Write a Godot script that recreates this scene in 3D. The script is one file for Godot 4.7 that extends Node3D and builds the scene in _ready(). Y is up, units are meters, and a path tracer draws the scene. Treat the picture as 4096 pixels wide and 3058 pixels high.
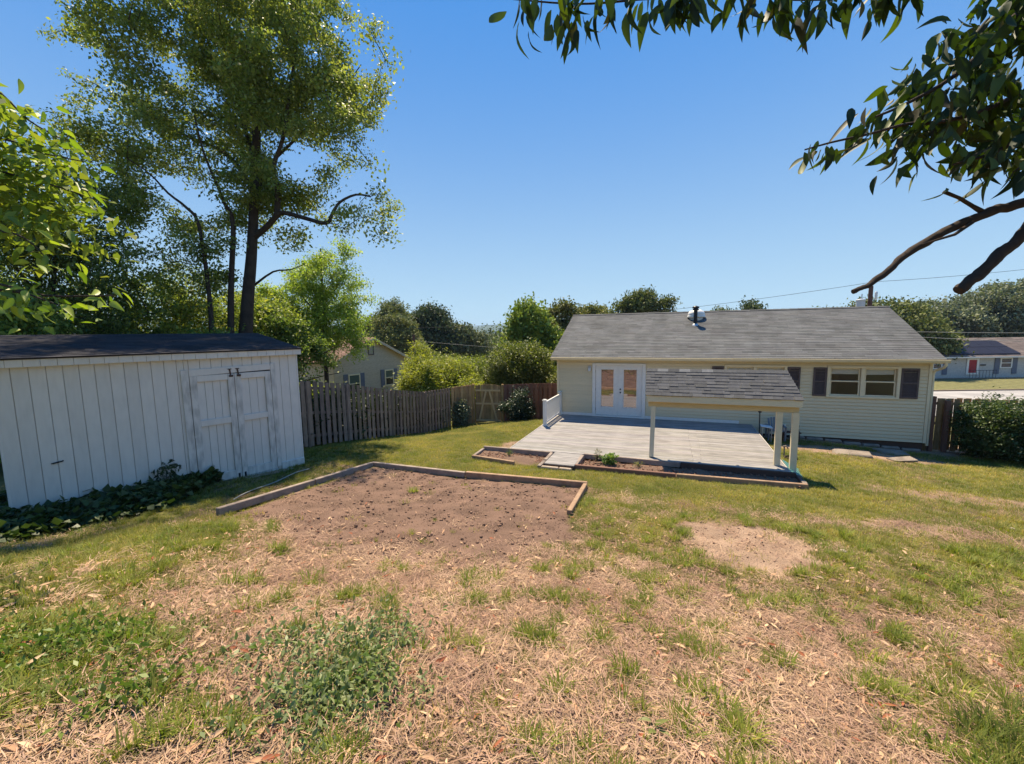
extends Node3D

# ---------------------------------------------------------------- mesh collector
class Geo:
	var v := PackedVector3Array()
	var n := PackedVector3Array()
	var c := PackedColorArray()
	var ix := PackedInt32Array()
	var col := Color(1, 1, 1)
	var keep := 0.5  # vertex colours are stored in bytes: halved here, doubled in the material

	func poly(pts: Array, hint: Vector3) -> void:
		var a: Vector3 = pts[0]
		var b: Vector3 = pts[1]
		var d: Vector3 = pts[2]
		var nn := (b - a).cross(d - a)
		if pts.size() == 4 and nn.length_squared() < 1e-14:
			nn = (d - a).cross(pts[3] - a)
		nn = nn.normalized()
		var back := nn.dot(hint) < 0.0
		if back:
			nn = -nn
		var s := v.size()
		for p in pts:
			v.append(p)
			n.append(nn)
			c.append(col)
		for k in range(1, pts.size() - 1):
			ix.append(s)
			if back:
				ix.append(s + k)
				ix.append(s + k + 1)
			else:
				ix.append(s + k + 1)
				ix.append(s + k)

	func box(ct: Vector3, size: Vector3, bas := Basis(), bev := 0.0) -> void:
		var h := size * 0.5
		var b := minf(bev, minf(h.x, minf(h.y, h.z)) * 0.9)
		if b <= 0.0:
			for ax in 3:
				for s in [-1.0, 1.0]:
					var u := (ax + 1) % 3
					var w := (ax + 2) % 3
					var q := []
					for k in [[-1, -1], [1, -1], [1, 1], [-1, 1]]:
						var p := Vector3()
						p[ax] = h[ax] * s
						p[u] = h[u] * k[0]
						p[w] = h[w] * k[1]
						q.append(ct + bas * p)
					var hn := Vector3()
					hn[ax] = s
					poly(q, bas * hn)
			return
		var P := func(ax: int, s: Vector3) -> Vector3:
			var p := Vector3()
			for k in 3:
				p[k] = s[k] * (h[k] if k == ax else h[k] - b)
			return ct + bas * p
		for ax in 3:
			var u := (ax + 1) % 3
			var w := (ax + 2) % 3
			for s in [-1.0, 1.0]:
				var q := []
				for k in [[-1, -1], [1, -1], [1, 1], [-1, 1]]:
					var sg := Vector3()
					sg[ax] = s
					sg[u] = k[0]
					sg[w] = k[1]
					q.append(P.call(ax, sg))
				var hn := Vector3()
				hn[ax] = s
				poly(q, bas * hn)
			# edges along ax
			for su in [-1.0, 1.0]:
				for sw in [-1.0, 1.0]:
					var s1 := Vector3()
					s1[ax] = -1
					s1[u] = su
					s1[w] = sw
					var s2 := s1
					s2[ax] = 1
					var hn := Vector3()
					hn[u] = su
					hn[w] = sw
					poly([P.call(u, s1), P.call(u, s2), P.call(w, s2), P.call(w, s1)], bas * hn)
		for sx in [-1.0, 1.0]:
			for sy in [-1.0, 1.0]:
				for sz in [-1.0, 1.0]:
					var s := Vector3(sx, sy, sz)
					poly([P.call(0, s), P.call(1, s), P.call(2, s)], bas * s)

	func span(a: Vector3, b: Vector3, bev := 0.0) -> void:
		box((a + b) * 0.5, (b - a).abs(), Basis(), bev)

	# a bar between two points, wide across side, high along up
	func bar(a: Vector3, b: Vector3, wide: float, high: float, up := Vector3.UP, bev := 0.0) -> void:
		var z := (b - a).normalized()
		var x := up.cross(z).normalized()
		var y := z.cross(x)
		box((a + b) * 0.5, Vector3(wide, high, (b - a).length()), Basis(x, y, z), bev)

	func tube(pts: Array, radii: Array, sides := 7, cap := true) -> void:
		var s0 := v.size()
		var m := pts.size()
		var ref := Vector3(0.31, 0.2, 0.93)
		for k in m:
			var t: Vector3 = (pts[mini(k + 1, m - 1)] - pts[maxi(k - 1, 0)]).normalized()
			var x := ref.cross(t)
			if x.length() < 0.05:
				x = Vector3.RIGHT.cross(t)
			x = x.normalized()
			var y := t.cross(x)
			for j in sides:
				var a := TAU * j / sides
				var d := x * cos(a) + y * sin(a)
				v.append(pts[k] + d * radii[k])
				n.append(d)
				c.append(col)
		for k in m - 1:
			for j in sides:
				var a := s0 + k * sides + j
				var b := s0 + k * sides + (j + 1) % sides
				var e := a + sides
				var f := b + sides
				for q in [a, e, b, b, e, f]:
					ix.append(q)
		if cap:
			for k in [0, m - 1]:
				var q := []
				for j in sides:
					q.append(v[s0 + k * sides + j])
				poly(q, (pts[0] - pts[1]) if k == 0 else (pts[m - 1] - pts[m - 2]))

	# profile of (radius, height) turned about y
	func lathe(at: Vector3, prof: Array, sides := 16) -> void:
		var s0 := v.size()
		for k in prof.size():
			var p: Vector2 = prof[k]
			var q: Vector2 = prof[mini(k + 1, prof.size() - 1)] - prof[maxi(k - 1, 0)]
			var nn := Vector2(q.y, -q.x).normalized()
			for j in sides:
				var a := TAU * j / sides
				v.append(at + Vector3(cos(a) * p.x, p.y, sin(a) * p.x))
				n.append(Vector3(cos(a) * nn.x, nn.y, sin(a) * nn.x))
				c.append(col)
		for k in prof.size() - 1:
			for j in sides:
				var a := s0 + k * sides + j
				var b := s0 + k * sides + (j + 1) % sides
				for q in [a, b, a + sides, b, b + sides, a + sides]:
					ix.append(q)

	func shift(d: Vector3) -> void:
		for k in v.size():
			v[k] += d

	func mesh() -> ArrayMesh:
		var cs := PackedColorArray()
		for q in c:
			cs.append(Color(q.r * keep, q.g * keep, q.b * keep))
		var a := []
		a.resize(Mesh.ARRAY_MAX)
		a[Mesh.ARRAY_VERTEX] = v
		a[Mesh.ARRAY_NORMAL] = n
		a[Mesh.ARRAY_COLOR] = cs
		a[Mesh.ARRAY_INDEX] = ix
		var m := ArrayMesh.new()
		m.add_surface_from_arrays(Mesh.PRIMITIVE_TRIANGLES, a)
		return m

# ---------------------------------------------------------------- scene helpers
var taken := {}
var M := {}
var rng := RandomNumberGenerator.new()
var bumps := FastNoiseLite.new()
var patches := FastNoiseLite.new()

func numbered(called: String) -> String:
	if not taken.has(called):
		taken[called] = 0
		return called
	taken[called] += 1
	return "%s_%03d" % [called, taken[called]]

func tag(o: Node, label: String, category: String, group := "", kind := "") -> void:
	if label:
		o.set_meta("label", label)
	if category:
		o.set_meta("category", category)
	if group:
		o.set_meta("group", group)
	if kind:
		o.set_meta("kind", kind)

func thing(called: String, label: String, category: String, at := Vector3.ZERO, turn := 0.0, group := "") -> Node3D:
	var o := Node3D.new()
	o.name = numbered(called)
	add_child(o)
	o.position = at
	o.rotation.y = turn
	tag(o, label, category, group)
	return o

func make(called: String, g: Geo, m: Material, parent: Node) -> MeshInstance3D:
	var o := MeshInstance3D.new()
	o.name = numbered(called) if parent == self else called
	o.mesh = g.mesh()
	o.material_override = m
	parent.add_child(o, true)
	return o

# geometry given in world axes and positions; PARENT is unturned
func part(called: String, g: Geo, m: Material, parent: Node) -> MeshInstance3D:
	var at := Vector3.ZERO
	var p := parent
	while p != self:
		at += (p as Node3D).position
		p = p.get_parent()
	if at != Vector3.ZERO:
		g.shift(-at)
	return make(called, g, m, parent)

func holder(called: String, parent: Node) -> Node3D:
	var o := Node3D.new()
	o.name = called
	parent.add_child(o, true)
	return o

func struct(called: String, g: Geo, m: Material) -> MeshInstance3D:
	var o := make(called, g, m, self)
	o.set_meta("kind", "structure")
	return o

func scatter(called: String, mesh: Mesh, m: Material, where: Array, tints: Array, parent: Node) -> MultiMeshInstance3D:
	var mm := MultiMesh.new()
	mm.transform_format = MultiMesh.TRANSFORM_3D
	mm.use_colors = true
	mm.mesh = mesh
	mm.instance_count = where.size()
	for k in where.size():
		mm.set_instance_transform(k, where[k])
		mm.set_instance_color(k, tints[k])
	var o := MultiMeshInstance3D.new()
	o.name = numbered(called) if parent == self else called
	o.multimesh = mm
	o.material_override = m
	if parent != self:
		o.set_meta("kind", "stuff")
	parent.add_child(o, true)
	return o

func lin(r: float, g: float, b: float) -> Color:
	return Color(r, g, b)

func noise_tex(freq: float, lo: float, hi: float, kind := FastNoiseLite.TYPE_SIMPLEX_SMOOTH, oct := 4, size := 512, sd := 1, bump := false) -> NoiseTexture2D:
	var f := FastNoiseLite.new()
	f.seed = sd
	f.noise_type = kind
	f.frequency = freq
	f.fractal_octaves = oct
	var t := NoiseTexture2D.new()
	t.width = size
	t.height = size
	t.seamless = true
	t.noise = f
	if not bump:
		var gr := Gradient.new()
		gr.offsets = PackedFloat32Array([0.0, 0.25, 0.5, 0.75, 1.0])
		var cs := PackedColorArray()
		for k in 5:
			var x := lerpf(lo, hi, k / 4.0)
			cs.append(Color(x, x, x).linear_to_srgb())
		gr.colors = cs
		t.color_ramp = gr
	return t

# a painted or bare surface: colour (linear) times a grain; vertex colours tint single pieces
func surf(col: Color, rough: float, tex: Texture2D = null, scale := Vector3.ONE, height: Texture2D = null, relief := 0.0, detail: Texture2D = null, dscale := Vector3.ONE) -> StandardMaterial3D:
	var m := StandardMaterial3D.new()
	m.albedo_color = Color(col.r * 2.0, col.g * 2.0, col.b * 2.0).linear_to_srgb()
	m.roughness = rough
	m.metallic_specular = 0.35
	m.vertex_color_use_as_albedo = true
	if tex:
		m.albedo_texture = tex
		m.uv1_triplanar = true
		m.uv1_world_triplanar = true
		m.uv1_scale = scale
	if height:
		m.heightmap_enabled = true
		m.heightmap_texture = height
		m.heightmap_scale = relief
	if detail:
		m.detail_enabled = true
		m.detail_albedo = detail
		m.detail_blend_mode = BaseMaterial3D.BLEND_MODE_MUL
		m.detail_uv_layer = BaseMaterial3D.DETAIL_UV_2
		m.uv2_triplanar = true
		m.uv2_world_triplanar = true
		m.uv2_scale = dscale
	return m

func leaf_mat(col: Color, through: Color, rough := 0.5) -> StandardMaterial3D:
	var m := surf(col, rough)
	m.backlight_enabled = true
	m.backlight = through.linear_to_srgb()
	m.metallic_specular = 0.4
	return m

func smooth(a: float, b: float, x: float) -> float:
	var t := clampf((x - a) / (b - a), 0.0, 1.0)
	return t * t * (3.0 - 2.0 * t)

func along(x: float, xs: Array, ys: Array) -> float:
	if x <= xs[0]:
		return ys[0]
	for k in range(1, xs.size()):
		if x < xs[k]:
			return lerpf(ys[k - 1], ys[k], (x - xs[k - 1]) / (xs[k] - xs[k - 1]))
	return ys[-1]

const ZS := [-900.0, -200.0, -60.0, -25.0, -8.0, -1.0, 0.5, 3.0, 6.0, 8.3, 10.3, 12.5, 14.0, 16.0, 17.5, 20.0, 26.0, 60.0, 300.0]
const YS := [-16.0, -9.0, -3.2, -3.0, -1.4, -0.5, -0.35, -0.31, -0.18, -0.03, 0.2, 0.43, 0.76, 1.3, 1.62, 2.0, 2.6, 3.5, 3.5]
const ZL := [-900.0, -200.0, -60.0, -25.0, -8.0, -1.0, 1.6, 5.8, 8.2, 9.3, 14.0, 17.0, 20.0, 26.0, 60.0, 300.0]
const YL := [-16.0, -10.0, -3.4, -2.2, -1.2, -0.95, -0.85, -0.15, 0.17, 0.16, 0.36, 0.95, 1.6, 2.3, 3.5, 3.5]

func ground_plain(x: float, z: float) -> float:
	var y := 0.0
	var yl := 0.0
	for k in [-0.5, 0.0, 0.5]:
		y += along(z + k, ZS, YS) / 3.0
		yl += along(z + k, ZL, YL) / 3.0
	y -= 0.2 * smooth(7.0, 11.0, x) * smooth(6.0, 1.0, z) * smooth(-9.0, -3.0, z)
	return lerpf(y, yl, smooth(-2.0, -6.5, x))

func ground_y(x: float, z: float) -> float:
	var y := ground_plain(x, z)
	if absf(x) < 20.0 and z > -6.0 and z < 22.0:
		y += bumps.get_noise_2d(x, z) * 0.035 * smooth(5.6, 7.5, z)
	return y

# ---------------------------------------------------------------- the place
var cam: Camera3D

func _ready() -> void:
	# camera
	cam = Camera3D.new()
	cam.name = "camera"
	add_child(cam)
	cam.position = Vector3(3.085, 3.428, 17.503)
	cam.rotation_degrees = Vector3(-6.463, 20.649, -0.824)
	cam.fov = 83.13
	cam.near = 0.05
	cam.far = 8000.0
	cam.current = true
	# sky and air
	var e := Environment.new()
	e.background_mode = Environment.BG_SKY
	var sm := ProceduralSkyMaterial.new()
	sm.sky_top_color = Color(0.026, 0.195, 0.575).linear_to_srgb()
	sm.sky_horizon_color = Color(0.43, 0.61, 0.71).linear_to_srgb()
	sm.sky_curve = 0.225
	sm.sky_energy_multiplier = 1.0
	sm.ground_bottom_color = Color(0.16, 0.17, 0.11).linear_to_srgb()
	sm.ground_horizon_color = Color(0.5, 0.62, 0.66).linear_to_srgb()
	sm.sun_angle_max = 0.0
	var sky := Sky.new()
	sky.sky_material = sm
	e.sky = sky
	e.tonemap_mode = Environment.TONE_MAPPER_LINEAR
	e.tonemap_exposure = 1.95
	e.background_energy_multiplier = 0.70
	e.sdfgi_enabled = true
	e.ssao_enabled = true
	e.ssil_enabled = true
	e.fog_enabled = true
	e.fog_density = 0.00016
	e.fog_light_color = Color(0.78, 0.88, 1.0)
	var we := WorldEnvironment.new()
	we.name = "environment"
	we.environment = e
	add_child(we)
	# sun: high, behind the house and to the left
	var sun := DirectionalLight3D.new()
	sun.name = "sun"
	add_child(sun)
	sun.look_at_from_position(Vector3.ZERO, Vector3(0.245, -0.872, 0.425), Vector3.FORWARD)
	sun.light_energy = 1.6
	sun.light_color = Color(1.0, 0.935, 0.81)
	sun.light_angular_distance = 0.53
	sun.shadow_enabled = true

	bumps.seed = 4
	bumps.frequency = 0.45
	bumps.fractal_octaves = 3
	patches.seed = 11
	patches.frequency = 0.42
	patches.fractal_octaves = 3
	rng.seed = 77
	make_materials()
	# the setting
	build_ground()
	build_road()
	build_hill()
	# large structures
	build_house()
	build_deck()
	build_canopy()
	build_shed()
	build_fences()
	build_neighbour_house()
	build_far_house()
	# garden
	build_beds()
	build_small_things()
	build_utility()
	# vegetation
	build_trees()
	build_shrubs()
	build_overhang()
	build_cover()

func make_materials() -> void:
	var grain := noise_tex(0.02, 0.72, 1.12, FastNoiseLite.TYPE_SIMPLEX_SMOOTH, 5, 512, 3)
	var fine := noise_tex(0.09, 0.62, 1.22, FastNoiseLite.TYPE_SIMPLEX_SMOOTH, 4, 512, 5)
	var paint := noise_tex(0.015, 0.93, 1.05, FastNoiseLite.TYPE_SIMPLEX_SMOOTH, 5, 512, 23)
	var blot := noise_tex(0.008, 0.62, 1.2, FastNoiseLite.TYPE_SIMPLEX_SMOOTH, 5, 512, 9)
	var finebump := noise_tex(0.12, 0.0, 1.0, FastNoiseLite.TYPE_SIMPLEX_SMOOTH, 4, 512, 6, true)
	var soilbump := noise_tex(0.035, 0.0, 1.0, FastNoiseLite.TYPE_SIMPLEX_SMOOTH, 5, 512, 8, true)
	M.ground = surf(Color(0.25, 0.25, 0.25), 0.95, fine, Vector3(1.7, 1.7, 1.7), soilbump, 2.2, blot, Vector3(0.31, 0.31, 0.31))
	M.soil = surf(Color(0.24, 0.15, 0.105), 0.97, fine, Vector3(2.3, 2.3, 2.3), soilbump, 3.0)
	M.ground_soil = M.soil
	M.clod = surf(Color(0.165, 0.10, 0.07), 0.97, fine, Vector3(5, 5, 5))
	M.siding = surf(Color(0.69, 0.575, 0.375), 0.55, paint, Vector3(0.35, 2.0, 1.0))
	M.white = surf(Color(0.76, 0.72, 0.655), 0.45, paint, Vector3(0.7, 0.7, 0.7))
	M.cream = surf(Color(0.72, 0.61, 0.41), 0.5, paint, Vector3(0.5, 0.9, 0.5))
	M.tan = surf(Color(0.62, 0.47, 0.24), 0.6, paint, Vector3(0.4, 1.4, 0.6))
	M.shutter = surf(Color(0.115, 0.085, 0.082), 0.6, grain, Vector3(1, 1, 1))
	M.dark = surf(Color(0.022, 0.022, 0.026), 0.55)
	M.blackpipe = surf(Color(0.018, 0.018, 0.022), 0.4)
	M.metal = surf(Color(0.45, 0.46, 0.47), 0.4)
	M.metal.metallic = 0.6
	M.roof = surf(Color(0.146, 0.147, 0.15), 0.95, fine, Vector3(2.4, 2.4, 2.4), finebump, 0.3, blot, Vector3(0.24, 0.24, 0.24))
	M.roof2 = surf(Color(0.10, 0.10, 0.103), 0.95, fine, Vector3(3.1, 3.1, 3.1), finebump, 0.3, grain, Vector3(0.7, 0.7, 0.7))
	M.roof3 = surf(Color(0.045, 0.042, 0.05), 0.9, fine, Vector3(3.1, 3.1, 3.1), finebump, 0.3, blot, Vector3(0.3, 0.3, 0.3))
	M.roof4 = surf(Color(0.27, 0.16, 0.125), 0.95, fine, Vector3(1.4, 1.4, 1.4), null, 0.0, blot, Vector3(0.2, 0.2, 0.2))
	M.roof5 = surf(Color(0.23, 0.18, 0.16), 0.95, fine, Vector3(1.1, 1.1, 1.1), null, 0.0, blot, Vector3(0.2, 0.2, 0.2))
	M.deck = surf(Color(0.315, 0.292, 0.28), 0.75, grain, Vector3(0.32, 6.0, 4.6), finebump, 0.12, blot, Vector3(0.22, 0.9, 0.9))
	M.deckside = surf(Color(0.42, 0.38, 0.35), 0.8, grain, Vector3(0.5, 4.0, 0.5))
	M.darkwood = surf(Color(0.10, 0.062, 0.048), 0.85, grain, Vector3(0.6, 6.0, 6.0))
	M.timber = surf(Color(0.40, 0.255, 0.16), 0.85, grain, Vector3(1.1, 7.0, 1.1), finebump, 0.2, blot, Vector3(0.5, 0.5, 0.5))
	M.timber_grey = surf(Color(0.34, 0.265, 0.215), 0.85, grain, Vector3(1.1, 7.0, 1.1), finebump, 0.2, blot, Vector3(0.5, 0.5, 0.5))
	M.fence = surf(Color(0.27, 0.20, 0.155), 0.9, grain, Vector3(7.0, 0.6, 7.0), finebump, 0.2, blot, Vector3(1.3, 0.4, 1.3))
	M.fence_tan = surf(Color(0.46, 0.30, 0.14), 0.9, grain, Vector3(7.0, 0.6, 7.0), finebump, 0.2, blot, Vector3(1.3, 0.4, 1.3))
	M.fence_pale = surf(Color(0.62, 0.43, 0.22), 0.9, grain, Vector3(7.0, 7.0, 7.0))
	M.fence_red = surf(Color(0.20, 0.105, 0.075), 0.9, grain, Vector3(7.0, 0.6, 7.0), finebump, 0.2)
	M.shedwhite = surf(Color(0.70, 0.655, 0.585), 0.6, paint, Vector3(1.6, 0.25, 1.6), finebump, 0.1, paint, Vector3(0.55, 0.3, 0.55))
	M.shedworn = surf(Color(0.69, 0.65, 0.585), 0.7, noise_tex(0.012, 0.55, 1.15, FastNoiseLite.TYPE_SIMPLEX_SMOOTH, 5, 512, 21), Vector3(1.4, 0.42, 1.4), finebump, 0.15)
	M.stone = surf(Color(0.46, 0.36, 0.27), 0.9, fine, Vector3(2, 2, 2), soilbump, 1.0)
	M.slab = surf(Color(0.31, 0.25, 0.20), 0.92, fine, Vector3(2, 2, 2), soilbump, 1.0, blot, Vector3(0.6, 0.6, 0.6))
	M.concrete = surf(Color(0.40, 0.375, 0.36), 0.9, fine, Vector3(0.8, 0.8, 0.8), null, 0.0, blot, Vector3(0.06, 0.06, 0.06))
	M.kerb = surf(Color(0.26, 0.19, 0.14), 0.9, fine, Vector3(1, 1, 1))
	M.bark = surf(Color(0.085, 0.062, 0.048), 0.95, grain, Vector3(3.5, 0.9, 3.5), soilbump, 3.5, blot, Vector3(1.2, 0.5, 1.2))
	M.bark_grey = surf(Color(0.16, 0.13, 0.11), 0.95, grain, Vector3(6, 6, 6), finebump, 0.6)
	M.bark_near = surf(Color(0.085, 0.058, 0.043), 0.9, fine, Vector3(9, 9, 9), finebump, 0.5, blot, Vector3(3, 3, 3))
	M.interior = surf(Color(0.05, 0.035, 0.03), 0.8, grain, Vector3(0.5, 0.5, 0.5))
	M.blind = surf(Color(0.72, 0.66, 0.55), 0.6)
	M.wall_nbr = surf(Color(0.52, 0.43, 0.32), 0.7, grain, Vector3(0.3, 1.5, 0.3))
	M.wall_far = surf(Color(0.50, 0.47, 0.43), 0.8, grain, Vector3(0.4, 0.4, 0.4))
	M.shutter_nbr = surf(Color(0.13, 0.14, 0.18), 0.7)
	M.red = surf(Color(0.33, 0.015, 0.03), 0.4)
	M.solar = surf(Color(0.012, 0.012, 0.025), 0.6)
	M.resin = surf(Color(0.62, 0.63, 0.64), 0.45)
	M.greyresin = surf(Color(0.16, 0.17, 0.185), 0.55)
	M.teal = surf(Color(0.16, 0.36, 0.34), 0.35)
	M.hill = surf(Color(0.06, 0.09, 0.045), 1.0, blot, Vector3(0.012, 0.012, 0.012))
	M.wire = surf(Color(0.04, 0.04, 0.045), 0.6)
	M.wire_pale = surf(Color(0.30, 0.29, 0.25), 0.6)
	M.pole = surf(Color(0.10, 0.055, 0.045), 0.9, grain, Vector3(5, 0.5, 5))
	M.can = surf(Color(0.40, 0.43, 0.47), 0.5)
	# panes: the doors carry a mirroring coat, the windows are plain glass
	M.doorglass = StandardMaterial3D.new()
	M.doorglass.albedo_color = Color(0.40, 0.37, 0.37, 0.3).linear_to_srgb()
	M.doorglass.albedo_color.a = 0.3
	M.doorglass.transparency = BaseMaterial3D.TRANSPARENCY_ALPHA
	M.doorglass.metallic = 0.85
	M.doorglass.roughness = 0.02
	M.glass = StandardMaterial3D.new()
	M.glass.albedo_color = Color(0.5, 0.5, 0.5, 0.06)
	M.glass.transparency = BaseMaterial3D.TRANSPARENCY_ALPHA
	M.glass.roughness = 0.02
	M.clearglass = M.glass
	# leaves
	M.leaf = leaf_mat(Color(1, 1, 1), Color(0.98, 1.0, 0.45))
	M.leaf_far = leaf_mat(Color(1, 1, 1), Color(0.45, 0.5, 0.25), 0.7)
	M.leaf_dark = leaf_mat(Color(1, 1, 1), Color(0.5, 0.6, 0.2), 0.45)
	M.blade = leaf_mat(Color(1, 1, 1), Color(0.75, 0.85, 0.4), 0.6)
	M.fir = leaf_mat(Color(0.022, 0.038, 0.02), Color(0.1, 0.12, 0.08), 0.8)
	M.straw_stem = surf(Color(0.14, 0.16, 0.06), 0.7)
	M.straw = leaf_mat(Color(1, 1, 1), Color(0.3, 0.26, 0.2), 0.85)

# ---------------------------------------------------------------- ground
const GARDEN := [Vector2(-4.05, 8.68), Vector2(1.33, 8.34), Vector2(1.42, 10.3), Vector2(1.75, 11.4), Vector2(0.9, 12.7), Vector2(0.0, 13.25), Vector2(-1.3, 13.5), Vector2(-2.4, 13.0), Vector2(-4.0, 12.5)]
var garden_poly: PackedVector2Array

# x: grass, y: straw and thatch, z: bare soil
func cover(x: float, z: float) -> Vector3:
	var n := patches.get_noise_2d(x, z)
	var n2 := patches.get_noise_2d(x * 2.7 + 40.0, z * 2.7)
	var n3 := patches.get_noise_2d(x * 6.0 - 90.0, z * 6.0)
	if Geometry2D.is_point_in_polygon(Vector2(x + n2 * 0.25 * smooth(10.0, 11.5, z), z + n3 * 0.35 * smooth(10.5, 11.5, z)), garden_poly):
		return Vector3(0.010 + 0.14 * smooth(11.6, 13.2, z) * smooth(0.0, 0.35, n3), 0.025 + 0.35 * smooth(12.3, 13.2, z), 1.0)
	var bare := smooth(1.25, 0.8, Vector2((x - 4.15) / 0.98, (z - 10.5) / 1.0).length() + n3 * 0.35)
	bare = maxf(bare, 0.66 * smooth(1.3, 0.7, Vector2((x - 9.0 - (z - 5.9) * 1.2) / 1.9, (z - 5.95) / 0.42).length() + n3 * 0.9))
	bare = maxf(bare, 0.64 * smooth(1.3, 0.6, Vector2((x - 7.0) / 1.1, (z - 8.4) / 0.3).length() + n3 * 0.6))
	bare = maxf(bare, smooth(1.3, 0.8, Vector2((x - 8.4) / 2.2, (z - 1.75) / 0.55).length() + n3 * 0.4))
	bare = maxf(bare, smooth(0.75, 0.4, z + n3 * 0.2) * smooth(5.9, 6.1, x))
	bare = maxf(bare, 0.7 * smooth(1.2, 0.7, Vector2((x + 1.9) / 0.35, (z - 4.6) / 0.8).length() + n3 * 0.5))
	if bare > 0.6:
		var thin := smooth(0.7, 0.66, bare)
		return Vector3(0.02 + 0.10 * smooth(0.25, 0.5, n3) + 0.15 * thin, 0.15 + 0.35 * thin, bare)
	var gr := 0.0
	if z < 9.0:
		gr = 0.98 - 0.45 * smooth(6.0, 9.0, x) * smooth(-0.15, 0.3, n)
		gr -= 0.45 * smooth(8.1, 8.8, z + n2 * 0.4) * smooth(-5.0, -3.0, x)
	else:
		gr = lerpf(0.60, 0.02, smooth(9.5, 13.3, z - n * 1.0)) if x > 1.2 else 0.03
		gr += 0.30 * smooth(0.12, 0.45, n2) + 0.12 * n
		gr += 0.22 * smooth(1.2, 2.6, x) * smooth(13.0, 11.0, z)
	# by the shed, the left corner and the right corner
	gr = maxf(gr, smooth(-1.8, -3.0, x + (z - 13.0) * -0.45 + n2 * 0.6) * smooth(8.6, 9.2, z) * (0.85 + 0.3 * n))
	gr = maxf(gr, smooth(0.5, -0.4, x + n2 * 0.5) * smooth(14.9, 15.7, z) * (0.62 + 0.5 * n2))
	gr = maxf(gr, smooth(4.3, 5.2, x + n2 * 0.6) * smooth(12.2, 13.4, z) * (0.55 + 0.6 * n2))
	gr = maxf(gr, smooth(6.0, 7.0, x + n2) * smooth(8.0, 9.0, z) * (0.5 + 0.5 * n2))
	gr = clampf(gr, 0.0, 1.0)
	return Vector3(gr, clampf(1.05 - gr, 0.0, 1.0), bare)

func axis_lines(lo: float, hi: float, step: float, far: float) -> PackedFloat32Array:
	var a := PackedFloat32Array()
	var out := []
	var x := lo
	var s := step
	while x > -far:
		s *= 1.22
		x -= s
		out.push_front(x)
	for k in out:
		a.append(k)
	x = lo
	while x < hi:
		a.append(x)
		x += step
	s = step
	while x < far:
		a.append(x)
		s *= 1.22
		x += s
	a.append(x)
	return a

func build_ground() -> void:
	garden_poly = PackedVector2Array(GARDEN)
	var xs := axis_lines(-9.0, 12.5, 0.13, 4500.0)
	var zs := axis_lines(-2.0, 17.2, 0.13, 4500.0)
	var g := Geo.new()
	var w := xs.size()
	var thatch := Color(0.185, 0.115, 0.073)
	var earth := Color(0.215, 0.13, 0.092)
	var pale := Color(0.46, 0.31, 0.21)
	var sward := Color(0.155, 0.14, 0.036)
	var far_green := Color(0.20, 0.19, 0.075)
	var tiny := FastNoiseLite.new()
	tiny.frequency = 2.2
	tiny.seed = 8
	for z in zs:
		for x in xs:
			var y := ground_y(x, z)
			var c := far_green
			if x > -9.5 and x < 13.0 and z > -2.6 and z < 18.0:
				var k := cover(x, z)
				var t := tiny.get_noise_2d(x, z)
				c = thatch.lerp(sward, clampf(k.x * 1.1 - 0.1, 0.0, 1.0))
				var bare := earth
				if not Geometry2D.is_point_in_polygon(Vector2(x, z), garden_poly):
					bare = earth.lerp(pale, 0.75)
				c = c.lerp(bare, clampf(k.z, 0.0, 1.0))
				if k.z > 0.9 and z > 8.0:
					y += t * 0.03
				c = c * (1.0 + 0.18 * t)
				# under the deck and house the ground stays low
			g.v.append(Vector3(x, y, z))
			g.c.append(c)
	for j in zs.size():
		for i in w:
			var a := g.v[j * w + maxi(i - 1, 0)]
			var b := g.v[j * w + mini(i + 1, w - 1)]
			var d := g.v[maxi(j - 1, 0) * w + i]
			var f := g.v[mini(j + 1, zs.size() - 1) * w + i]
			g.n.append((f - d).cross(b - a).normalized())
	for j in zs.size() - 1:
		for i in w - 1:
			var a := j * w + i
			for q in [a, a + 1, a + w, a + 1, a + w + 1, a + w]:
				g.ix.append(q)
	g.keep = 2.0
	struct("ground", g, M.ground)

const FWD := Vector3(-0.3527, 0.0, -0.9358)
const RGT := Vector3(0.9358, 0.0, -0.3527)
const FOOT := Vector3(3.085, 0.0, 17.503)

func build_road() -> void:
	var g := Geo.new()
	var k := Geo.new()
	for i in 40:
		var l0 := 12.0 + i * 3.0
		var l1 := l0 + 3.0
		var q := []
		for s in [[l0, 27.0], [l1, 27.0], [l1, 43.0], [l0, 43.0]]:
			var p: Vector3 = FOOT + RGT * s[0] + FWD * s[1]
			p.y = ground_plain(p.x, p.z) + 0.06
			q.append(p)
		g.poly(q, Vector3.UP)
		var a := FOOT + RGT * l0 + FWD * 43.1
		var b := FOOT + RGT * (l1 - 0.02) + FWD * 43.1
		a.y = ground_plain(a.x, a.z) + 0.08
		b.y = ground_plain(b.x, b.z) + 0.08
		k.bar(a, b, 0.2, 0.2)
	struct("road", g, M.concrete)
	struct("kerb", k, M.kerb)

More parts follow.
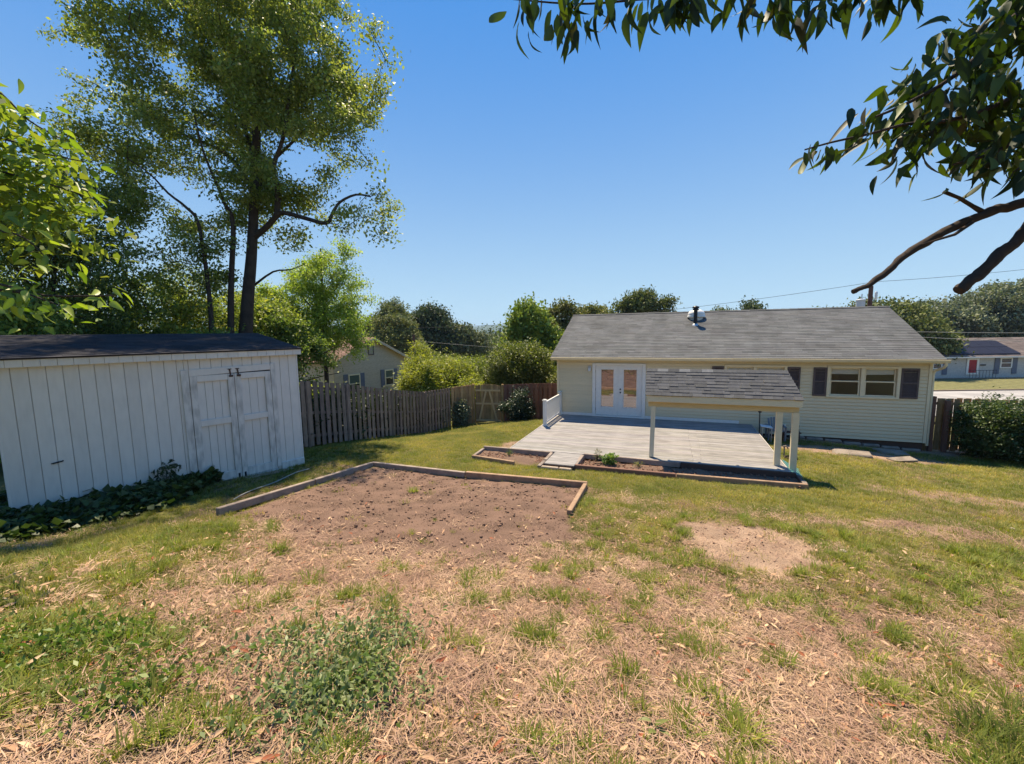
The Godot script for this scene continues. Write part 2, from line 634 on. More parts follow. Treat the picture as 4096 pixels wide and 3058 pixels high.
func build_hill() -> void:
	var f := FastNoiseLite.new()
	f.frequency = 0.0016
	f.seed = 3
	f.fractal_octaves = 4
	var g := Geo.new()
	var nx := 90
	for j in 14:
		for i in nx + 1:
			var lx := lerpf(-3200.0, 3600.0, i / float(nx))
			var dz := 2300.0 + j * 130.0
			var p := FOOT + RGT * lx + FWD * dz
			var rise := sin(PI * j / 13.0)
			p.y = -18.0 + rise * (84.0 + f.get_noise_2d(lx, dz) * 34.0 + 10.0 * sin(lx * 0.0016 + 0.6))
			g.v.append(p)
			g.c.append(Color(1, 1, 1))
	for j in 14:
		for i in nx + 1:
			var a := g.v[j * (nx + 1) + mini(i + 1, nx)] - g.v[j * (nx + 1) + maxi(i - 1, 0)]
			var b := g.v[mini(j + 1, 13) * (nx + 1) + i] - g.v[maxi(j - 1, 0) * (nx + 1) + i]
			g.n.append(a.cross(b).normalized() * (1.0 if a.cross(b).y > 0.0 else -1.0))
	for j in 13:
		for i in nx:
			var a := j * (nx + 1) + i
			for q in [a, a + nx + 1, a + 1, a + 1, a + nx + 1, a + nx + 2]:
				g.ix.append(q)
	struct("hill", g, M.hill)

# ---------------------------------------------------------------- the house with the deck
const HX0 := -1.482
const HX1 := 10.803
const EX0 := -1.677
const EX1 := 11.0
const EY := 2.432
const EZ := 0.303
const RY := 4.273
const RZ := -3.977
const BZ := -7.95

# what is left of LO..HI when the openings [x0, x1, y0, y1] that meet the course Y0..Y1 are taken out
func gaps(lo: float, hi: float, y0: float, y1: float, holes: Array) -> Array:
	var runs := [[lo, hi]]
	for h in holes:
		if h[3] <= y0 + 0.01 or h[2] >= y1 - 0.01:
			continue
		var next := []
		for r in runs:
			if h[1] <= r[0] or h[0] >= r[1]:
				next.append(r)
				continue
			if h[0] > r[0]:
				next.append([r[0], h[0]])
			if h[1] < r[1]:
				next.append([h[1], r[1]])
		runs = next
	return runs

func lap_board(x0: float, x1: float, y0: float, y1: float, z: float, slot := 0.021) -> Geo:
	var g := Geo.new()
	g.col = Color(1, 1, 1) * rng.randf_range(0.95, 1.03)
	var a := 0.026
	var b := 0.008
	var A := Vector3(x0, y0, z)
	var B := Vector3(x1, y0, z)
	var w := Vector3(0, 0, 1)
	var up := Vector3(0, y1 - y0 - slot, 0)
	g.poly([A + w * a, B + w * a, B + w * b + up, A + w * b + up], Vector3(0, 0.1, 1))
	g.poly([A, B, B + w * a, A + w * a], Vector3.DOWN)
	g.poly([A + up, B + up, B + up + w * b, A + up + w * b], Vector3.UP)
	g.poly([A, A + w * a, A + up + w * b, A + up], Vector3.LEFT)
	g.poly([B, B + w * a, B + up + w * b, B + up], Vector3.RIGHT)
	return g

func roof_piece(g: Geo, o: Vector3, ux: Vector3, up: Vector3, nn: Vector3, x0: float, x1: float, s0: float, s1: float, thick: float) -> void:
	var P := func(x: float, s: float, h: float) -> Vector3: return o + ux * x + up * s + nn * h
	var t0 := thick
	var t1 := 0.002
	g.poly([P.call(x0, s0, t0), P.call(x1, s0, t0), P.call(x1, s1, t1), P.call(x0, s1, t1)], nn)
	g.poly([P.call(x0, s0, 0.0), P.call(x1, s0, 0.0), P.call(x1, s0, t0), P.call(x0, s0, t0)], -up)
	g.poly([P.call(x0, s0, 0.0), P.call(x0, s0, t0), P.call(x0, s1, t1)], -ux)
	g.poly([P.call(x1, s0, 0.0), P.call(x1, s0, t0), P.call(x1, s1, t1)], ux)

func build_house() -> void:
	var t := thing("ranch_house", "long cream sided single storey house with grey shingle roof behind the deck", "house", Vector3(4.66, -0.5, -4.0))
	var holes := [[0.0, 2.076, -1.0, 2.183], [4.83, 6.82, 1.09, 2.172], [8.0, 10.007, 1.09, 2.172]]
	# shell: walls with real openings, floor, ceiling
	var g := Geo.new()
	var cuts := [[0.13, 1.95, 0.03, 2.1], [4.92, 6.73, 1.17, 2.09], [8.09, 9.92, 1.17, 2.09]]
	for band in [[-0.31, 0.03], [0.03, 1.17], [1.17, 2.09], [2.09, 2.1], [2.1, 2.33]]:
		for r in gaps(HX0 + 0.02, HX1 - 0.02, band[0], band[1], cuts):
			g.span(Vector3(r[0], band[0], -0.16), Vector3(r[1], band[1], -0.004))
	part("wall", g, M.cream, t)
	g = Geo.new()
	g.span(Vector3(HX0 + 0.02, -0.31, -7.64), Vector3(HX0 + 0.17, 2.33, -0.165))
	part("wall", g, M.siding, t)
	g = Geo.new()
	g.span(Vector3(HX1 - 0.17, -0.31, -7.64), Vector3(HX1 - 0.02, 2.33, -0.165))
	part("wall", g, M.siding, t)
	g = Geo.new()
	g.span(Vector3(HX0 + 0.02, -0.31, -7.8), Vector3(HX1 - 0.02, 2.33, -7.645))
	part("wall", g, M.siding, t)
	for x in [HX0 + 0.02, HX1 - 0.12]:
		g = Geo.new()
		g.poly([Vector3(x, 2.335, -0.01), Vector3(x, 2.335, -7.8), Vector3(x, 4.15, RZ)], Vector3.LEFT)
		g.poly([Vector3(x + 0.1, 2.335, -0.01), Vector3(x + 0.1, 2.335, -7.8), Vector3(x + 0.1, 4.15, RZ)], Vector3.RIGHT)
		part("gable", g, M.siding, t)
	g = Geo.new()
	g.span(Vector3(HX0 + 0.18, -0.05, -7.63), Vector3(HX1 - 0.18, 0.0, -0.17))
	part("room_floor", g, M.interior, t)
	g = Geo.new()
	g.span(Vector3(HX0 + 0.18, 2.30, -7.63), Vector3(HX1 - 0.18, 2.328, -0.17))
	part("ceiling", g, M.interior, t)
	for x in [3.4, 7.4]:
		g = Geo.new()
		g.span(Vector3(x, 0.002, -7.62), Vector3(x + 0.1, 2.298, -0.175))
		part("partition", g, M.interior, t)
	g = Geo.new()
	g.span(Vector3(HX0 + 0.19, 0.002, -4.1), Vector3(3.39, 2.298, -4.0))
	part("partition", g, M.interior, t)
	g = Geo.new()
	g.span(Vector3(HX0 + 0.05, -1.3, -7.75), Vector3(HX1 - 0.05, -0.312, -0.06))
	part("foundation", g, M.darkwood, t)
	# siding: each course a plank
	var pitch := 0.1143
	var k := 0
	while true:
		var y0 := -0.305 + k * pitch
		var y1 := minf(y0 + pitch, 2.29)
		if y0 > 2.27:
			break
		for r in gaps(HX0 + 0.09, HX1 - 0.09, y0, y1, holes):
			if y1 < 0.06 and r[0] < 5.4:
				if r[1] < 5.5:
					continue
				r = [5.4, r[1]]
			part("siding_plank", lap_board(r[0] + 0.002, r[1] - 0.002, y0, y1, 0.0), M.siding, t)
		k += 1
	for x in [HX0, HX1 - 0.085]:
		g = Geo.new()
		g.box(Vector3(x + 0.0425, 0.99 if x < 0 else 0.985, 0.012), Vector3(0.085, 2.6, 0.05), Basis(), 0.006)
		part("corner_trim", g, M.cream, t)
	# white skirting along the deck
	for r in [[-1.39, -0.002], [2.08, 5.38]]:
		g = Geo.new()
		g.box(Vector3((r[0] + r[1]) / 2, 0.062, 0.026), Vector3(r[1] - r[0], 0.115, 0.03), Basis(), 0.004)
		part("skirting_board", g, M.white, t)
	# eave
	g = Geo.new()
	g.span(Vector3(EX0 + 0.03, 2.292, 0.0), Vector3(EX1 - 0.03, 2.305, 0.27))
	part("soffit", g, M.cream, t)
	g = Geo.new()
	g.box(Vector3((EX0 + EX1) / 2, 2.36, 0.285), Vector3(EX1 - EX0 - 0.02, 0.135, 0.024), Basis(), 0.003)
	part("fascia", g, M.cream, t)
	# gutter, a trough with a rolled lip
	g = Geo.new()
	var gx0 := EX0 + 0.02
	var gx1 := EX1 + 0.06
	var prof := [Vector2(0.30, 2.415), Vector2(0.30, 2.325), Vector2(0.345, 2.315), Vector2(0.37, 2.335), Vector2(0.385, 2.375), Vector2(0.405, 2.41), Vector2(0.395, 2.418), Vector2(0.375, 2.38), Vector2(0.36, 2.342), Vector2(0.312, 2.335), Vector2(0.31, 2.412)]
	for i in prof.size() - 1:
		var a: Vector2 = prof[i]
		var b: Vector2 = prof[i + 1]
		var nrm := Vector2(b.y - a.y, -(b.x - a.x))
		g.poly([Vector3(gx0, a.y, a.x), Vector3(gx1, a.y, a.x), Vector3(gx1, b.y, b.x), Vector3(gx0, b.y, b.x)], Vector3(0, -nrm.y, -nrm.x) * -1.0)
	for x in [gx0, gx1]:
		g.span(Vector3(x - 0.003, 2.317, 0.302), Vector3(x + 0.003, 2.408, 0.39))
	part("gutter", g, M.cream, t)
	g = Geo.new()
	g.tube([Vector3(10.97, 2.33, 0.345), Vector3(10.97, 2.24, 0.34), Vector3(10.95, 2.17, 0.28), Vector3(10.90, 2.10, 0.12), Vector3(10.865, 2.06, 0.02), Vector3(10.86, 1.95, -0.05), Vector3(10.86, -0.4, -0.05)], [0.042, 0.042, 0.042, 0.042, 0.042, 0.042, 0.042], 8)
	part("downspout", g, M.cream, t)
	# roof
	var up := Vector3(0, RY - EY, RZ - EZ)
	var run := up.length()
	up = up.normalized()
	var nn := Vector3.RIGHT.cross(up).normalized()
	if nn.y < 0:
		nn = -nn
	g = Geo.new()
	var o := Vector3(EX0, EY, EZ)
	g.box(o + Vector3((EX1 - EX0) / 2, 0, 0) + up * run / 2 - nn * 0.026, Vector3(EX1 - EX0, run, 0.05), Basis(Vector3.RIGHT, up, nn))
	var up2 := Vector3(0, up.y, -up.z)
	var nn2 := Vector3(0, nn.y, -nn.z)
	g.box(Vector3((EX1 + EX0) / 2, EY, 2 * RZ - EZ) + up2 * (run / 2 - 0.03) - nn2 * 0.026, Vector3(EX1 - EX0, run - 0.06, 0.05), Basis(Vector3.RIGHT, up2, -nn2))
	var roof := part("roof", g, M.roof, t)
	var courses := 33
	var ex := run / courses
	var field := Geo.new()
	var made := 0
	for c in courses:
		var x := 0.0
		var w := EX1 - EX0
		var first := true
		while x < w - 0.01:
			var len := rng.randf_range(0.24, 0.72)
			if first:
				len = rng.randf_range(0.1, 0.5)
			if x + len > w - 0.12:
				len = w - x
			first = false
			var tone := rng.randf_range(0.86, 1.12)
			if rng.randf() < 0.12:
				tone *= 0.86
			var cc := Color(tone * rng.randf_range(0.985, 1.03), tone, tone * rng.randf_range(0.97, 1.02))
			var one := made < 300
			var q := Geo.new() if one else field
			q.col = cc
			roof_piece(q, o, Vector3.RIGHT, up, nn, x + 0.003, x + len - 0.003, c * ex - (0.012 if c == 0 else 0.0), (c + 1) * ex + 0.008, rng.randf_range(0.008, 0.013))
			if one:
				part("shingle", q, M.roof, t)
				made += 1
			x += len
	var fo := part("shingle_courses", field, M.roof, t)
	fo.set_meta("kind", "stuff")
	# ridge caps
	var x := EX0
	while x < EX1 - 0.05:
		var q := Geo.new()
		q.col = Color(1, 1, 1) * rng.randf_range(0.55, 0.75)
		var x1 := minf(x + 0.3, EX1)
		var top := Vector3(0, RY + 0.02, RZ)
		for s in [[up, nn], [up2, nn2]]:
			var a: Vector3 = top - s[0] * 0.14
			q.poly([a + Vector3(x, 0.012, 0), a + Vector3(x1, 0.004, 0), top + Vector3(x1, 0.004, 0), top + Vector3(x, 0.012, 0)], s[1])
			q.poly([a + Vector3(x, 0.012, 0), a + Vector3(x1, 0.004, 0), a + Vector3(x1, -0.02, 0), a + Vector3(x, -0.02, 0)], -s[0])
		part("ridge_cap", q, M.roof, t)
		x += 0.3
	# vent pipe and attic fan
	var pipe := holder("vent_pipe", t)
	g = Geo.new()
	var vb := Vector3(3.9, 3.62, -2.6)
	g.tube([vb, vb + Vector3(0, 0.72, 0)], [0.078, 0.078], 14)
	g.shift(Vector3.ZERO)
	part("pipe", g, M.blackpipe, pipe)
	g = Geo.new()
	g.lathe(vb + Vector3(0, 0.66, 0), [Vector2(0.079, 0.0), Vector2(0.125, 0.01), Vector2(0.125, 0.05), Vector2(0.1, 0.06), Vector2(0.1, 0.085), Vector2(0.14, 0.09), Vector2(0.14, 0.13), Vector2(0.11, 0.17), Vector2(0.03, 0.195), Vector2(0.0, 0.197)], 18)
	part("cap", g, M.blackpipe, pipe)
	g = Geo.new()
	g.lathe(vb + Vector3(0, -0.02, 0), [Vector2(0.2, -0.04), Vector2(0.135, 0.06), Vector2(0.11, 0.11), Vector2(0.08, 0.12)], 16)
	part("flashing", g, M.metal, pipe)
	var fan := holder("attic_fan", t)
	var fb := Vector3(3.96, 3.93, -3.3)
	g = Geo.new()
	g.lathe(fb, [Vector2(0.30, -0.12), Vector2(0.30, 0.1)], 22)
	part("base", g, M.metal, fan)
	g = Geo.new()
	g.lathe(fb, [Vector2(0.31, 0.06), Vector2(0.37, 0.06), Vector2(0.375, 0.1), Vector2(0.365, 0.14), Vector2(0.34, 0.2), Vector2(0.35, 0.21), Vector2(0.335, 0.27), Vector2(0.28, 0.35), Vector2(0.17, 0.41), Vector2(0.0, 0.43)], 26)
	part("dome", g, M.white, fan)
	# wall light
	var wl := holder("wall_light", t)
	g = Geo.new()
	g.box(Vector3(-0.12, 2.02, 0.035), Vector3(0.13, 0.09, 0.04), Basis(), 0.006)
	part("bracket", g, M.metal, wl)
	g = Geo.new()
	g.lathe(Vector3(-0.12, 1.85, 0.085), [Vector2(0.035, 0.0), Vector2(0.055, 0.01), Vector2(0.06, 0.11), Vector2(0.045, 0.14), Vector2(0.0, 0.15)], 12)
	part("lamp_glass", g, M.resin, wl)
	build_doors(t)
	build_window(t, 4.83, 6.82)
	build_window(t, 8.0, 10.007)
	for s in [4.42, 6.825, 7.6, 10.012]:
		build_shutter(t, s, s + (0.39 if s < 10.0 else 0.47))

func build_doors(t: Node3D) -> void:
	var fr := holder("door_frame", t)
	var g := Geo.new()
	g.box(Vector3(0.064, 1.12, 0.034), Vector3(0.128, 2.1, 0.05), Basis(), 0.006)
	part("jamb_trim", g, M.white, fr)
	g = Geo.new()
	g.box(Vector3(2.012, 1.12, 0.034), Vector3(0.128, 2.1, 0.05), Basis(), 0.006)
	part("jamb_trim", g, M.white, fr)
	g = Geo.new()
	g.box(Vector3(1.038, 2.137, 0.036), Vector3(1.816, 0.088, 0.052), Basis(), 0.006)
	part("head_trim", g, M.white, fr)
	g = Geo.new()
	g.box(Vector3(1.038, 0.036, 0.045), Vector3(2.076, 0.066, 0.075), Basis(), 0.006)
	part("sill", g, M.white, fr)
	for d in 2:
		var leaf := holder("door", t)
		var x0 := 0.135 if d == 0 else 1.045
		var x1 := 1.035 if d == 0 else 1.945
		var y0 := 0.075
		var y1 := 2.09
		var gx0 := x0 + 0.215
		var gx1 := x1 - 0.185
		if d == 1:
			gx0 = x0 + 0.19
			gx1 = x1 - 0.205
		var gy0 := 0.41
		var gy1 := 1.93
		var z := -0.015
		g = Geo.new()
		g.box(Vector3((x0 + gx0) / 2, (y0 + y1) / 2, z), Vector3(gx0 - x0, y1 - y0, 0.045), Basis(), 0.003)
		part("stile", g, M.white, leaf)
		g = Geo.new()
		g.box(Vector3((x1 + gx1) / 2, (y0 + y1) / 2, z), Vector3(x1 - gx1, y1 - y0, 0.045), Basis(), 0.003)
		part("stile", g, M.white, leaf)
		g = Geo.new()
		g.box(Vector3((gx0 + gx1) / 2, (y0 + gy0) / 2, z), Vector3(gx1 - gx0, gy0 - y0, 0.045), Basis(), 0.003)
		part("rail", g, M.white, leaf)
		g = Geo.new()
		g.box(Vector3((gx0 + gx1) / 2, (y1 + gy1) / 2, z), Vector3(gx1 - gx0, y1 - gy1, 0.045), Basis(), 0.003)
		part("rail", g, M.white, leaf)
		g = Geo.new()
		for b in [[gx0 - 0.03, gx0 + 0.008, gy0 - 0.03, gy1 + 0.03], [gx1 - 0.008, gx1 + 0.03, gy0 - 0.03, gy1 + 0.03]]:
			g.span(Vector3(b[0], b[2], 0.008), Vector3(b[1], b[3], 0.02), 0.004)
		for b in [[gy0 - 0.03, gy0 + 0.008], [gy1 - 0.008, gy1 + 0.03]]:
			g.span(Vector3(gx0 + 0.009, b[0], 0.008), Vector3(gx1 - 0.009, b[1], 0.0195), 0.004)
		part("glass_bead", g, M.white, leaf)
		g = Geo.new()
		g.span(Vector3(gx0, gy0, -0.018), Vector3(gx1, gy1, -0.012))
		part("pane", g, M.doorglass, leaf)
		for hy in [0.3, 1.1, 1.85]:
			g = Geo.new()
			var hx := x0 - 0.006 if d == 0 else x1 + 0.006
			g.tube([Vector3(hx, hy - 0.05, 0.014), Vector3(hx, hy + 0.05, 0.014)], [0.008, 0.008], 6)
			part("hinge", g, M.dark, leaf)
		if d == 0:
			g = Geo.new()
			g.box(Vector3(1.04, 1.08, 0.012), Vector3(0.05, 2.0, 0.02), Basis(), 0.004)
			part("astragal", g, M.white, leaf)
		else:
			for ky in [1.01, 1.14]:
				g = Geo.new()
				for q in [[0.012, 0.034, 0.0], [0.03, 0.018, 0.0], [0.045, 0.03, 0.0], [0.065, 0.026, 0.0]]:
					pass
				g.tube([Vector3(1.115, ky, 0.008), Vector3(1.115, ky, 0.018), Vector3(1.115, ky, 0.03), Vector3(1.115, ky, 0.05), Vector3(1.115, ky, 0.066)], [0.032, 0.030, 0.014, 0.027, 0.018], 12)
				part("knob" if ky < 1.1 else "deadbolt", g, M.dark, leaf)

func build_window(t: Node3D, x0: float, x1: float) -> void:
	var w := holder("window", t)
	var y0 := 1.09
	var y1 := 2.172
	var g := Geo.new()
	for b in [[x0, x0 + 0.09], [x1 - 0.09, x1]]:
		g.span(Vector3(b[0], y0, 0.002), Vector3(b[1], y1, 0.05), 0.006)
	g.span(Vector3(x0 + 0.091, y1 - 0.075, 0.002), Vector3(x1 - 0.091, y1, 0.049), 0.006)
	g.span(Vector3(x0 + 0.091, y0, 0.002), Vector3(x1 - 0.091, y0 + 0.07, 0.055), 0.006)
	part("frame", g, M.cream, w)
	var xm := (x0 + x1) / 2
	g = Geo.new()
	g.span(Vector3(xm - 0.055, y0 + 0.071, -0.05), Vector3(xm + 0.055, y1 - 0.076, 0.035), 0.006)
	part("mullion", g, M.cream, w)
	for d in 2:
		var a := x0 + 0.092 if d == 0 else xm + 0.056
		var b := xm - 0.056 if d == 0 else x1 - 0.092
		var yb := y0 + 0.075
		var yt := y1 - 0.08
		var ym := (yb + yt) / 2 + 0.02
		for s in 2:
			var sy0 := yb if s == 0 else ym - 0.02
			var sy1 := ym + 0.02 if s == 0 else yt
			var z := -0.02 if s == 0 else -0.055
			g = Geo.new()
			for e in [[a + 0.008, a + 0.05], [b - 0.05, b - 0.008]]:
				g.span(Vector3(e[0], sy0, z - 0.015), Vector3(e[1], sy1, z + 0.015), 0.004)
			for e in [[sy0, sy0 + 0.042], [sy1 - 0.04, sy1]]:
				g.span(Vector3(a + 0.051, e[0], z - 0.015), Vector3(b - 0.051, e[1], z + 0.0145), 0.004)
			part("sash", g, M.cream, w)
			g = Geo.new()
			g.poly([Vector3(a + 0.048, sy0 + 0.04, z), Vector3(b - 0.048, sy0 + 0.04, z), Vector3(b - 0.048, sy1 - 0.038, z), Vector3(a + 0.048, sy1 - 0.038, z)], Vector3.BACK)
			part("pane", g, M.glass, w)
		g = Geo.new()
		var tilt := rng.randf_range(-0.02, 0.03)
		for i in 8:
			var y := yt - 0.045 - i * 0.021
			g.bar(Vector3(a + 0.03, y + tilt * 0.5 * i / 6.0, -0.085), Vector3(b - 0.03, y - tilt * 0.5 * i / 6.0, -0.085), 0.026, 0.004, Vector3(0, 0.7, 0.7))
		part("blind", g, M.blind, w)

func build_shutter(t: Node3D, x0: float, x1: float) -> void:
	var s := holder("shutter", t)
	var y0 := 1.13
	var y1 := 2.115
	var g := Geo.new()
	var fw := 0.055
	var ym := (y0 + y1) / 2 + 0.01
	for b in [[x0, x0 + fw], [x1 - fw, x1]]:
		g.span(Vector3(b[0], y0, 0.022), Vector3(b[1], y1, 0.056), 0.005)
	for b in [[y0, y0 + 0.07], [ym - 0.025, ym + 0.025], [y1 - 0.07, y1]]:
		g.span(Vector3(x0 + fw + 0.001, b[0], 0.022), Vector3(x1 - fw - 0.001, b[1], 0.055), 0.005)
	part("frame", g, M.shutter, s)
	for p in [[y0 + 0.07, ym - 0.025], [ym + 0.025, y1 - 0.07]]:
		g = Geo.new()
		var n := 13
		for i in n:
			var y := lerpf(p[0], p[1], (i + 0.5) / n)
			g.bar(Vector3(x0 + fw - 0.004, y, 0.036), Vector3(x1 - fw + 0.004, y, 0.036), 0.028, 0.006, Vector3(0, 0.75, 0.66))
		g.span(Vector3(x0 + fw, p[0], 0.0215), Vector3(x1 - fw, p[1], 0.025))
		part("louvers", g, M.shutter, s)

# ---------------------------------------------------------------- deck
func build_deck() -> void:
	var t := thing("wooden_deck", "weathered whitish plank deck in front of the cream house", "deck", Vector3(2.17, -0.5, 2.8))
	var x0 := -1.443
	var x1 := 5.775
	var n := 40
	var pit := (5.655 - 0.012) / n
	for i in n:
		var z := 0.012 + (i + 0.5) * pit
		var xm := 3.62 + (0.24 if i % 3 == 0 else 0.0) + rng.randf_range(-0.02, 0.02)
		for s in [[x0, xm - 0.0015], [xm + 0.0015, x1]]:
			var g := Geo.new()
			var tone := rng.randf_range(0.86, 1.06)
			g.col = Color(tone, tone * rng.randf_range(0.97, 1.01), tone * rng.randf_range(0.94, 1.01))
			g.box(Vector3((s[0] + s[1]) / 2, -0.018 + rng.randf_range(-0.0015, 0.001), z), Vector3(s[1] - s[0], 0.034, pit - 0.006), Basis(), 0.004)
			part("deck_board", g, M.deck, t)
	var g2 := Geo.new()
	g2.box(Vector3(2.166, -0.06, 5.672), Vector3(7.3, 0.13, 0.03), Basis(), 0.004)
	part("rim_board", g2, M.deckside, t)
	g2 = Geo.new()
	g2.box(Vector3(-1.463, -0.06, 2.83), Vector3(0.03, 0.13, 5.64), Basis(), 0.004)
	part("rim_board", g2, M.deckside, t)
	g2 = Geo.new()
	g2.box(Vector3(5.795, -0.06, 2.83), Vector3(0.03, 0.13, 5.64), Basis(), 0.004)
	part("rim_board", g2, M.deckside, t)
	for j in 8:
		g2 = Geo.new()
		var jx := -1.3 + j * 1.0
		g2.span(Vector3(jx, -0.16, 0.05), Vector3(jx + 0.04, -0.036, 5.64))
		part("joist", g2, M.darkwood, t)
	for jx in [-1.35, 2.1, 5.6]:
		for jz in [0.6, 3.0, 5.3]:
			g2 = Geo.new()
			g2.span(Vector3(jx - 0.06, -1.2, jz - 0.06), Vector3(jx + 0.06, -0.161, jz + 0.06))
			part("foot_post", g2, M.darkwood, t)
	# landing in front
	for i in 8:
		g2 = Geo.new()
		var tone := rng.randf_range(0.95, 1.08)
		g2.col = Color(tone, tone * 0.99, tone * 0.98)
		g2.box(Vector3(0.335, -0.02, 5.765 + i * 0.141), Vector3(0.80, 0.032, 0.135), Basis(), 0.004)
		part("step_board", g2, M.deck, t)
	g2 = Geo.new()
	g2.span(Vector3(-0.05, -0.3, 5.72), Vector3(0.72, -0.037, 6.8))
	part("step_frame", g2, M.darkwood, t)
	# railing on the left side
	var r := holder("railing", t)
	var rx := -1.335
	for p in [[2.38, 0.98], [0.085, 0.98]]:
		g2 = Geo.new()
		g2.box(Vector3(rx, 0.47, p[0]), Vector3(0.12, 0.94, 0.12), Basis(), 0.008)
		part("post", g2, M.white, r)
		g2 = Geo.new()
		g2.box(Vector3(rx, 0.955, p[0]), Vector3(0.16, 0.03, 0.16), Basis(), 0.008)
		g2.box(Vector3(rx, 0.98, p[0]), Vector3(0.11, 0.022, 0.11), Basis(), 0.009)
		part("post_cap", g2, M.white, r)
		g2 = Geo.new()
		g2.box(Vector3(rx, 0.02, p[0]), Vector3(0.16, 0.04, 0.16), Basis(), 0.008)
		part("post_base", g2, M.white, r)
	for y in [0.11, 0.86]:
		g2 = Geo.new()
		g2.box(Vector3(rx, y, 1.2325), Vector3(0.06, 0.06, 2.16), Basis(), 0.008)
		part("rail", g2, M.white, r)
	for i in 16:
		g2 = Geo.new()
		g2.box(Vector3(rx, 0.485, 0.24 + i * 0.1325), Vector3(0.035, 0.69, 0.035), Basis(), 0.003)
		part("baluster", g2, M.white, r)

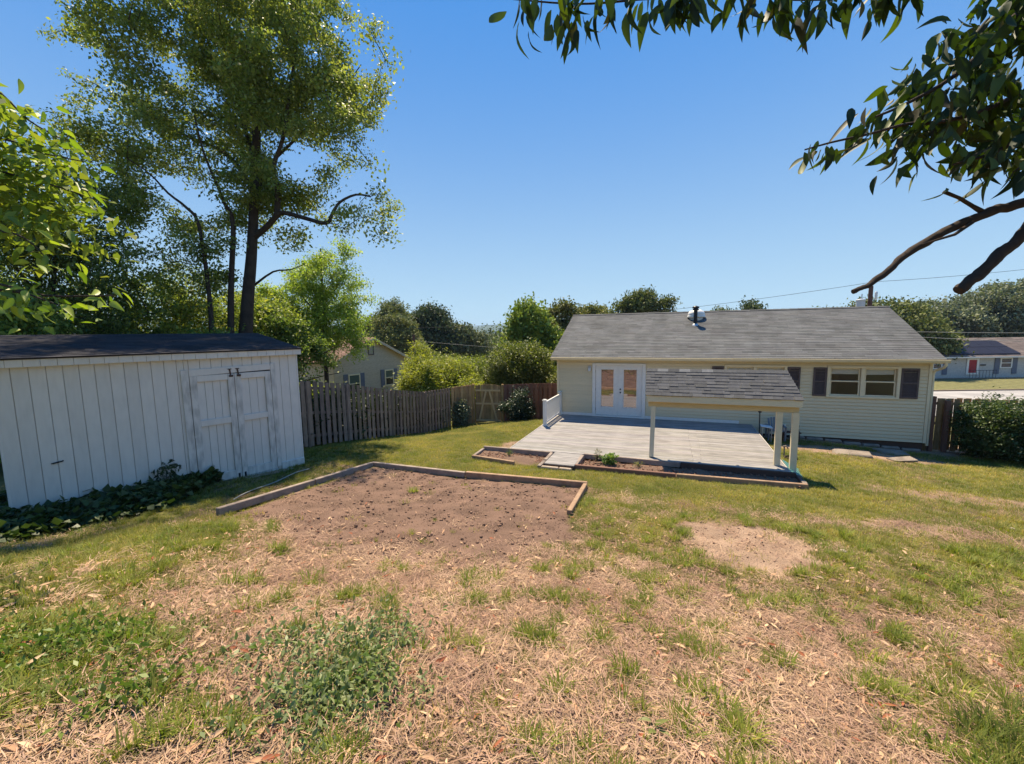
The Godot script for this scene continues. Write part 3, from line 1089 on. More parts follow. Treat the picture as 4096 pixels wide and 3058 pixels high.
# ---------------------------------------------------------------- the small shingled roof on posts
func build_canopy() -> void:
	var t := thing("shingled_canopy", "small grey shingled lean-to roof on cream posts at the deck edge", "canopy", Vector3(4.2, 0.0, 5.0))
	var x0 := 2.40
	var x1 := 6.05
	var a := Vector3(x0, 1.71, 5.37)
	var b := Vector3(x0, 2.335, 4.45)
	var up := b - a
	var run := up.length()
	up = up.normalized()
	var nn := up.cross(Vector3.RIGHT).normalized()
	if nn.y < 0:
		nn = -nn
	var g := Geo.new()
	# the right rake runs in a little towards the top
	var c0 := Vector3(x0, a.y, a.z)
	var c1 := Vector3(x1, a.y, a.z)
	var c2 := Vector3(5.86, b.y, b.z)
	var c3 := Vector3(2.36, b.y, b.z)
	g.poly([c0 - nn * 0.002, c1 - nn * 0.002, c2 - nn * 0.002, c3 - nn * 0.002], nn)
	g.poly([c0 - nn * 0.026, c1 - nn * 0.026, c2 - nn * 0.026, c3 - nn * 0.026], -nn)
	g.poly([c0 - nn * 0.002, c1 - nn * 0.002, c1 - nn * 0.026, c0 - nn * 0.026], -up)
	g.poly([c1 - nn * 0.002, c2 - nn * 0.002, c2 - nn * 0.026, c1 - nn * 0.026], Vector3.RIGHT)
	g.poly([c0 - nn * 0.002, c3 - nn * 0.002, c3 - nn * 0.026, c0 - nn * 0.026], Vector3.LEFT)
	g.poly([c2 - nn * 0.002, c3 - nn * 0.002, c3 - nn * 0.026, c2 - nn * 0.026], up)
	part("roof_deck", g, M.tan, t)
	var nc := 9
	var ex := run / nc
	for c in nc:
		var x := -0.012 - 0.04 * c / nc
		var w := x1 - x0 + 0.012 - 0.19 * c / nc
		var off := (c % 3) * 0.11
		var first := true
		while x < w - 0.01:
			var len := rng.randf_range(0.16, 0.34)
			if first:
				len = 0.12 + off
			first = false
			if x + len > w - 0.1:
				len = w - x
			g = Geo.new()
			var tone := rng.randf_range(0.84, 1.2)
			g.col = Color(tone, tone, tone * rng.randf_range(1.0, 1.05))
			var thick := 0.009 if rng.randf() < 0.5 else 0.019
			roof_piece(g, a, Vector3.RIGHT, up, nn, x + 0.002, x + len - 0.002, c * ex - (0.02 if c == 0 else 0.0) + (0.0 if thick > 0.01 else 0.012), (c + 1) * ex + 0.03, thick)
			part("shingle", g, M.roof2, t)
			x += len
	# ridge strip with a few paler tabs
	for i in 12:
		g = Geo.new()
		var tone := 2.0 if i % 2 == 1 and i < 7 else rng.randf_range(0.9, 1.2)
		g.col = Color(tone, tone, tone)
		g.box(c3 + Vector3((i + 0.5) * 3.5 / 12.0, 0, 0) - up * 0.055 + nn * 0.012, Vector3(3.5 / 12.0 - 0.004, 0.13, 0.012), Basis(Vector3.RIGHT, up, nn), 0.002)
		part("ridge_cap", g, M.roof2, t)
	g = Geo.new()
	g.box(Vector3((x0 + x1) / 2 + 0.02, 1.618, 5.345), Vector3(x1 - x0 - 0.05, 0.185, 0.028), Basis(), 0.004)
	part("fascia", g, M.cream, t)
	g = Geo.new()
	g.box(Vector3((x0 + x1) / 2 + 0.01, 1.455, 5.19), Vector3(x1 - x0 - 0.1, 0.155, 0.1), Basis(), 0.004)
	part("beam", g, M.tan, t)
	g = Geo.new()
	g.box(Vector3((x0 + x1) / 2, 1.54, 5.22), Vector3(x1 - x0 - 0.08, 0.012, 0.22), Basis(), 0.0)
	part("soffit", g, M.tan, t)
	for q in [[x0 + 0.05, 2.42], [x1 - 0.05, 5.80]]:
		g = Geo.new()
		g.bar(Vector3(q[0], 1.62, 5.31), Vector3(q[1], 2.24, 4.47), 0.03, 0.12, nn, 0.003)
		part("side_board", g, M.cream, t)
	for x in [3.2, 4.1, 5.0]:
		g = Geo.new()
		var p0 := Vector3(x, 1.60, 5.24)
		g.bar(p0, p0 + up * (run - 0.2), 0.045, 0.1, nn, 0.003)
		part("rafter", g, M.tan, t)
	g = Geo.new()
	g.box(Vector3(4.11, 2.2, 4.53), Vector3(3.3, 0.1, 0.05), Basis(), 0.004)
	part("beam", g, M.tan, t)
	for p in [[2.585, 5.19, 1.376, 0.115, 0.0], [5.95, 5.19, 1.376, 0.145, -0.2], [5.60, 5.185, 1.376, 0.14, 0.0]]:
		g = Geo.new()
		if p[0] < 3.0:
			g.bar(Vector3(p[0] - 0.01, p[4] + 0.01, 5.40), Vector3(p[0] + 0.01, p[2], p[1]), p[3], 0.115, Vector3.BACK, 0.006)
		else:
			g.box(Vector3(p[0], (p[2] + p[4]) / 2, p[1]), Vector3(p[3], p[2] - p[4], 0.115), Basis(), 0.006)
		var po := part("post", g, M.cream, t)
		if p[0] > 5.7:
			g = Geo.new()
			g.box(Vector3(p[0], -0.24, p[1]), Vector3(0.24, 0.08, 0.22), Basis(), 0.01)
			part("footing", g, M.slab, po)

# ---------------------------------------------------------------- shed, in its own turned frame: x runs along the front to the fence end, z out of the front
func build_shed() -> void:
	var t := thing("garden_shed", "white painted board shed with double doors and dark roof beside the garden bed", "shed", Vector3(-5.756, 0.1, 9.344), deg_to_rad(71.906))
	var g := Geo.new()
	var L := 4.86
	var B := 0.2035
	# boards of the front, from the fence end to the near end; the door takes 0.53 .. 2.37
	for i in 24:
		var a := i * B - 0.02
		var b := minf(a + B, L)
		for r in gaps(a, b, 0.0, 1.0, [[0.6, 2.3, 0.0, 1.0]]):
			g = Geo.new()
			g.col = Color(1, 1, 1) * rng.randf_range(0.96, 1.03)
			g.box(Vector3(-(r[0] + r[1]) / 2, 1.46, -0.012), Vector3(r[1] - r[0] - 0.007, 2.9, 0.022), Basis(), 0.004)
			make("wall_board", g, M.shedwhite, t)
		for r in gaps(a, b, 0.0, 1.0, [[-1.0, 0.6, 0.0, 1.0], [2.3, 9.0, 0.0, 1.0]]):
			g = Geo.new()
			g.col = Color(1, 1, 1) * rng.randf_range(0.96, 1.03)
			g.box(Vector3(-(r[0] + r[1]) / 2, 2.77, -0.012), Vector3(r[1] - r[0] - 0.007, 0.3, 0.022), Basis(), 0.004)
			make("wall_board", g, M.shedwhite, t)
	g = Geo.new()
	g.span(Vector3(-L, 0.02, -0.05), Vector3(0.02, 2.9, -0.026))
	g.span(Vector3(-L, 0.02, -2.4), Vector3(-L + 0.04, 2.9, -0.051))
	g.span(Vector3(-0.02, 0.02, -2.4), Vector3(0.02, 2.9, -0.051))
	g.span(Vector3(-L + 0.041, 0.02, -2.4), Vector3(-0.021, 3.3, -2.36))
	for x in [-L + 0.001, -0.019]:
		g.poly([Vector3(x, 2.9, -0.05), Vector3(x, 2.9, -2.4), Vector3(x, 3.32, -2.4)], Vector3.RIGHT)
	make("shell", g, M.shedwhite, t)
	for x in [0.025, -L - 0.005]:
		g = Geo.new()
		g.box(Vector3(x, 1.46, -0.03), Vector3(0.035, 2.88, 0.075), Basis(), 0.004)
		make("corner_board", g, M.shedwhite, t)
	g = Geo.new()
	g.box(Vector3(-0.245, 0.135, 0.022), Vector3(0.56, 0.24, 0.045), Basis(), 0.012)
	make("skirt_board", g, M.shedworn, t)
	g = Geo.new()
	g.box(Vector3(-0.245, -0.04, 0.035), Vector3(0.58, 0.11, 0.05), Basis(), 0.012)
	make("skirt_board", g, M.shedworn, t)
	for a in [0.3, 2.4, 4.5]:
		g = Geo.new()
		g.span(Vector3(-a - 0.1, -0.25, -2.35), Vector3(-a + 0.1, 0.015, -0.06))
		make("skid", g, M.darkwood, t)
	# fascia pieces along the eave
	for i in 25:
		g = Geo.new()
		g.col = Color(1, 1, 1) * rng.randf_range(0.97, 1.03)
		g.box(Vector3(0.1 - (i + 0.5) * 0.2005, 2.95, 0.1), Vector3(0.1965, 0.14, 0.02), Basis(), 0.003)
		make("fascia_board", g, M.shedwhite, t)
	g = Geo.new()
	g.span(Vector3(-L - 0.05, 2.895, 0.0), Vector3(0.1, 2.905, 0.088))
	make("soffit", g, M.shedwhite, t)
	# roof: one slope rising to the back
	var a0 := Vector3(-4.96, 3.03, 0.13)
	var up := Vector3(0, 0.40, -2.62)
	var run := up.length()
	up = up.normalized()
	var nn := Vector3.RIGHT.cross(up).normalized()
	if nn.y < 0:
		nn = -nn
	g = Geo.new()
	g.box(a0 + Vector3(2.54, 0, 0) + up * run / 2 - nn * 0.012, Vector3(5.08, run, 0.022), Basis(Vector3.RIGHT, up, nn))
	make("roof", g, M.roof3, t)
	g = Geo.new()
	var nc := 19
	for c in nc:
		var x := -0.01
		while x < 5.08:
			var len := minf(rng.randf_range(0.25, 0.5), 5.09 - x)
			if len < 0.02:
				break
			var tone := rng.randf_range(0.75, 1.3)
			g.col = Color(tone, tone, tone)
			roof_piece(g, a0, Vector3.RIGHT, up, nn, x + 0.002, x + len - 0.002, c * run / nc - (0.02 if c == 0 else 0.0), (c + 1) * run / nc + 0.02, 0.012)
			x += len
	var sc := make("shingle_courses", g, M.roof3, t)
	sc.set_meta("kind", "stuff")
	# door frame
	var fr := holder("door_frame", t)
	for b in [[-2.37, -2.235, 0.02, 2.66], [-0.615, -0.5, 0.16, 2.70]]:
		g = Geo.new()
		g.span(Vector3(b[0], b[2], 0.0), Vector3(b[1], b[3], 0.03), 0.005)
		make("jamb_board", g, M.shedworn, fr)
	g = Geo.new()
	g.box(Vector3(-1.425, 2.605, 0.016), Vector3(1.61, 0.14, 0.032), Basis(Vector3.BACK, 0.02), 0.005)
	make("head_board", g, M.shedwhite, fr)
	g = Geo.new()
	g.box(Vector3(-1.42, 0.06, 0.02), Vector3(1.62, 0.12, 0.06), Basis(), 0.008)
	make("threshold", g, M.shedworn, fr)
	g = Geo.new()
	g.span(Vector3(-2.24, 0.11, -0.0255), Vector3(-0.61, 2.545, -0.0240))
	make("door_backing", g, M.dark, t)
	# leaves
	for d in 2:
		var leaf := holder("door", t)
		var x0 := -2.225 if d == 0 else -1.388
		var x1 := -1.398 if d == 0 else -0.625
		var y0 := 0.13
		var y1 := 2.52
		var w := 0.125
		var z0 := -0.0235
		var z1 := 0.034
		for b in [[x0, x0 + w], [x1 - w, x1]]:
			g = Geo.new()
			g.span(Vector3(b[0], y0, z0), Vector3(b[1], y1, z1), 0.004)
			make("stile", g, M.shedworn, leaf)
		for b in [[y0, y0 + 0.19], [1.42, 1.555], [y1 - 0.13, y1]]:
			g = Geo.new()
			g.span(Vector3(x0 + w + 0.001, b[0], z0), Vector3(x1 - w - 0.001, b[1], z1 - 0.001), 0.004)
			make("rail", g, M.shedworn if b[0] < 1.0 else M.shedwhite, leaf)
		for p in [[y0 + 0.19, 1.42], [1.555, y1 - 0.13]]:
			var px := x0 + w
			var pw := (x1 - w - px)
			var n := 4 if d == 0 else 3
			for i in n:
				g = Geo.new()
				g.col = Color(1, 1, 1) * rng.randf_range(0.96, 1.03)
				g.span(Vector3(px + pw * i / n + 0.003, p[0], -0.0235), Vector3(px + pw * (i + 1) / n - 0.003, p[1], -0.008), 0.003)
				make("panel_board", g, M.shedwhite, leaf)
		var hx := x0 - 0.004 if d == 0 else x1 + 0.004
		for hy in [0.42, 1.22, 2.2]:
			g = Geo.new()
			g.box(Vector3(hx + (0.05 if d == 0 else -0.05), hy, 0.026), Vector3(0.11, 0.028, 0.006), Basis(), 0.002)
			g.box(Vector3(hx - (0.04 if d == 0 else -0.04), hy, 0.034), Vector3(0.06, 0.035, 0.006), Basis(), 0.002)
			g.tube([Vector3(hx, hy - 0.022, 0.034), Vector3(hx, hy + 0.022, 0.034)], [0.007, 0.007], 6)
			make("hinge", g, M.shedworn, leaf)
		# hasp above, bolt below
		var sx := -1.455 if d == 0 else -1.30
		g = Geo.new()
		g.box(Vector3(sx, 2.47, 0.03), Vector3(0.085, 0.05, 0.018), Basis(), 0.006)
		g.box(Vector3(sx - 0.015, 2.56, 0.038), Vector3(0.032, 0.13, 0.012), Basis(Vector3.BACK, 0.1), 0.003)
		g.box(Vector3(sx - 0.02, 2.625, 0.04), Vector3(0.075, 0.02, 0.014), Basis(), 0.004)
		g.tube([Vector3(sx - 0.04, 2.475, 0.045), Vector3(sx + 0.035, 2.475, 0.045)], [0.02, 0.02], 8)
		make("hasp", g, M.darkwood, leaf)
		g = Geo.new()
		var bx := -1.455 if d == 0 else -1.33
		g.box(Vector3(bx, 0.17, 0.03), Vector3(0.045, 0.13, 0.016), Basis(), 0.005)
		g.tube([Vector3(bx, 0.10, 0.046), Vector3(bx, 0.23, 0.046)], [0.009, 0.009], 6)
		make("bolt", g, M.dark, leaf)
	# small pull on the wall
	g = Geo.new()
	g.tube([Vector3(-4.33, 1.165, 0.0), Vector3(-4.32, 1.17, 0.03), Vector3(-4.26, 1.18, 0.042), Vector3(-4.2, 1.185, 0.03), Vector3(-4.19, 1.19, 0.0)], [0.012, 0.014, 0.014, 0.012, 0.009], 7)
	make("pull_handle", g, M.dark, t)
	# planks on the ground in front of the doors
	var r := thing("ramp_planks", "dark weathered planks laid on the ground before the shed doors", "ramp", Vector3(-5.756, 0.0, 9.344), deg_to_rad(71.906))
	for i in 3:
		g = Geo.new()
		g.col = Color(1, 1, 1) * rng.randf_range(0.8, 1.3)
		var zz := 0.17 + i * 0.2
		g.box(Vector3(-1.0 + i * 0.06, 0.185 - i * 0.02, zz), Vector3(1.75 - i * 0.2, 0.04, 0.185), Basis(Vector3.BACK, -0.035), 0.008)
		make("plank", g, M.timber_grey, r)

# ---------------------------------------------------------------- fences
func picket(p: Vector3, dir: Vector3, side: Vector3, y0: float, y1: float, slope: float, m: Material, parent: Node, w := 0.14) -> void:
	var g := Geo.new()
	var tone := rng.randf_range(0.72, 1.15)
	g.col = Color(tone, tone * rng.randf_range(0.95, 1.02), tone * rng.randf_range(0.9, 1.03))
	var h := w / 2
	var d := 0.019 / 2
	var c := side * rng.randf_range(-0.004, 0.004)
	var lean := dir * rng.randf_range(-0.012, 0.012)
	var P := func(a: float, y: float, s: float) -> Vector3: return Vector3(p.x, y, p.z) + dir * a * h + side * s * d + c + (lean if y > y0 + 0.5 else Vector3.ZERO) + Vector3(0, slope * a * h, 0)
	for s in [-1.0, 1.0]:
		g.poly([P.call(-1.0, y0, s), P.call(1.0, y0, s), P.call(1.0, y1, s), P.call(-1.0, y1, s)], side * s)
		g.poly([P.call(s, y0, -1.0), P.call(s, y0, 1.0), P.call(s, y1, 1.0), P.call(s, y1, -1.0)], dir * s)
	g.poly([P.call(-1.0, y1, -1.0), P.call(1.0, y1, -1.0), P.call(1.0, y1, 1.0), P.call(-1.0, y1, 1.0)], Vector3.UP)
	part("picket", g, m, parent)

# POINTS: [x, z, top y, bottom y] along the run; pickets on both faces of the rails, in turn
func fence_run(t: Node3D, pts: Array, m: Material, step: float, posts: bool, front := 1.0) -> void:
	for k in pts.size() - 1:
		var a: Array = pts[k]
		var b: Array = pts[k + 1]
		var A := Vector3(a[0], 0, a[1])
		var Bv := Vector3(b[0], 0, b[1])
		var len := (Bv - A).length()
		var dir := (Bv - A) / len
		var side := dir.cross(Vector3.UP)
		var slope: float = (b[2] - a[2]) / len
		var n := int(round(len / step))
		for i in n:
			for s in 2:
				var u := (i + 0.25 + 0.5 * s) / n
				var p := A.lerp(Bv, u) + side * (0.052 if s == 0 else -0.052)
				var y1 := lerpf(a[2], b[2], u) + rng.randf_range(-0.012, 0.012)
				var y0 := lerpf(a[3], b[3], u) + rng.randf_range(0.0, 0.04)
				picket(p, dir, side, y0, y1, slope, m, t)
		for f in [0.16, 0.52, 0.9]:
			var g := Geo.new()
			var tone := rng.randf_range(0.8, 1.1)
			g.col = Color(tone, tone, tone)
			var q0 := A + Vector3(0, lerpf(a[3], a[2], f), 0)
			var q1 := Bv + Vector3(0, lerpf(b[3], b[2], f), 0)
			g.bar(q0, q1, 0.04, 0.085, Vector3.UP)
			part("fence_rail", g, m, t)
		if posts:
			var g := Geo.new()
			g.span(Vector3(a[0] - 0.045, a[3] - 0.3, a[1] - 0.045), Vector3(a[0] + 0.045, a[2] - 0.02, a[1] + 0.045), 0.004)
			part("fence_post", g, m, t)

func build_fences() -> void:
	var t := thing("picket_fence", "weathered grey picket fence curving from the shed to the gate", "fence", Vector3(-6.9, -0.4, 4.0))
	fence_run(t, [[-7.02, 9.3, 2.3, 0.2], [-7.0, 7.9, 2.12, 0.16], [-6.97, 6.3, 1.86, -0.05], [-6.92, 4.0, 1.37, -0.42], [-6.9, 1.7, 0.98, -0.8], [-6.78, -0.35, 0.90, -0.95]], M.fence, 0.232, true)
	t = thing("board_fence", "tan board fence panel between the grey fence and the gate", "fence", Vector3(-6.4, -0.95, -0.9))
	fence_run(t, [[-6.76, -0.45, 0.90, -0.97], [-6.14, -1.36, 0.96, -0.95]], M.fence_tan, 0.16, false)
	t = thing("reddish_fence", "dark reddish board fence between the gate and the cream house", "fence", Vector3(-3.5, -0.8, -1.66))
	fence_run(t, [[-4.5, -1.66, 0.97, -0.9], [-2.52, -1.66, 1.10, -0.8], [-1.6, -1.66, 1.10, -0.8]], M.fence_red, 0.23, true)
	# gate
	t = thing("wooden_gate", "tan wooden garden gate with a-shaped brace and arched top", "gate", Vector3(-5.35, -0.9, -1.5))
	var A := Vector3(-6.06, 0, -1.385)
	var B := Vector3(-4.62, 0, -1.64)
	var dir := (B - A).normalized()
	var side := dir.cross(Vector3.UP)
	var n := 10
	for i in n:
		var u := (i + 0.5) / n
		var p := A.lerp(B, 0.07 + 0.86 * u) - side * 0.03
		var arch := 0.90 + 0.085 * sin(PI * u)
		picket(p, dir, side, -0.86, arch, 0.05 * cos(PI * u), M.fence_tan, t, 0.118)
	for y in [0.68, 0.03, -0.80]:
		var g := Geo.new()
		g.col = Color(1, 1, 1)
		g.bar(A.lerp(B, 0.075) + Vector3(0, y, 0) + side * 0.012, A.lerp(B, 0.925) + Vector3(0, y, 0) + side * 0.012, 0.04, 0.085, Vector3.UP, 0.004)
		part("gate_rail", g, M.fence_pale, t)
	for s in [[0.2, 0.44], [0.8, 0.56]]:
		var g := Geo.new()
		g.col = Color(1, 1, 1)
		g.bar(A.lerp(B, s[0]) + Vector3(0, -0.76, 0) + side * 0.05, A.lerp(B, s[1]) + Vector3(0, 0.64, 0) + side * 0.05, 0.085, 0.03, side, 0.004)
		part("brace", g, M.fence_pale, t)
	for s in [0.0, 1.0]:
		var p := A.lerp(B, s)
		var g := Geo.new()
		g.col = Color(1.1, 1.08, 1.0)
		g.span(Vector3(p.x - 0.055, -1.3, p.z - 0.055), Vector3(p.x + 0.055, 0.99, p.z + 0.055), 0.006)
		part("gate_post", g, M.fence_tan, t)
	# fence on the right, along the house line
	t = thing("brown_board_fence", "brown board fence running right from the house corner behind the hedge", "fence", Vector3(15.0, -0.7, -0.5))
	fence_run(t, [[10.95, -0.42, 1.12, -0.62], [13.4, -0.45, 1.14, -0.62], [15.8, -0.48, 1.14, -0.62], [18.2, -0.5, 1.14, -0.62], [20.6, -0.52, 1.14, -0.62], [23.0, -0.54, 1.14, -0.62]], M.fence_tan, 0.23, true)
	var gp := Geo.new()
	gp.span(Vector3(10.97, -0.75, -0.3), Vector3(11.07, 1.2, -0.18), 0.006)
	part("end_post", gp, M.fence_red, t)
	gp = Geo.new()
	gp.span(Vector3(11.32, -0.75, -0.3), Vector3(11.44, 1.08, -0.18), 0.006)
	part("end_post", gp, M.fence_red, t)

# ---------------------------------------------------------------- neighbours
func build_neighbour_house() -> void:
	# local frame: x along the gable wall away from the yard, z out of the gable wall
	var dx := Vector3(0.1736, 0, -0.9848)
	var turn := atan2(0.9848, 0.1736)
	var t := thing("neighbour_house", "beige sided house with brown roof seen over the grey fence", "house", Vector3(-18.35, -1.2, -5.4), turn)
	var Y := 1.2
	var W := 6.5
	var D := 11.0
	var ye := 1.78 + Y
	var yp := 3.22 + Y
	var g := Geo.new()
	g.span(Vector3(-0.05, -0.6, -D), Vector3(W + 0.05, ye, -0.03))
	for z in [-0.03, -D]:
		g.poly([Vector3(-0.05, ye, z), Vector3(W + 0.05, ye, z), Vector3(W / 2, yp, z)], Vector3.BACK if z > -1.0 else Vector3.FORWARD)
	make("wall", g, M.wall_nbr, t)
	# lap boards of the gable end
	var pit := 0.21
	var k := 0
	while k * pit < yp - 0.15:
		var y0 := k * pit
		var y1 := y0 + pit
		var f := clampf((y1 - ye) / (yp - ye), 0.0, 1.0)
		var xa := W / 2 * f
		var b := lap_board(xa, W - xa, y0, y1, -0.03, 0.035)
		make("siding_plank", b, M.wall_nbr, t)
		k += 1
	# roof slopes
	for s in [-1.0, 1.0]:
		g = Geo.new()
		var e := Vector3(W / 2 + s * (W / 2 + 0.35), ye - 0.16, 0.35)
		var r := Vector3(W / 2, yp + 0.05, 0.35)
		var upv := (r - e)
		var bn := Vector3.BACK.cross(upv).normalized()
		if bn.y < 0:
			bn = -bn
		var q := Vector3(0, 0, -D - 0.7)
		g.poly([e, e + q, r + q, r], bn)
		g.poly([e - bn * 0.1, e + q - bn * 0.1, r + q - bn * 0.1, r - bn * 0.1], -bn)
		make("roof", g, M.roof4, t)
		g = Geo.new()
		var nc := 22
		for c in nc:
			var a: Vector3 = e + upv * (c / float(nc))
			var b2: Vector3 = e + upv * ((c + 1.0) / nc)
			var z := 0.0
			while z < D + 0.6:
				var len := minf(rng.randf_range(0.5, 1.3), D + 0.7 - z)
				var tone := rng.randf_range(0.8, 1.2)
				g.col = Color(tone, tone, tone)
				g.poly([a + Vector3(0, 0, -z) + bn * 0.02, a + Vector3(0, 0, -z - len + 0.01) + bn * 0.02, b2 + Vector3(0, 0, -z - len + 0.01) + bn * 0.005, b2 + Vector3(0, 0, -z) + bn * 0.005], bn)
				g.poly([a + Vector3(0, 0, -z) + bn * 0.02, a + Vector3(0, 0, -z - len + 0.01) + bn * 0.02, a + Vector3(0, 0, -z - len + 0.01), a + Vector3(0, 0, -z)], -upv)
				z += len
		var sc := make("shingle_courses", g, M.roof4, t)
		sc.set_meta("kind", "stuff")
		g = Geo.new()
		g.bar(e + Vector3(0, -0.09, 0), r + Vector3(0, -0.09, 0), 0.05, 0.17, bn, 0.006)
		make("rake_board", g, M.wall_nbr, t)
		g = Geo.new()
		g.poly([e - bn * 0.11, r - bn * 0.11, r - bn * 0.11 + Vector3(0, 0, -0.36), e - bn * 0.11 + Vector3(0, 0, -0.36)], -bn)
		make("soffit", g, M.wall_nbr, t)
	# louvred gable vent
	var vt := holder("gable_vent", t)
	g = Geo.new()
	g.span(Vector3(2.93, 1.98 + Y, 0.0), Vector3(3.0, 2.78 + Y, 0.04))
	g.span(Vector3(3.4, 1.98 + Y, 0.0), Vector3(3.47, 2.78 + Y, 0.04))
	g.span(Vector3(3.001, 2.72 + Y, 0.0), Vector3(3.399, 2.78 + Y, 0.039))
	g.span(Vector3(3.001, 1.98 + Y, 0.0), Vector3(3.399, 2.04 + Y, 0.039))
	make("frame", g, M.shutter, vt)
	for i in 10:
		g = Geo.new()
		g.box(Vector3(3.2, 2.075 + i * 0.068 + Y, 0.018), Vector3(0.4, 0.045, 0.012), Basis(Vector3.RIGHT, -0.5))
		make("slat", g, M.wall_nbr, vt)
	# windows with shutters
	for w in [[1.08, 2.1, -0.65, 0.72], [4.42, 5.32, -0.45, 0.79]]:
		var wn := holder("window", t)
		var y0: float = w[2] + Y
		var y1: float = w[3] + Y
		g = Geo.new()
		g.span(Vector3(w[0], y0, 0.0), Vector3(w[0] + 0.09, y1, 0.05))
		g.span(Vector3(w[1] - 0.09, y0, 0.0), Vector3(w[1], y1, 0.05))
		g.span(Vector3(w[0] + 0.091, y1 - 0.09, 0.0), Vector3(w[1] - 0.091, y1, 0.049))
		g.span(Vector3(w[0] + 0.091, y0, 0.0), Vector3(w[1] - 0.091, y0 + 0.09, 0.049))
		g.span(Vector3(w[0] + 0.091, (y0 + y1) / 2 - 0.03, 0.0), Vector3(w[1] - 0.091, (y0 + y1) / 2 + 0.03, 0.04))
		make("frame", g, M.cream, wn)
		for s in 2:
			g = Geo.new()
			var a := y0 + 0.09 if s == 0 else (y0 + y1) / 2 + 0.03
			var b := (y0 + y1) / 2 - 0.03 if s == 0 else y1 - 0.09
			g.span(Vector3(w[0] + 0.09, a, 0.0), Vector3(w[1] - 0.09, b, 0.022))
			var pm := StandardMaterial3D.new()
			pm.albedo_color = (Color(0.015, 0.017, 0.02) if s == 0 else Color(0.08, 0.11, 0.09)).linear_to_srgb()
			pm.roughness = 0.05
			make("pane", g, pm, wn)
		for x in [[w[0] - 0.4, w[0] - 0.03], [w[1] + 0.03, w[1] + 0.4]]:
			g = Geo.new()
			g.span(Vector3(x[0], y0 - 0.04, 0.0), Vector3(x[1], y1 + 0.02, 0.035), 0.008)
			make("shutter", g, M.shutter_nbr, t)

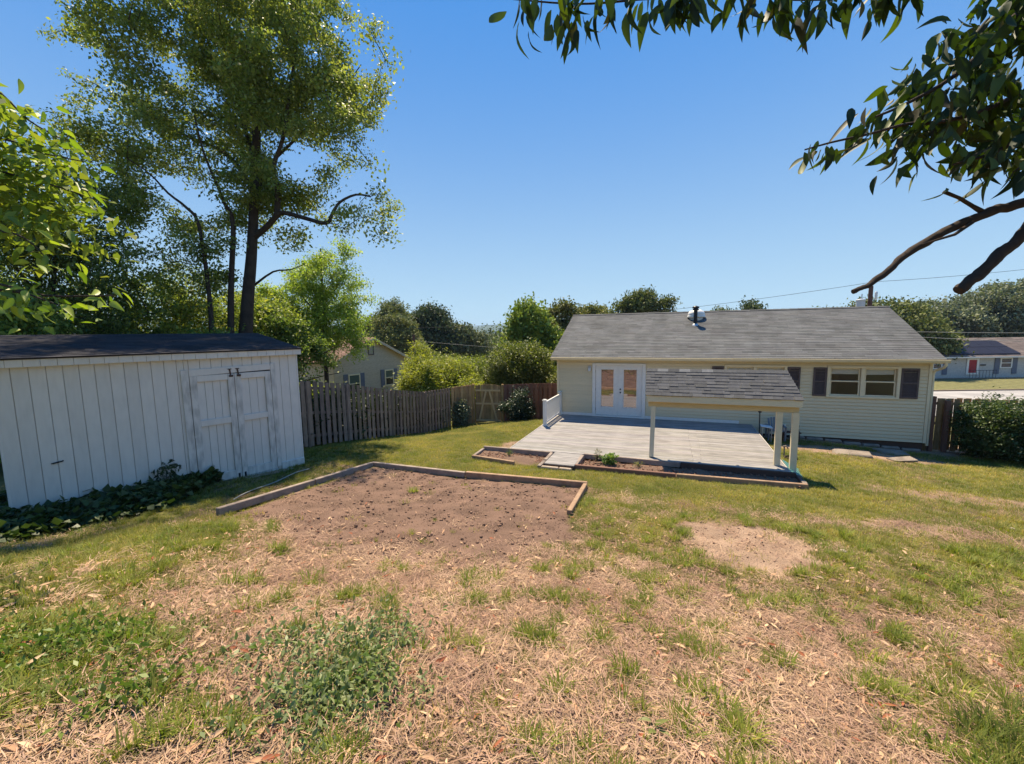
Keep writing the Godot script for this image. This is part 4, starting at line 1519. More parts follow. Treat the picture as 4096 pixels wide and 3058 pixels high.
func build_far_house() -> void:
	# local frame: x to the right along the front, z towards the yard
	var turn := atan2(0.3527, 0.9358)
	var t := thing("grey_house", "low grey house with solar panels and red door across the street", "house", Vector3(39.35, -2.75, -55.66), turn)
	var g := Geo.new()
	g.span(Vector3(-13.0, -0.8, -8.0), Vector3(14.8, 2.4, -0.02))
	make("wall", g, M.wall_far, t)
	var W0 := -13.5
	var W1 := 15.2
	g = Geo.new()
	g.poly([Vector3(W0, 2.32, 0.5), Vector3(W1, 2.32, 0.5), Vector3(W1, 4.62, -4.0), Vector3(W0, 4.62, -4.0)], Vector3.UP)
	g.poly([Vector3(W0, 2.32, -8.5), Vector3(W1, 2.32, -8.5), Vector3(W1, 4.62, -4.0), Vector3(W0, 4.62, -4.0)], Vector3.UP)
	for x in [W0 + 0.3, W1 - 0.3]:
		g.poly([Vector3(x, 2.3, 0.0), Vector3(x, 2.3, -8.0), Vector3(x, 4.55, -4.0)], Vector3.RIGHT)
	make("roof", g, M.roof5, t)
	g = Geo.new()
	var rn := Vector3(0, 4.5, 2.3).normalized()
	for c in 24:
		for i in 24:
			var tone := rng.randf_range(0.78, 1.22)
			g.col = Color(tone, tone, tone)
			var f0 := c / 24.0
			var f1 := (c + 1.0) / 24.0
			var x0 := lerpf(W0, W1, i / 24.0)
			var x1 := lerpf(W0, W1, (i + 1) / 24.0)
			var p0 := Vector3(0, 2.32, 0.5).lerp(Vector3(0, 4.62, -4.0), f0) + rn * 0.03
			var p1 := Vector3(0, 2.32, 0.5).lerp(Vector3(0, 4.62, -4.0), f1) + rn * 0.008
			g.poly([p0 + Vector3(x0, 0, 0), p0 + Vector3(x1, 0, 0), p1 + Vector3(x1, 0, 0), p1 + Vector3(x0, 0, 0)], rn)
	var sc := make("shingle_courses", g, M.roof5, t)
	sc.set_meta("kind", "stuff")
	g = Geo.new()
	g.span(Vector3(W0, 2.16, 0.42), Vector3(W1, 2.33, 0.5))
	make("fascia", g, M.white, t)
	g = Geo.new()
	g.span(Vector3(W0 + 0.4, 2.2, 0.0), Vector3(W1 - 0.4, 2.22, 0.42))
	make("soffit", g, M.wall_far, t)
	# solar panels in two rows
	for r in 2:
		for i in 9:
			g = Geo.new()
			var u0 := 0.1 + r * 0.36
			var a := Vector3(-7.6 + i * 1.6, 0, 0) + Vector3(0, 2.32, 0.5).lerp(Vector3(0, 4.62, -4.0), u0 + 0.17)
			g.box(a + rn * 0.12, Vector3(1.58, 1.75, 0.05), Basis(Vector3.RIGHT, Vector3(0, 2.3, -4.5).normalized(), rn))
			make("solar_panel", g, M.solar, t)
	for v in [[-1.6, 0.9], [-2.5, 0.72], [-3.5, 0.8]]:
		g = Geo.new()
		var p := Vector3(v[0], 0, 0) + Vector3(0, 2.32, 0.5).lerp(Vector3(0, 4.62, -4.0), v[1])
		g.lathe(p, [Vector2(0.12, -0.1), Vector2(0.12, 0.25), Vector2(0.2, 0.27), Vector2(0.2, 0.36), Vector2(0.0, 0.4)], 8)
		make("roof_vent", g, M.white if v[0] < -3.0 else M.dark, t)
	# door
	var d := holder("door", t)
	g = Geo.new()
	g.span(Vector3(-0.78, 0.0, 0.0), Vector3(-0.52, 2.1, 0.08))
	g.span(Vector3(0.52, 0.0, 0.0), Vector3(0.78, 2.1, 0.08))
	g.span(Vector3(-0.519, 1.9, 0.0), Vector3(0.519, 2.1, 0.079))
	g.span(Vector3(-0.519, 0.0, 0.0), Vector3(0.519, 0.2, 0.079))
	make("frame", g, M.white, d)
	g = Geo.new()
	g.span(Vector3(-0.515, 0.2, 0.0), Vector3(0.515, 1.9, 0.04))
	make("leaf", g, M.red, d)
	g = Geo.new()
	g.span(Vector3(1.0, 1.13, 0.0), Vector3(1.7, 1.3, 0.1), 0.03)
	make("mailbox", g, M.dark, t)
	for w in [[3.55, 5.1, 0.78, 2.1], [-5.2, -3.95, 0.78, 2.1]]:
		var wn := holder("window", t)
		g = Geo.new()
		g.span(Vector3(w[0], w[2], 0.0), Vector3(w[0] + 0.14, w[3], 0.08))
		g.span(Vector3(w[1] - 0.14, w[2], 0.0), Vector3(w[1], w[3], 0.08))
		g.span(Vector3(w[0] + 0.141, w[3] - 0.1, 0.0), Vector3(w[1] - 0.141, w[3], 0.079))
		g.span(Vector3(w[0] + 0.141, w[2], 0.0), Vector3(w[1] - 0.141, w[2] + 0.12, 0.079))
		g.span(Vector3(w[0] + 0.141, (w[2] + w[3]) / 2 - 0.04, 0.0), Vector3(w[1] - 0.141, (w[2] + w[3]) / 2 + 0.04, 0.07))
		make("frame", g, M.white, wn)
		for s in 2:
			g = Geo.new()
			var ym: float = (w[2] + w[3]) / 2
			g.span(Vector3(w[0] + 0.14, (w[2] + 0.12 if s == 0 else ym + 0.04), 0.0), Vector3(w[1] - 0.14, (ym - 0.04 if s == 0 else w[3] - 0.1), 0.04))
			var pm := StandardMaterial3D.new()
			pm.albedo_color = Color(0.02, 0.023, 0.03).linear_to_srgb()
			pm.roughness = 0.05
			make("pane", g, pm, wn)
	for x in [[2.85, 3.5], [5.15, 5.8], [-3.9, -3.25]]:
		g = Geo.new()
		g.span(Vector3(x[0], 0.02, 0.0), Vector3(x[1], 2.12, 0.06), 0.01)
		make("shutter", g, M.shutter_nbr, t)
	# stoop rail
	var r := holder("railing", t)
	for i in 9:
		g = Geo.new()
		var x := -1.4 + i * 0.42
		g.tube([Vector3(x, -0.5, 1.1), Vector3(x, 0.62, 1.1)], [0.02, 0.02], 5)
		make("baluster", g, M.dark, r)
	g = Geo.new()
	g.tube([Vector3(-1.45, 0.62, 1.1), Vector3(2.0, 0.62, 1.1)], [0.03, 0.03], 5)
	make("handrail", g, M.dark, r)
	# low pale stone edging in front of the wall
	g = Geo.new()
	for i in 46:
		g.box(Vector3(-7.0 + i * 0.28, -0.33 + rng.randf_range(-0.03, 0.03), 1.6), Vector3(rng.randf_range(0.16, 0.26), 0.16, 0.2), Basis(Vector3.UP, rng.randf()), 0.05)
	var ed := make("edging_stones", g, M.slab, t)
	ed.set_meta("kind", "stuff")

# ---------------------------------------------------------------- garden
func timber(a: Vector3, b: Vector3, m: Material, parent: Node, called := "timber", wide := 0.09, high := 0.14) -> void:
	var g := Geo.new()
	var tone := rng.randf_range(0.82, 1.12)
	g.col = Color(tone, tone, tone)
	g.bar(a, b, wide, high, Vector3.UP, 0.01)
	part(called, g, m, parent)

func soil_sheet(q: Array, y: float, parent: Node, m: Material) -> void:
	# a rough bed surface between four corners
	var g := Geo.new()
	var n := 24
	var k := 10
	var f := FastNoiseLite.new()
	f.frequency = 1.6
	f.fractal_octaves = 4
	for j in k + 1:
		for i in n + 1:
			var u := i / float(n)
			var w := j / float(k)
			var p: Vector2 = (q[0] as Vector2).lerp(q[1], u).lerp((q[3] as Vector2).lerp(q[2], u), w)
			g.v.append(Vector3(p.x, y + f.get_noise_2d(p.x, p.y) * 0.05 + 0.03 * sin(PI * u) * sin(PI * w), p.y))
			g.c.append(Color(1, 1, 1) * (1.0 + 0.25 * f.get_noise_2d(p.x * 3.0, p.y * 3.0)))
	for j in k + 1:
		for i in n + 1:
			var a := g.v[j * (n + 1) + mini(i + 1, n)] - g.v[j * (n + 1) + maxi(i - 1, 0)]
			var b := g.v[mini(j + 1, k) * (n + 1) + i] - g.v[maxi(j - 1, 0) * (n + 1) + i]
			g.n.append(b.cross(a).normalized())
	for j in k:
		for i in n:
			var a := j * (n + 1) + i
			for s in [a, a + 1, a + n + 1, a + 1, a + n + 2, a + n + 1]:
				g.ix.append(s)
	part("soil", g, m, parent)

func build_beds() -> void:
	var t := thing("garden_bed_frame", "low timber edging around the bare brown garden plot", "garden bed", Vector3(-1.4, 0.0, 8.6))
	var P := func(x: float, z: float, h: float) -> Vector3: return Vector3(x, ground_plain(x, z) + h, z)
	timber(P.call(-4.14, 12.68, 0.07), P.call(-4.13, 10.6, 0.06), M.timber_grey, t)
	timber(P.call(-4.13, 10.57, 0.06), P.call(-4.1, 8.72, 0.04), M.timber_grey, t)
	timber(P.call(-4.14, 8.66, 0.03), P.call(-1.55, 8.5, 0.06), M.timber_grey, t)
	timber(P.call(-1.52, 8.5, 0.06), P.call(1.36, 8.28, 0.07), M.timber, t, "timber", 0.09, 0.17)
	timber(P.call(1.33, 8.36, 0.07), P.call(1.42, 10.3, 0.03), M.timber, t)
	# left planter
	t = thing("small_planter", "small timber edged planter by the deck step, mostly empty soil", "planter", Vector3(-1.2, -0.15, 6.3))
	timber(Vector3(-2.28, -0.05, 5.78), Vector3(-0.12, -0.05, 5.79), M.timber_grey, t, "timber", 0.08, 0.14)
	timber(Vector3(-2.27, -0.09, 5.83), Vector3(-2.24, -0.1, 6.56), M.timber_grey, t, "timber", 0.08, 0.12)
	timber(Vector3(-2.28, -0.1, 6.6), Vector3(-0.9, -0.09, 6.85), M.timber, t, "timber", 0.08, 0.13)
	timber(Vector3(-0.13, -0.05, 5.84), Vector3(-0.11, -0.05, 6.55), M.timber_grey, t, "timber", 0.09, 0.13)
	timber(Vector3(-0.12, -0.06, 6.58), Vector3(-0.16, -0.09, 6.98), M.timber_grey, t, "timber", 0.1, 0.12)
	soil_sheet([Vector2(-2.22, 5.8), Vector2(-0.14, 5.8), Vector2(-0.14, 6.93), Vector2(-2.22, 6.58)], -0.115, t, M.ground_soil)
	# right planter
	t = thing("long_planter", "long timber edged planter bed along the deck under the shingled canopy", "planter", Vector3(3.3, -0.15, 6.2))
	timber(Vector3(0.78, -0.035, 5.735), Vector3(3.3, -0.05, 5.735), M.timber_grey, t, "timber", 0.08, 0.14)
	timber(Vector3(3.32, -0.06, 5.735), Vector3(5.9, -0.08, 5.735), M.darkwood, t, "timber", 0.08, 0.16)
	timber(Vector3(0.76, -0.05, 5.79), Vector3(0.74, -0.08, 6.62), M.timber_grey, t, "timber", 0.09, 0.13)
	timber(Vector3(0.70, -0.09, 6.67), Vector3(3.2, -0.10, 6.60), M.fence_red, t, "timber", 0.085, 0.16)
	timber(Vector3(3.22, -0.10, 6.60), Vector3(5.98, -0.115, 6.42), M.timber, t, "timber", 0.085, 0.16)
	timber(Vector3(5.93, -0.1, 5.8), Vector3(5.94, -0.115, 6.15), M.darkwood, t, "timber", 0.085, 0.14)
	timber(Vector3(5.94, -0.1, 6.17), Vector3(5.95, -0.11, 6.37), M.slab, t, "edge_stone", 0.1, 0.14)
	soil_sheet([Vector2(0.79, 5.77), Vector2(5.9, 5.77), Vector2(5.9, 6.42), Vector2(0.79, 6.63)], -0.13, t, M.ground_soil)
	# tan edging stones before the landing
	for s in [[-0.1, 0.36, "tan edging stone below the deck landing, beside the small planter"], [0.37, 0.70, "shorter tan edging stone below the deck landing, beside the long planter"]]:
		var g := Geo.new()
		g.box(Vector3((s[0] + s[1]) / 2, -0.12, 6.95), Vector3(s[1] - s[0] - 0.008, 0.16, 0.1), Basis(), 0.015)
		var o := make("edging_stone", g, M.stone, self)
		tag(o, s[2], "stone", "edging stones before the landing")

func build_small_things() -> void:
	# things right of the deck by the wall
	var gy := -0.33
	var t := thing("dark_pole", "thin dark pole standing at the right deck corner near the wall", "pole", Vector3(5.87, gy, 1.15))
	var g := Geo.new()
	g.tube([Vector3(5.87, gy, 1.15), Vector3(5.85, 0.66, 1.15)], [0.018, 0.018], 8)
	part("shaft", g, M.dark, t)
	g = Geo.new()
	g.lathe(Vector3(5.85, 0.64, 1.15), [Vector2(0.02, 0.0), Vector2(0.06, 0.02), Vector2(0.05, 0.05), Vector2(0.0, 0.06)], 10)
	part("cap", g, M.dark, t)
	t = thing("folding_table", "small pale folding table beside the deck and the cream wall", "table", Vector3(6.05, gy, 1.1))
	g = Geo.new()
	g.box(Vector3(6.07, 0.17, 1.08), Vector3(0.36, 0.03, 0.36), Basis(Vector3.BACK, -0.12), 0.01)
	part("tabletop", g, M.resin, t)
	for p in [[5.93, 1.24], [6.2, 1.26], [5.95, 0.92], [6.2, 0.92]]:
		g = Geo.new()
		g.tube([Vector3(p[0], gy, p[1]), Vector3(p[0] + 0.01, 0.15, p[1] * 0.9 + 0.11)], [0.016, 0.016], 6)
		part("leg", g, M.metal, t)
	t = thing("slat_chair", "grey slatted garden chair against the cream wall behind the canopy post", "chair", Vector3(6.4, gy, 0.72))
	for i in 5:
		g = Geo.new()
		var x := 6.26 + i * 0.075
		var h := 0.56 + 0.06 * sin(PI * (i + 0.5) / 5.0)
		g.bar(Vector3(x, 0.0, 0.62), Vector3(x + (i - 2) * 0.008, -0.3 + h + 0.07, 0.44), 0.062, 0.018, Vector3.BACK, 0.006)
		part("back_slat", g, M.greyresin, t)
	for i in 5:
		g = Geo.new()
		g.box(Vector3(6.41, 0.02 - i * 0.004, 0.66 + i * 0.085), Vector3(0.44, 0.02, 0.075), Basis(), 0.006)
		part("seat_slat", g, M.greyresin, t)
	for x in [6.16, 6.66]:
		g = Geo.new()
		g.box(Vector3(x, 0.15, 0.8), Vector3(0.09, 0.022, 0.5), Basis(), 0.008)
		part("armrest", g, M.greyresin, t)
		for z in [0.6, 1.02]:
			g = Geo.new()
			g.box(Vector3(x, (gy + 0.14) / 2, z), Vector3(0.05, 0.14 - gy, 0.06), Basis(), 0.006)
			part("leg", g, M.greyresin, t)
	t = thing("white_bottle", "white plastic spray bottle on the bench by the cream wall", "bottle", Vector3(6.68, 0.0, 0.8))
	g = Geo.new()
	g.lathe(Vector3(6.68, -0.02, 0.8), [Vector2(0.0, 0.0), Vector2(0.045, 0.0), Vector2(0.045, 0.13), Vector2(0.018, 0.17), Vector2(0.018, 0.2)], 12)
	part("body", g, M.white, t)
	g = Geo.new()
	g.box(Vector3(6.68, 0.205, 0.81), Vector3(0.03, 0.045, 0.08), Basis(), 0.008)
	part("nozzle", g, M.white, t)
	t = thing("low_bench", "low dark wooden bench along the wall under the chair and bottle", "bench", Vector3(6.75, gy, 0.75))
	g = Geo.new()
	g.box(Vector3(6.86, -0.04, 0.78), Vector3(0.56, 0.035, 0.3), Basis(), 0.006)
	part("seat", g, M.darkwood, t)
	for x in [6.64, 7.08]:
		g = Geo.new()
		g.box(Vector3(x, (gy - 0.058) / 2 - 0.02, 0.78), Vector3(0.05, -gy - 0.05, 0.26), Basis(), 0.006)
		part("leg", g, M.darkwood, t)
	t = thing("stump_log", "dark rough log standing on end beside the low bench", "log", Vector3(7.0, -0.02, 0.72))
	g = Geo.new()
	g.tube([Vector3(7.0, -0.022, 0.72), Vector3(6.99, 0.08, 0.72), Vector3(7.01, 0.2, 0.71)], [0.13, 0.12, 0.115], 11)
	make_bumpy(g, 0.012)
	part("trunk", g, M.bark, t)
	# green wire panel leaning by the post
	t = thing("wire_panel", "teal wire mesh panel lying between the two right canopy posts", "wire panel", Vector3(5.98, -0.2, 4.9))
	var A := Vector3(5.86, -0.02, 4.55)
	var ux := Vector3(0.42, -0.24, 0.0)
	var uz := Vector3(0.0, -0.02, 0.85)
	for i in 7:
		g = Geo.new()
		var p := A + ux * (i / 6.0)
		g.tube([p, p + uz], [0.006, 0.006], 5)
		part("wire", g, M.teal, t)
	for i in 11:
		g = Geo.new()
		var p := A + uz * (i / 10.0)
		g.tube([p, p + ux], [0.006, 0.006], 5)
		part("wire", g, M.teal, t)
	g = Geo.new()
	g.poly([A - Vector3(0, 0.02, 0), A + ux - Vector3(0, 0.02, 0), A + ux + uz - Vector3(0, 0.02, 0), A + uz - Vector3(0, 0.02, 0)], Vector3.UP)
	g.poly([A - Vector3(0, 0.026, 0), A + ux - Vector3(0, 0.026, 0), A + ux + uz - Vector3(0, 0.026, 0), A + uz - Vector3(0, 0.026, 0)], Vector3.DOWN)
	part("sheet", g, M.teal, t)
	# hose tap on a stake
	t = thing("garden_tap", "rusty garden tap on a stake with coiled hose right of the deck", "tap", Vector3(6.2, -0.3, 3.1))
	g = Geo.new()
	g.tube([Vector3(6.2, -0.35, 3.1), Vector3(6.2, 0.0, 3.1)], [0.02, 0.02], 7)
	part("stake", g, M.timber_grey, t)
	g = Geo.new()
	g.tube([Vector3(6.16, -0.01, 3.1), Vector3(6.22, 0.02, 3.12), Vector3(6.27, 0.0, 3.15), Vector3(6.28, -0.05, 3.16)], [0.022, 0.026, 0.022, 0.016], 7)
	part("spout", g, M.slab, t)
	g = Geo.new()
	var loop := []
	var rad := []
	for i in 40:
		var a := i * 0.5
		loop.append(Vector3(6.32 + cos(a) * 0.16, -0.29 + i * 0.0016, 3.35 + sin(a) * 0.13))
		rad.append(0.011)
	g.tube(loop, rad, 6)
	part("hose", g, M.darkwood, t)
	# pale cord in the grass by the shed
	g = Geo.new()
	var pts := []
	var rr := []
	for i in 26:
		var u := i / 25.0
		var x := lerpf(-4.75, -5.15, sin(u * 1.7) * 0.9 + 0.08 * sin(u * 9.0))
		var z := lerpf(11.95, 9.75, u)
		pts.append(Vector3(x, ground_y(x, z) + 0.05, z))
		rr.append(0.013)
	g.tube(pts, rr, 6)
	var o := make("garden_hose", g, M.wire_pale, self)
	tag(o, "pale thin hose snaking through the grass before the shed doors", "hose")
	# stones
	for s in [[5.45, 10.3, 0.05, "round pale stone in the grass right of the bare patch"], [-0.36, 14.75, 0.042, "brownish stone beside a grass clump on the dry left ground"], [8.6, 7.9, 0.04, "pale stone in the patchy grass at the far right"]]:
		g = Geo.new()
		var at := Vector3(s[0], ground_y(s[0], s[1]) + s[2] * 0.35, s[1])
		g.lathe(at, [Vector2(0.0, -s[2] * 0.6), Vector2(s[2] * 0.8, -s[2] * 0.4), Vector2(s[2] * 1.1, 0.0), Vector2(s[2] * 0.8, s[2] * 0.45), Vector2(s[2] * 0.3, s[2] * 0.62), Vector2(0.0, s[2] * 0.64)], 12)
		make_bumpy(g, s[2] * 0.16)
		o = make("field_stone", g, M.stone, self)
		tag(o, s[3], "stone")
	# stones and slabs along the house wall
	for s in [[9.55, 0.95, 0.75, 0.45, 0.1, "flat grey slab tilted on the shaded ground by the wall"], [8.2, 2.0, 0.95, 0.5, -0.2, "sunlit flat paving slab right of the deck, nearer the canopy"], [9.4, 2.1, 0.6, 0.35, 0.3, "smaller sunlit paving slab right of the deck, nearer the hedge"]]:
		g = Geo.new()
		g.box(Vector3(s[0], ground_plain(s[0], s[1]) + 0.03, s[1]), Vector3(s[2], 0.07, s[3]), Basis(Vector3.UP, s[4]) * Basis(Vector3.RIGHT, 0.05), 0.03)
		make_bumpy(g, 0.10)
		o = make("paving_slab", g, M.slab, self)
		tag(o, s[5], "slab", "slabs on the ground right of the deck")
	for i in 7:
		g = Geo.new()
		var x := 7.2 + i * 0.53
		g.box(Vector3(x, ground_plain(x, 0.2) + 0.04, 0.16 + rng.randf_range(-0.03, 0.05)), Vector3(0.48, 0.10, 0.14), Basis(Vector3.UP, rng.randf_range(-0.06, 0.06)), 0.03)
		make_bumpy(g, 0.012)
		o = make("border_stone", g, M.slab, self)
		tag(o, "flat grey border stone at the foot of the cream wall, %s from the bench" % ["first", "second", "third", "fourth", "fifth", "sixth", "last"][i], "stone", "border stones at the foot of the wall")
	# stick on the dry ground
	g = Geo.new()
	pts = []
	rr = []
	for i in 12:
		var u := i / 11.0
		var x := lerpf(1.62, 2.12, u) + 0.03 * sin(u * 7.0)
		var z := lerpf(15.45, 14.1, u)
		pts.append(Vector3(x, ground_y(x, z) + 0.025, z))
		rr.append(lerpf(0.016, 0.007, u))
	g.tube(pts, rr, 7)
	o = make("fallen_stick", g, M.timber, self)
	tag(o, "long thin fallen stick lying across the dry foreground straw", "stick")

func make_bumpy(g: Geo, amount: float) -> void:
	var f := FastNoiseLite.new()
	f.frequency = 7.0
	f.seed = 5
	for k in g.v.size():
		var p := g.v[k]
		g.v[k] = p + Vector3(f.get_noise_3d(p.x, p.y, p.z), f.get_noise_3d(p.x + 9.0, p.y, p.z), f.get_noise_3d(p.x, p.y, p.z + 9.0)) * amount

func sag(a: Vector3, b: Vector3, drop: float, r: float) -> Geo:
	var g := Geo.new()
	var pts := []
	var rr := []
	for i in 21:
		var u := i / 20.0
		pts.append(a.lerp(b, u) - Vector3(0, drop * 4.0 * u * (1.0 - u), 0))
		rr.append(r)
	g.tube(pts, rr, 5, false)
	return g

func build_utility() -> void:
	var t := thing("utility_pole", "dark utility pole with grey transformer behind the house roof", "utility pole", Vector3(18.35, -3.1, -27.3))
	var g := Geo.new()
	g.tube([Vector3(18.35, -3.2, -27.3), Vector3(18.33, 6.9, -27.3)], [0.2, 0.155], 10)
	part("pole", g, M.pole, t)
	g = Geo.new()
	g.lathe(Vector3(17.63, 4.1, -27.1), [Vector2(0.0, 0.0), Vector2(0.29, 0.0), Vector2(0.31, 0.9), Vector2(0.31, 1.6), Vector2(0.36, 1.62), Vector2(0.36, 1.7), Vector2(0.2, 1.76), Vector2(0.0, 1.78)], 18)
	g.lathe(Vector3(17.68, 5.85, -27.1), [Vector2(0.05, 0.0), Vector2(0.06, 0.1), Vector2(0.04, 0.2), Vector2(0.05, 0.4), Vector2(0.0, 0.42)], 8)
	part("transformer", g, M.can, t)
	g = Geo.new()
	g.bar(Vector3(17.9, 4.9, -27.15), Vector3(18.3, 4.9, -27.28), 0.06, 0.08)
	part("bracket", g, M.metal, t)
	g = Geo.new()
	g.lathe(Vector3(18.72, 5.75, -27.3), [Vector2(0.0, 0.0), Vector2(0.08, 0.05), Vector2(0.11, 0.2), Vector2(0.08, 0.28), Vector2(0.12, 0.36), Vector2(0.08, 0.45), Vector2(0.12, 0.55), Vector2(0.06, 0.7), Vector2(0.0, 0.72)], 10)
	part("insulator", g, M.resin, t)
	var top := Vector3(18.6, 7.25, -27.3)
	g = Geo.new()
	g.tube([Vector3(18.33, 6.85, -27.3), Vector3(18.45, 7.1, -27.3), top], [0.04, 0.04, 0.03], 6)
	part("pin", g, M.dark, t)
	var wires := [
		[top, Vector3(-26.0, 4.2, -26.0), 0.8, 0.016, "thin overhead line running left from the transformer pole", M.wire],
		[top, Vector3(48.0, 10.6, -39.0), 0.5, 0.016, "thin overhead line running right from the transformer pole", M.wire],
		[Vector3(18.3, 3.2, -27.2), Vector3(62.0, 2.9, -44.5), 0.35, 0.018, "upper pale cable across the trees above the far house", M.wire_pale],
		[Vector3(18.3, 2.9, -27.2), Vector3(60.0, 1.4, -42.5), 0.4, 0.018, "lower pale cable sagging across the trees above the far house", M.wire_pale],
	]
	# pole to the left, between the neighbour and the yellow bushes
	t = thing("street_pole", "plain dark street pole rising beyond the yellow-green bushes", "utility pole", Vector3(-24.1, -2.3, -23.8))
	g = Geo.new()
	g.tube([Vector3(-24.1, -2.4, -23.8), Vector3(-24.1, 3.45, -23.8)], [0.2, 0.16], 9)
	part("pole", g, M.pole, t)
	g = Geo.new()
	g.tube([Vector3(-23.65, -2.2, -23.6), Vector3(-23.75, 2.6, -23.6)], [0.07, 0.06], 7)
	part("conduit", g, M.wire_pale, t)
	var b := Vector3(-24.1, 2.6, -23.8)
	for w in [[2.75, 0.9, 0.3, "top"], [1.3, -0.6, 0.35, "second"], [0.1, -1.2, 0.2, "third"], [-0.55, -1.65, 0.15, "lowest"]]:
		wires.append([Vector3(-24.0, w[0], -23.8), Vector3(4.0, w[1], -30.5), w[2], 0.014, "%s of four pale cables running right from the street pole" % w[3], M.wire_pale])
	for w in wires:
		var o := make("power_line", sag(w[0], w[1], w[2], w[3]), w[5], self)
		tag(o, w[4], "cable", "overhead lines")

# ---------------------------------------------------------------- vegetation
func leaf(g: Geo, p: Vector3, d: Vector3, s: Vector3, len: float, wid: float, fold: float) -> void:
	var nn := d.cross(s).normalized()
	var back := nn.y < 0.0
	if back:
		nn = -nn
	var k := g.v.size()
	var m := p + d * len * 0.42
	g.v.append(p)
	g.v.append(m + s * wid * 0.5 + nn * fold * wid)
	g.v.append(p + d * len - nn * fold * wid * 0.6)
	g.v.append(m - s * wid * 0.5 + nn * fold * wid)
	for i in 4:
		g.n.append(nn)
		g.c.append(g.col)
	for q in ([k, k + 2, k + 1, k, k + 3, k + 2] if back else [k, k + 1, k + 2, k, k + 2, k + 3]):
		g.ix.append(q)

# a spray of N leaves round a twig of length SIZE
func spray(sd: int, n: int, size: float, len: float, wid: float, droop: float, flat := 0.45) -> ArrayMesh:
	var r := RandomNumberGenerator.new()
	r.seed = sd
	var g := Geo.new()
	for i in n:
		var p := Vector3(r.randfn(), r.randfn() * flat, r.randfn()) * size * 0.36
		var d := Vector3(r.randf_range(-1, 1), r.randf_range(-1, 0.7) - droop, r.randf_range(-1, 1)).normalized()
		var s := d.cross(Vector3(r.randf_range(-0.7, 0.7), 1, r.randf_range(-0.7, 0.7))).normalized()
		var t := r.randf_range(0.72, 1.25)
		g.col = Color(t * r.randf_range(0.92, 1.1), t, t * r.randf_range(0.8, 1.1))
		var l := len * r.randf_range(0.65, 1.2)
		leaf(g, p, d, s, l, wid * l / len, r.randf_range(0.05, 0.25))
	return g.mesh()

func tube_limb(g: Geo, pts: Array, r0: float, r1: float, sides: int) -> void:
	var rr := []
	var n := pts.size()
	for i in n:
		var u := i / float(n - 1)
		rr.append(lerpf(r0, r1, pow(u, 0.8)))
	g.tube(pts, rr, sides)

# finer points along a polyline (Catmull-Rom)
func finer(p: Array, k: int) -> Array:
	var out := []
	for i in p.size() - 1:
		var a: Vector3 = p[maxi(i - 1, 0)]
		var b: Vector3 = p[i]
		var c: Vector3 = p[i + 1]
		var d: Vector3 = p[mini(i + 2, p.size() - 1)]
		for j in k:
			out.append(b.cubic_interpolate(c, a, d, j / float(k)))
	out.append(p[-1])
	return out

func in_blobs(r: RandomNumberGenerator, blobs: Array, shell: float) -> Vector3:
	var total := 0.0
	for b in blobs:
		total += b[1] * b[1] * b[2]
	var pick := r.randf() * total
	var bl: Array = blobs[-1]
	for b in blobs:
		pick -= b[1] * b[1] * b[2]
		if pick <= 0.0:
			bl = b
			break
	var d := Vector3(r.randfn(), r.randfn(), r.randfn()).normalized() * pow(r.randf(), shell)
	return bl[0] + Vector3(d.x * bl[1], d.y * bl[2], d.z * bl[1])

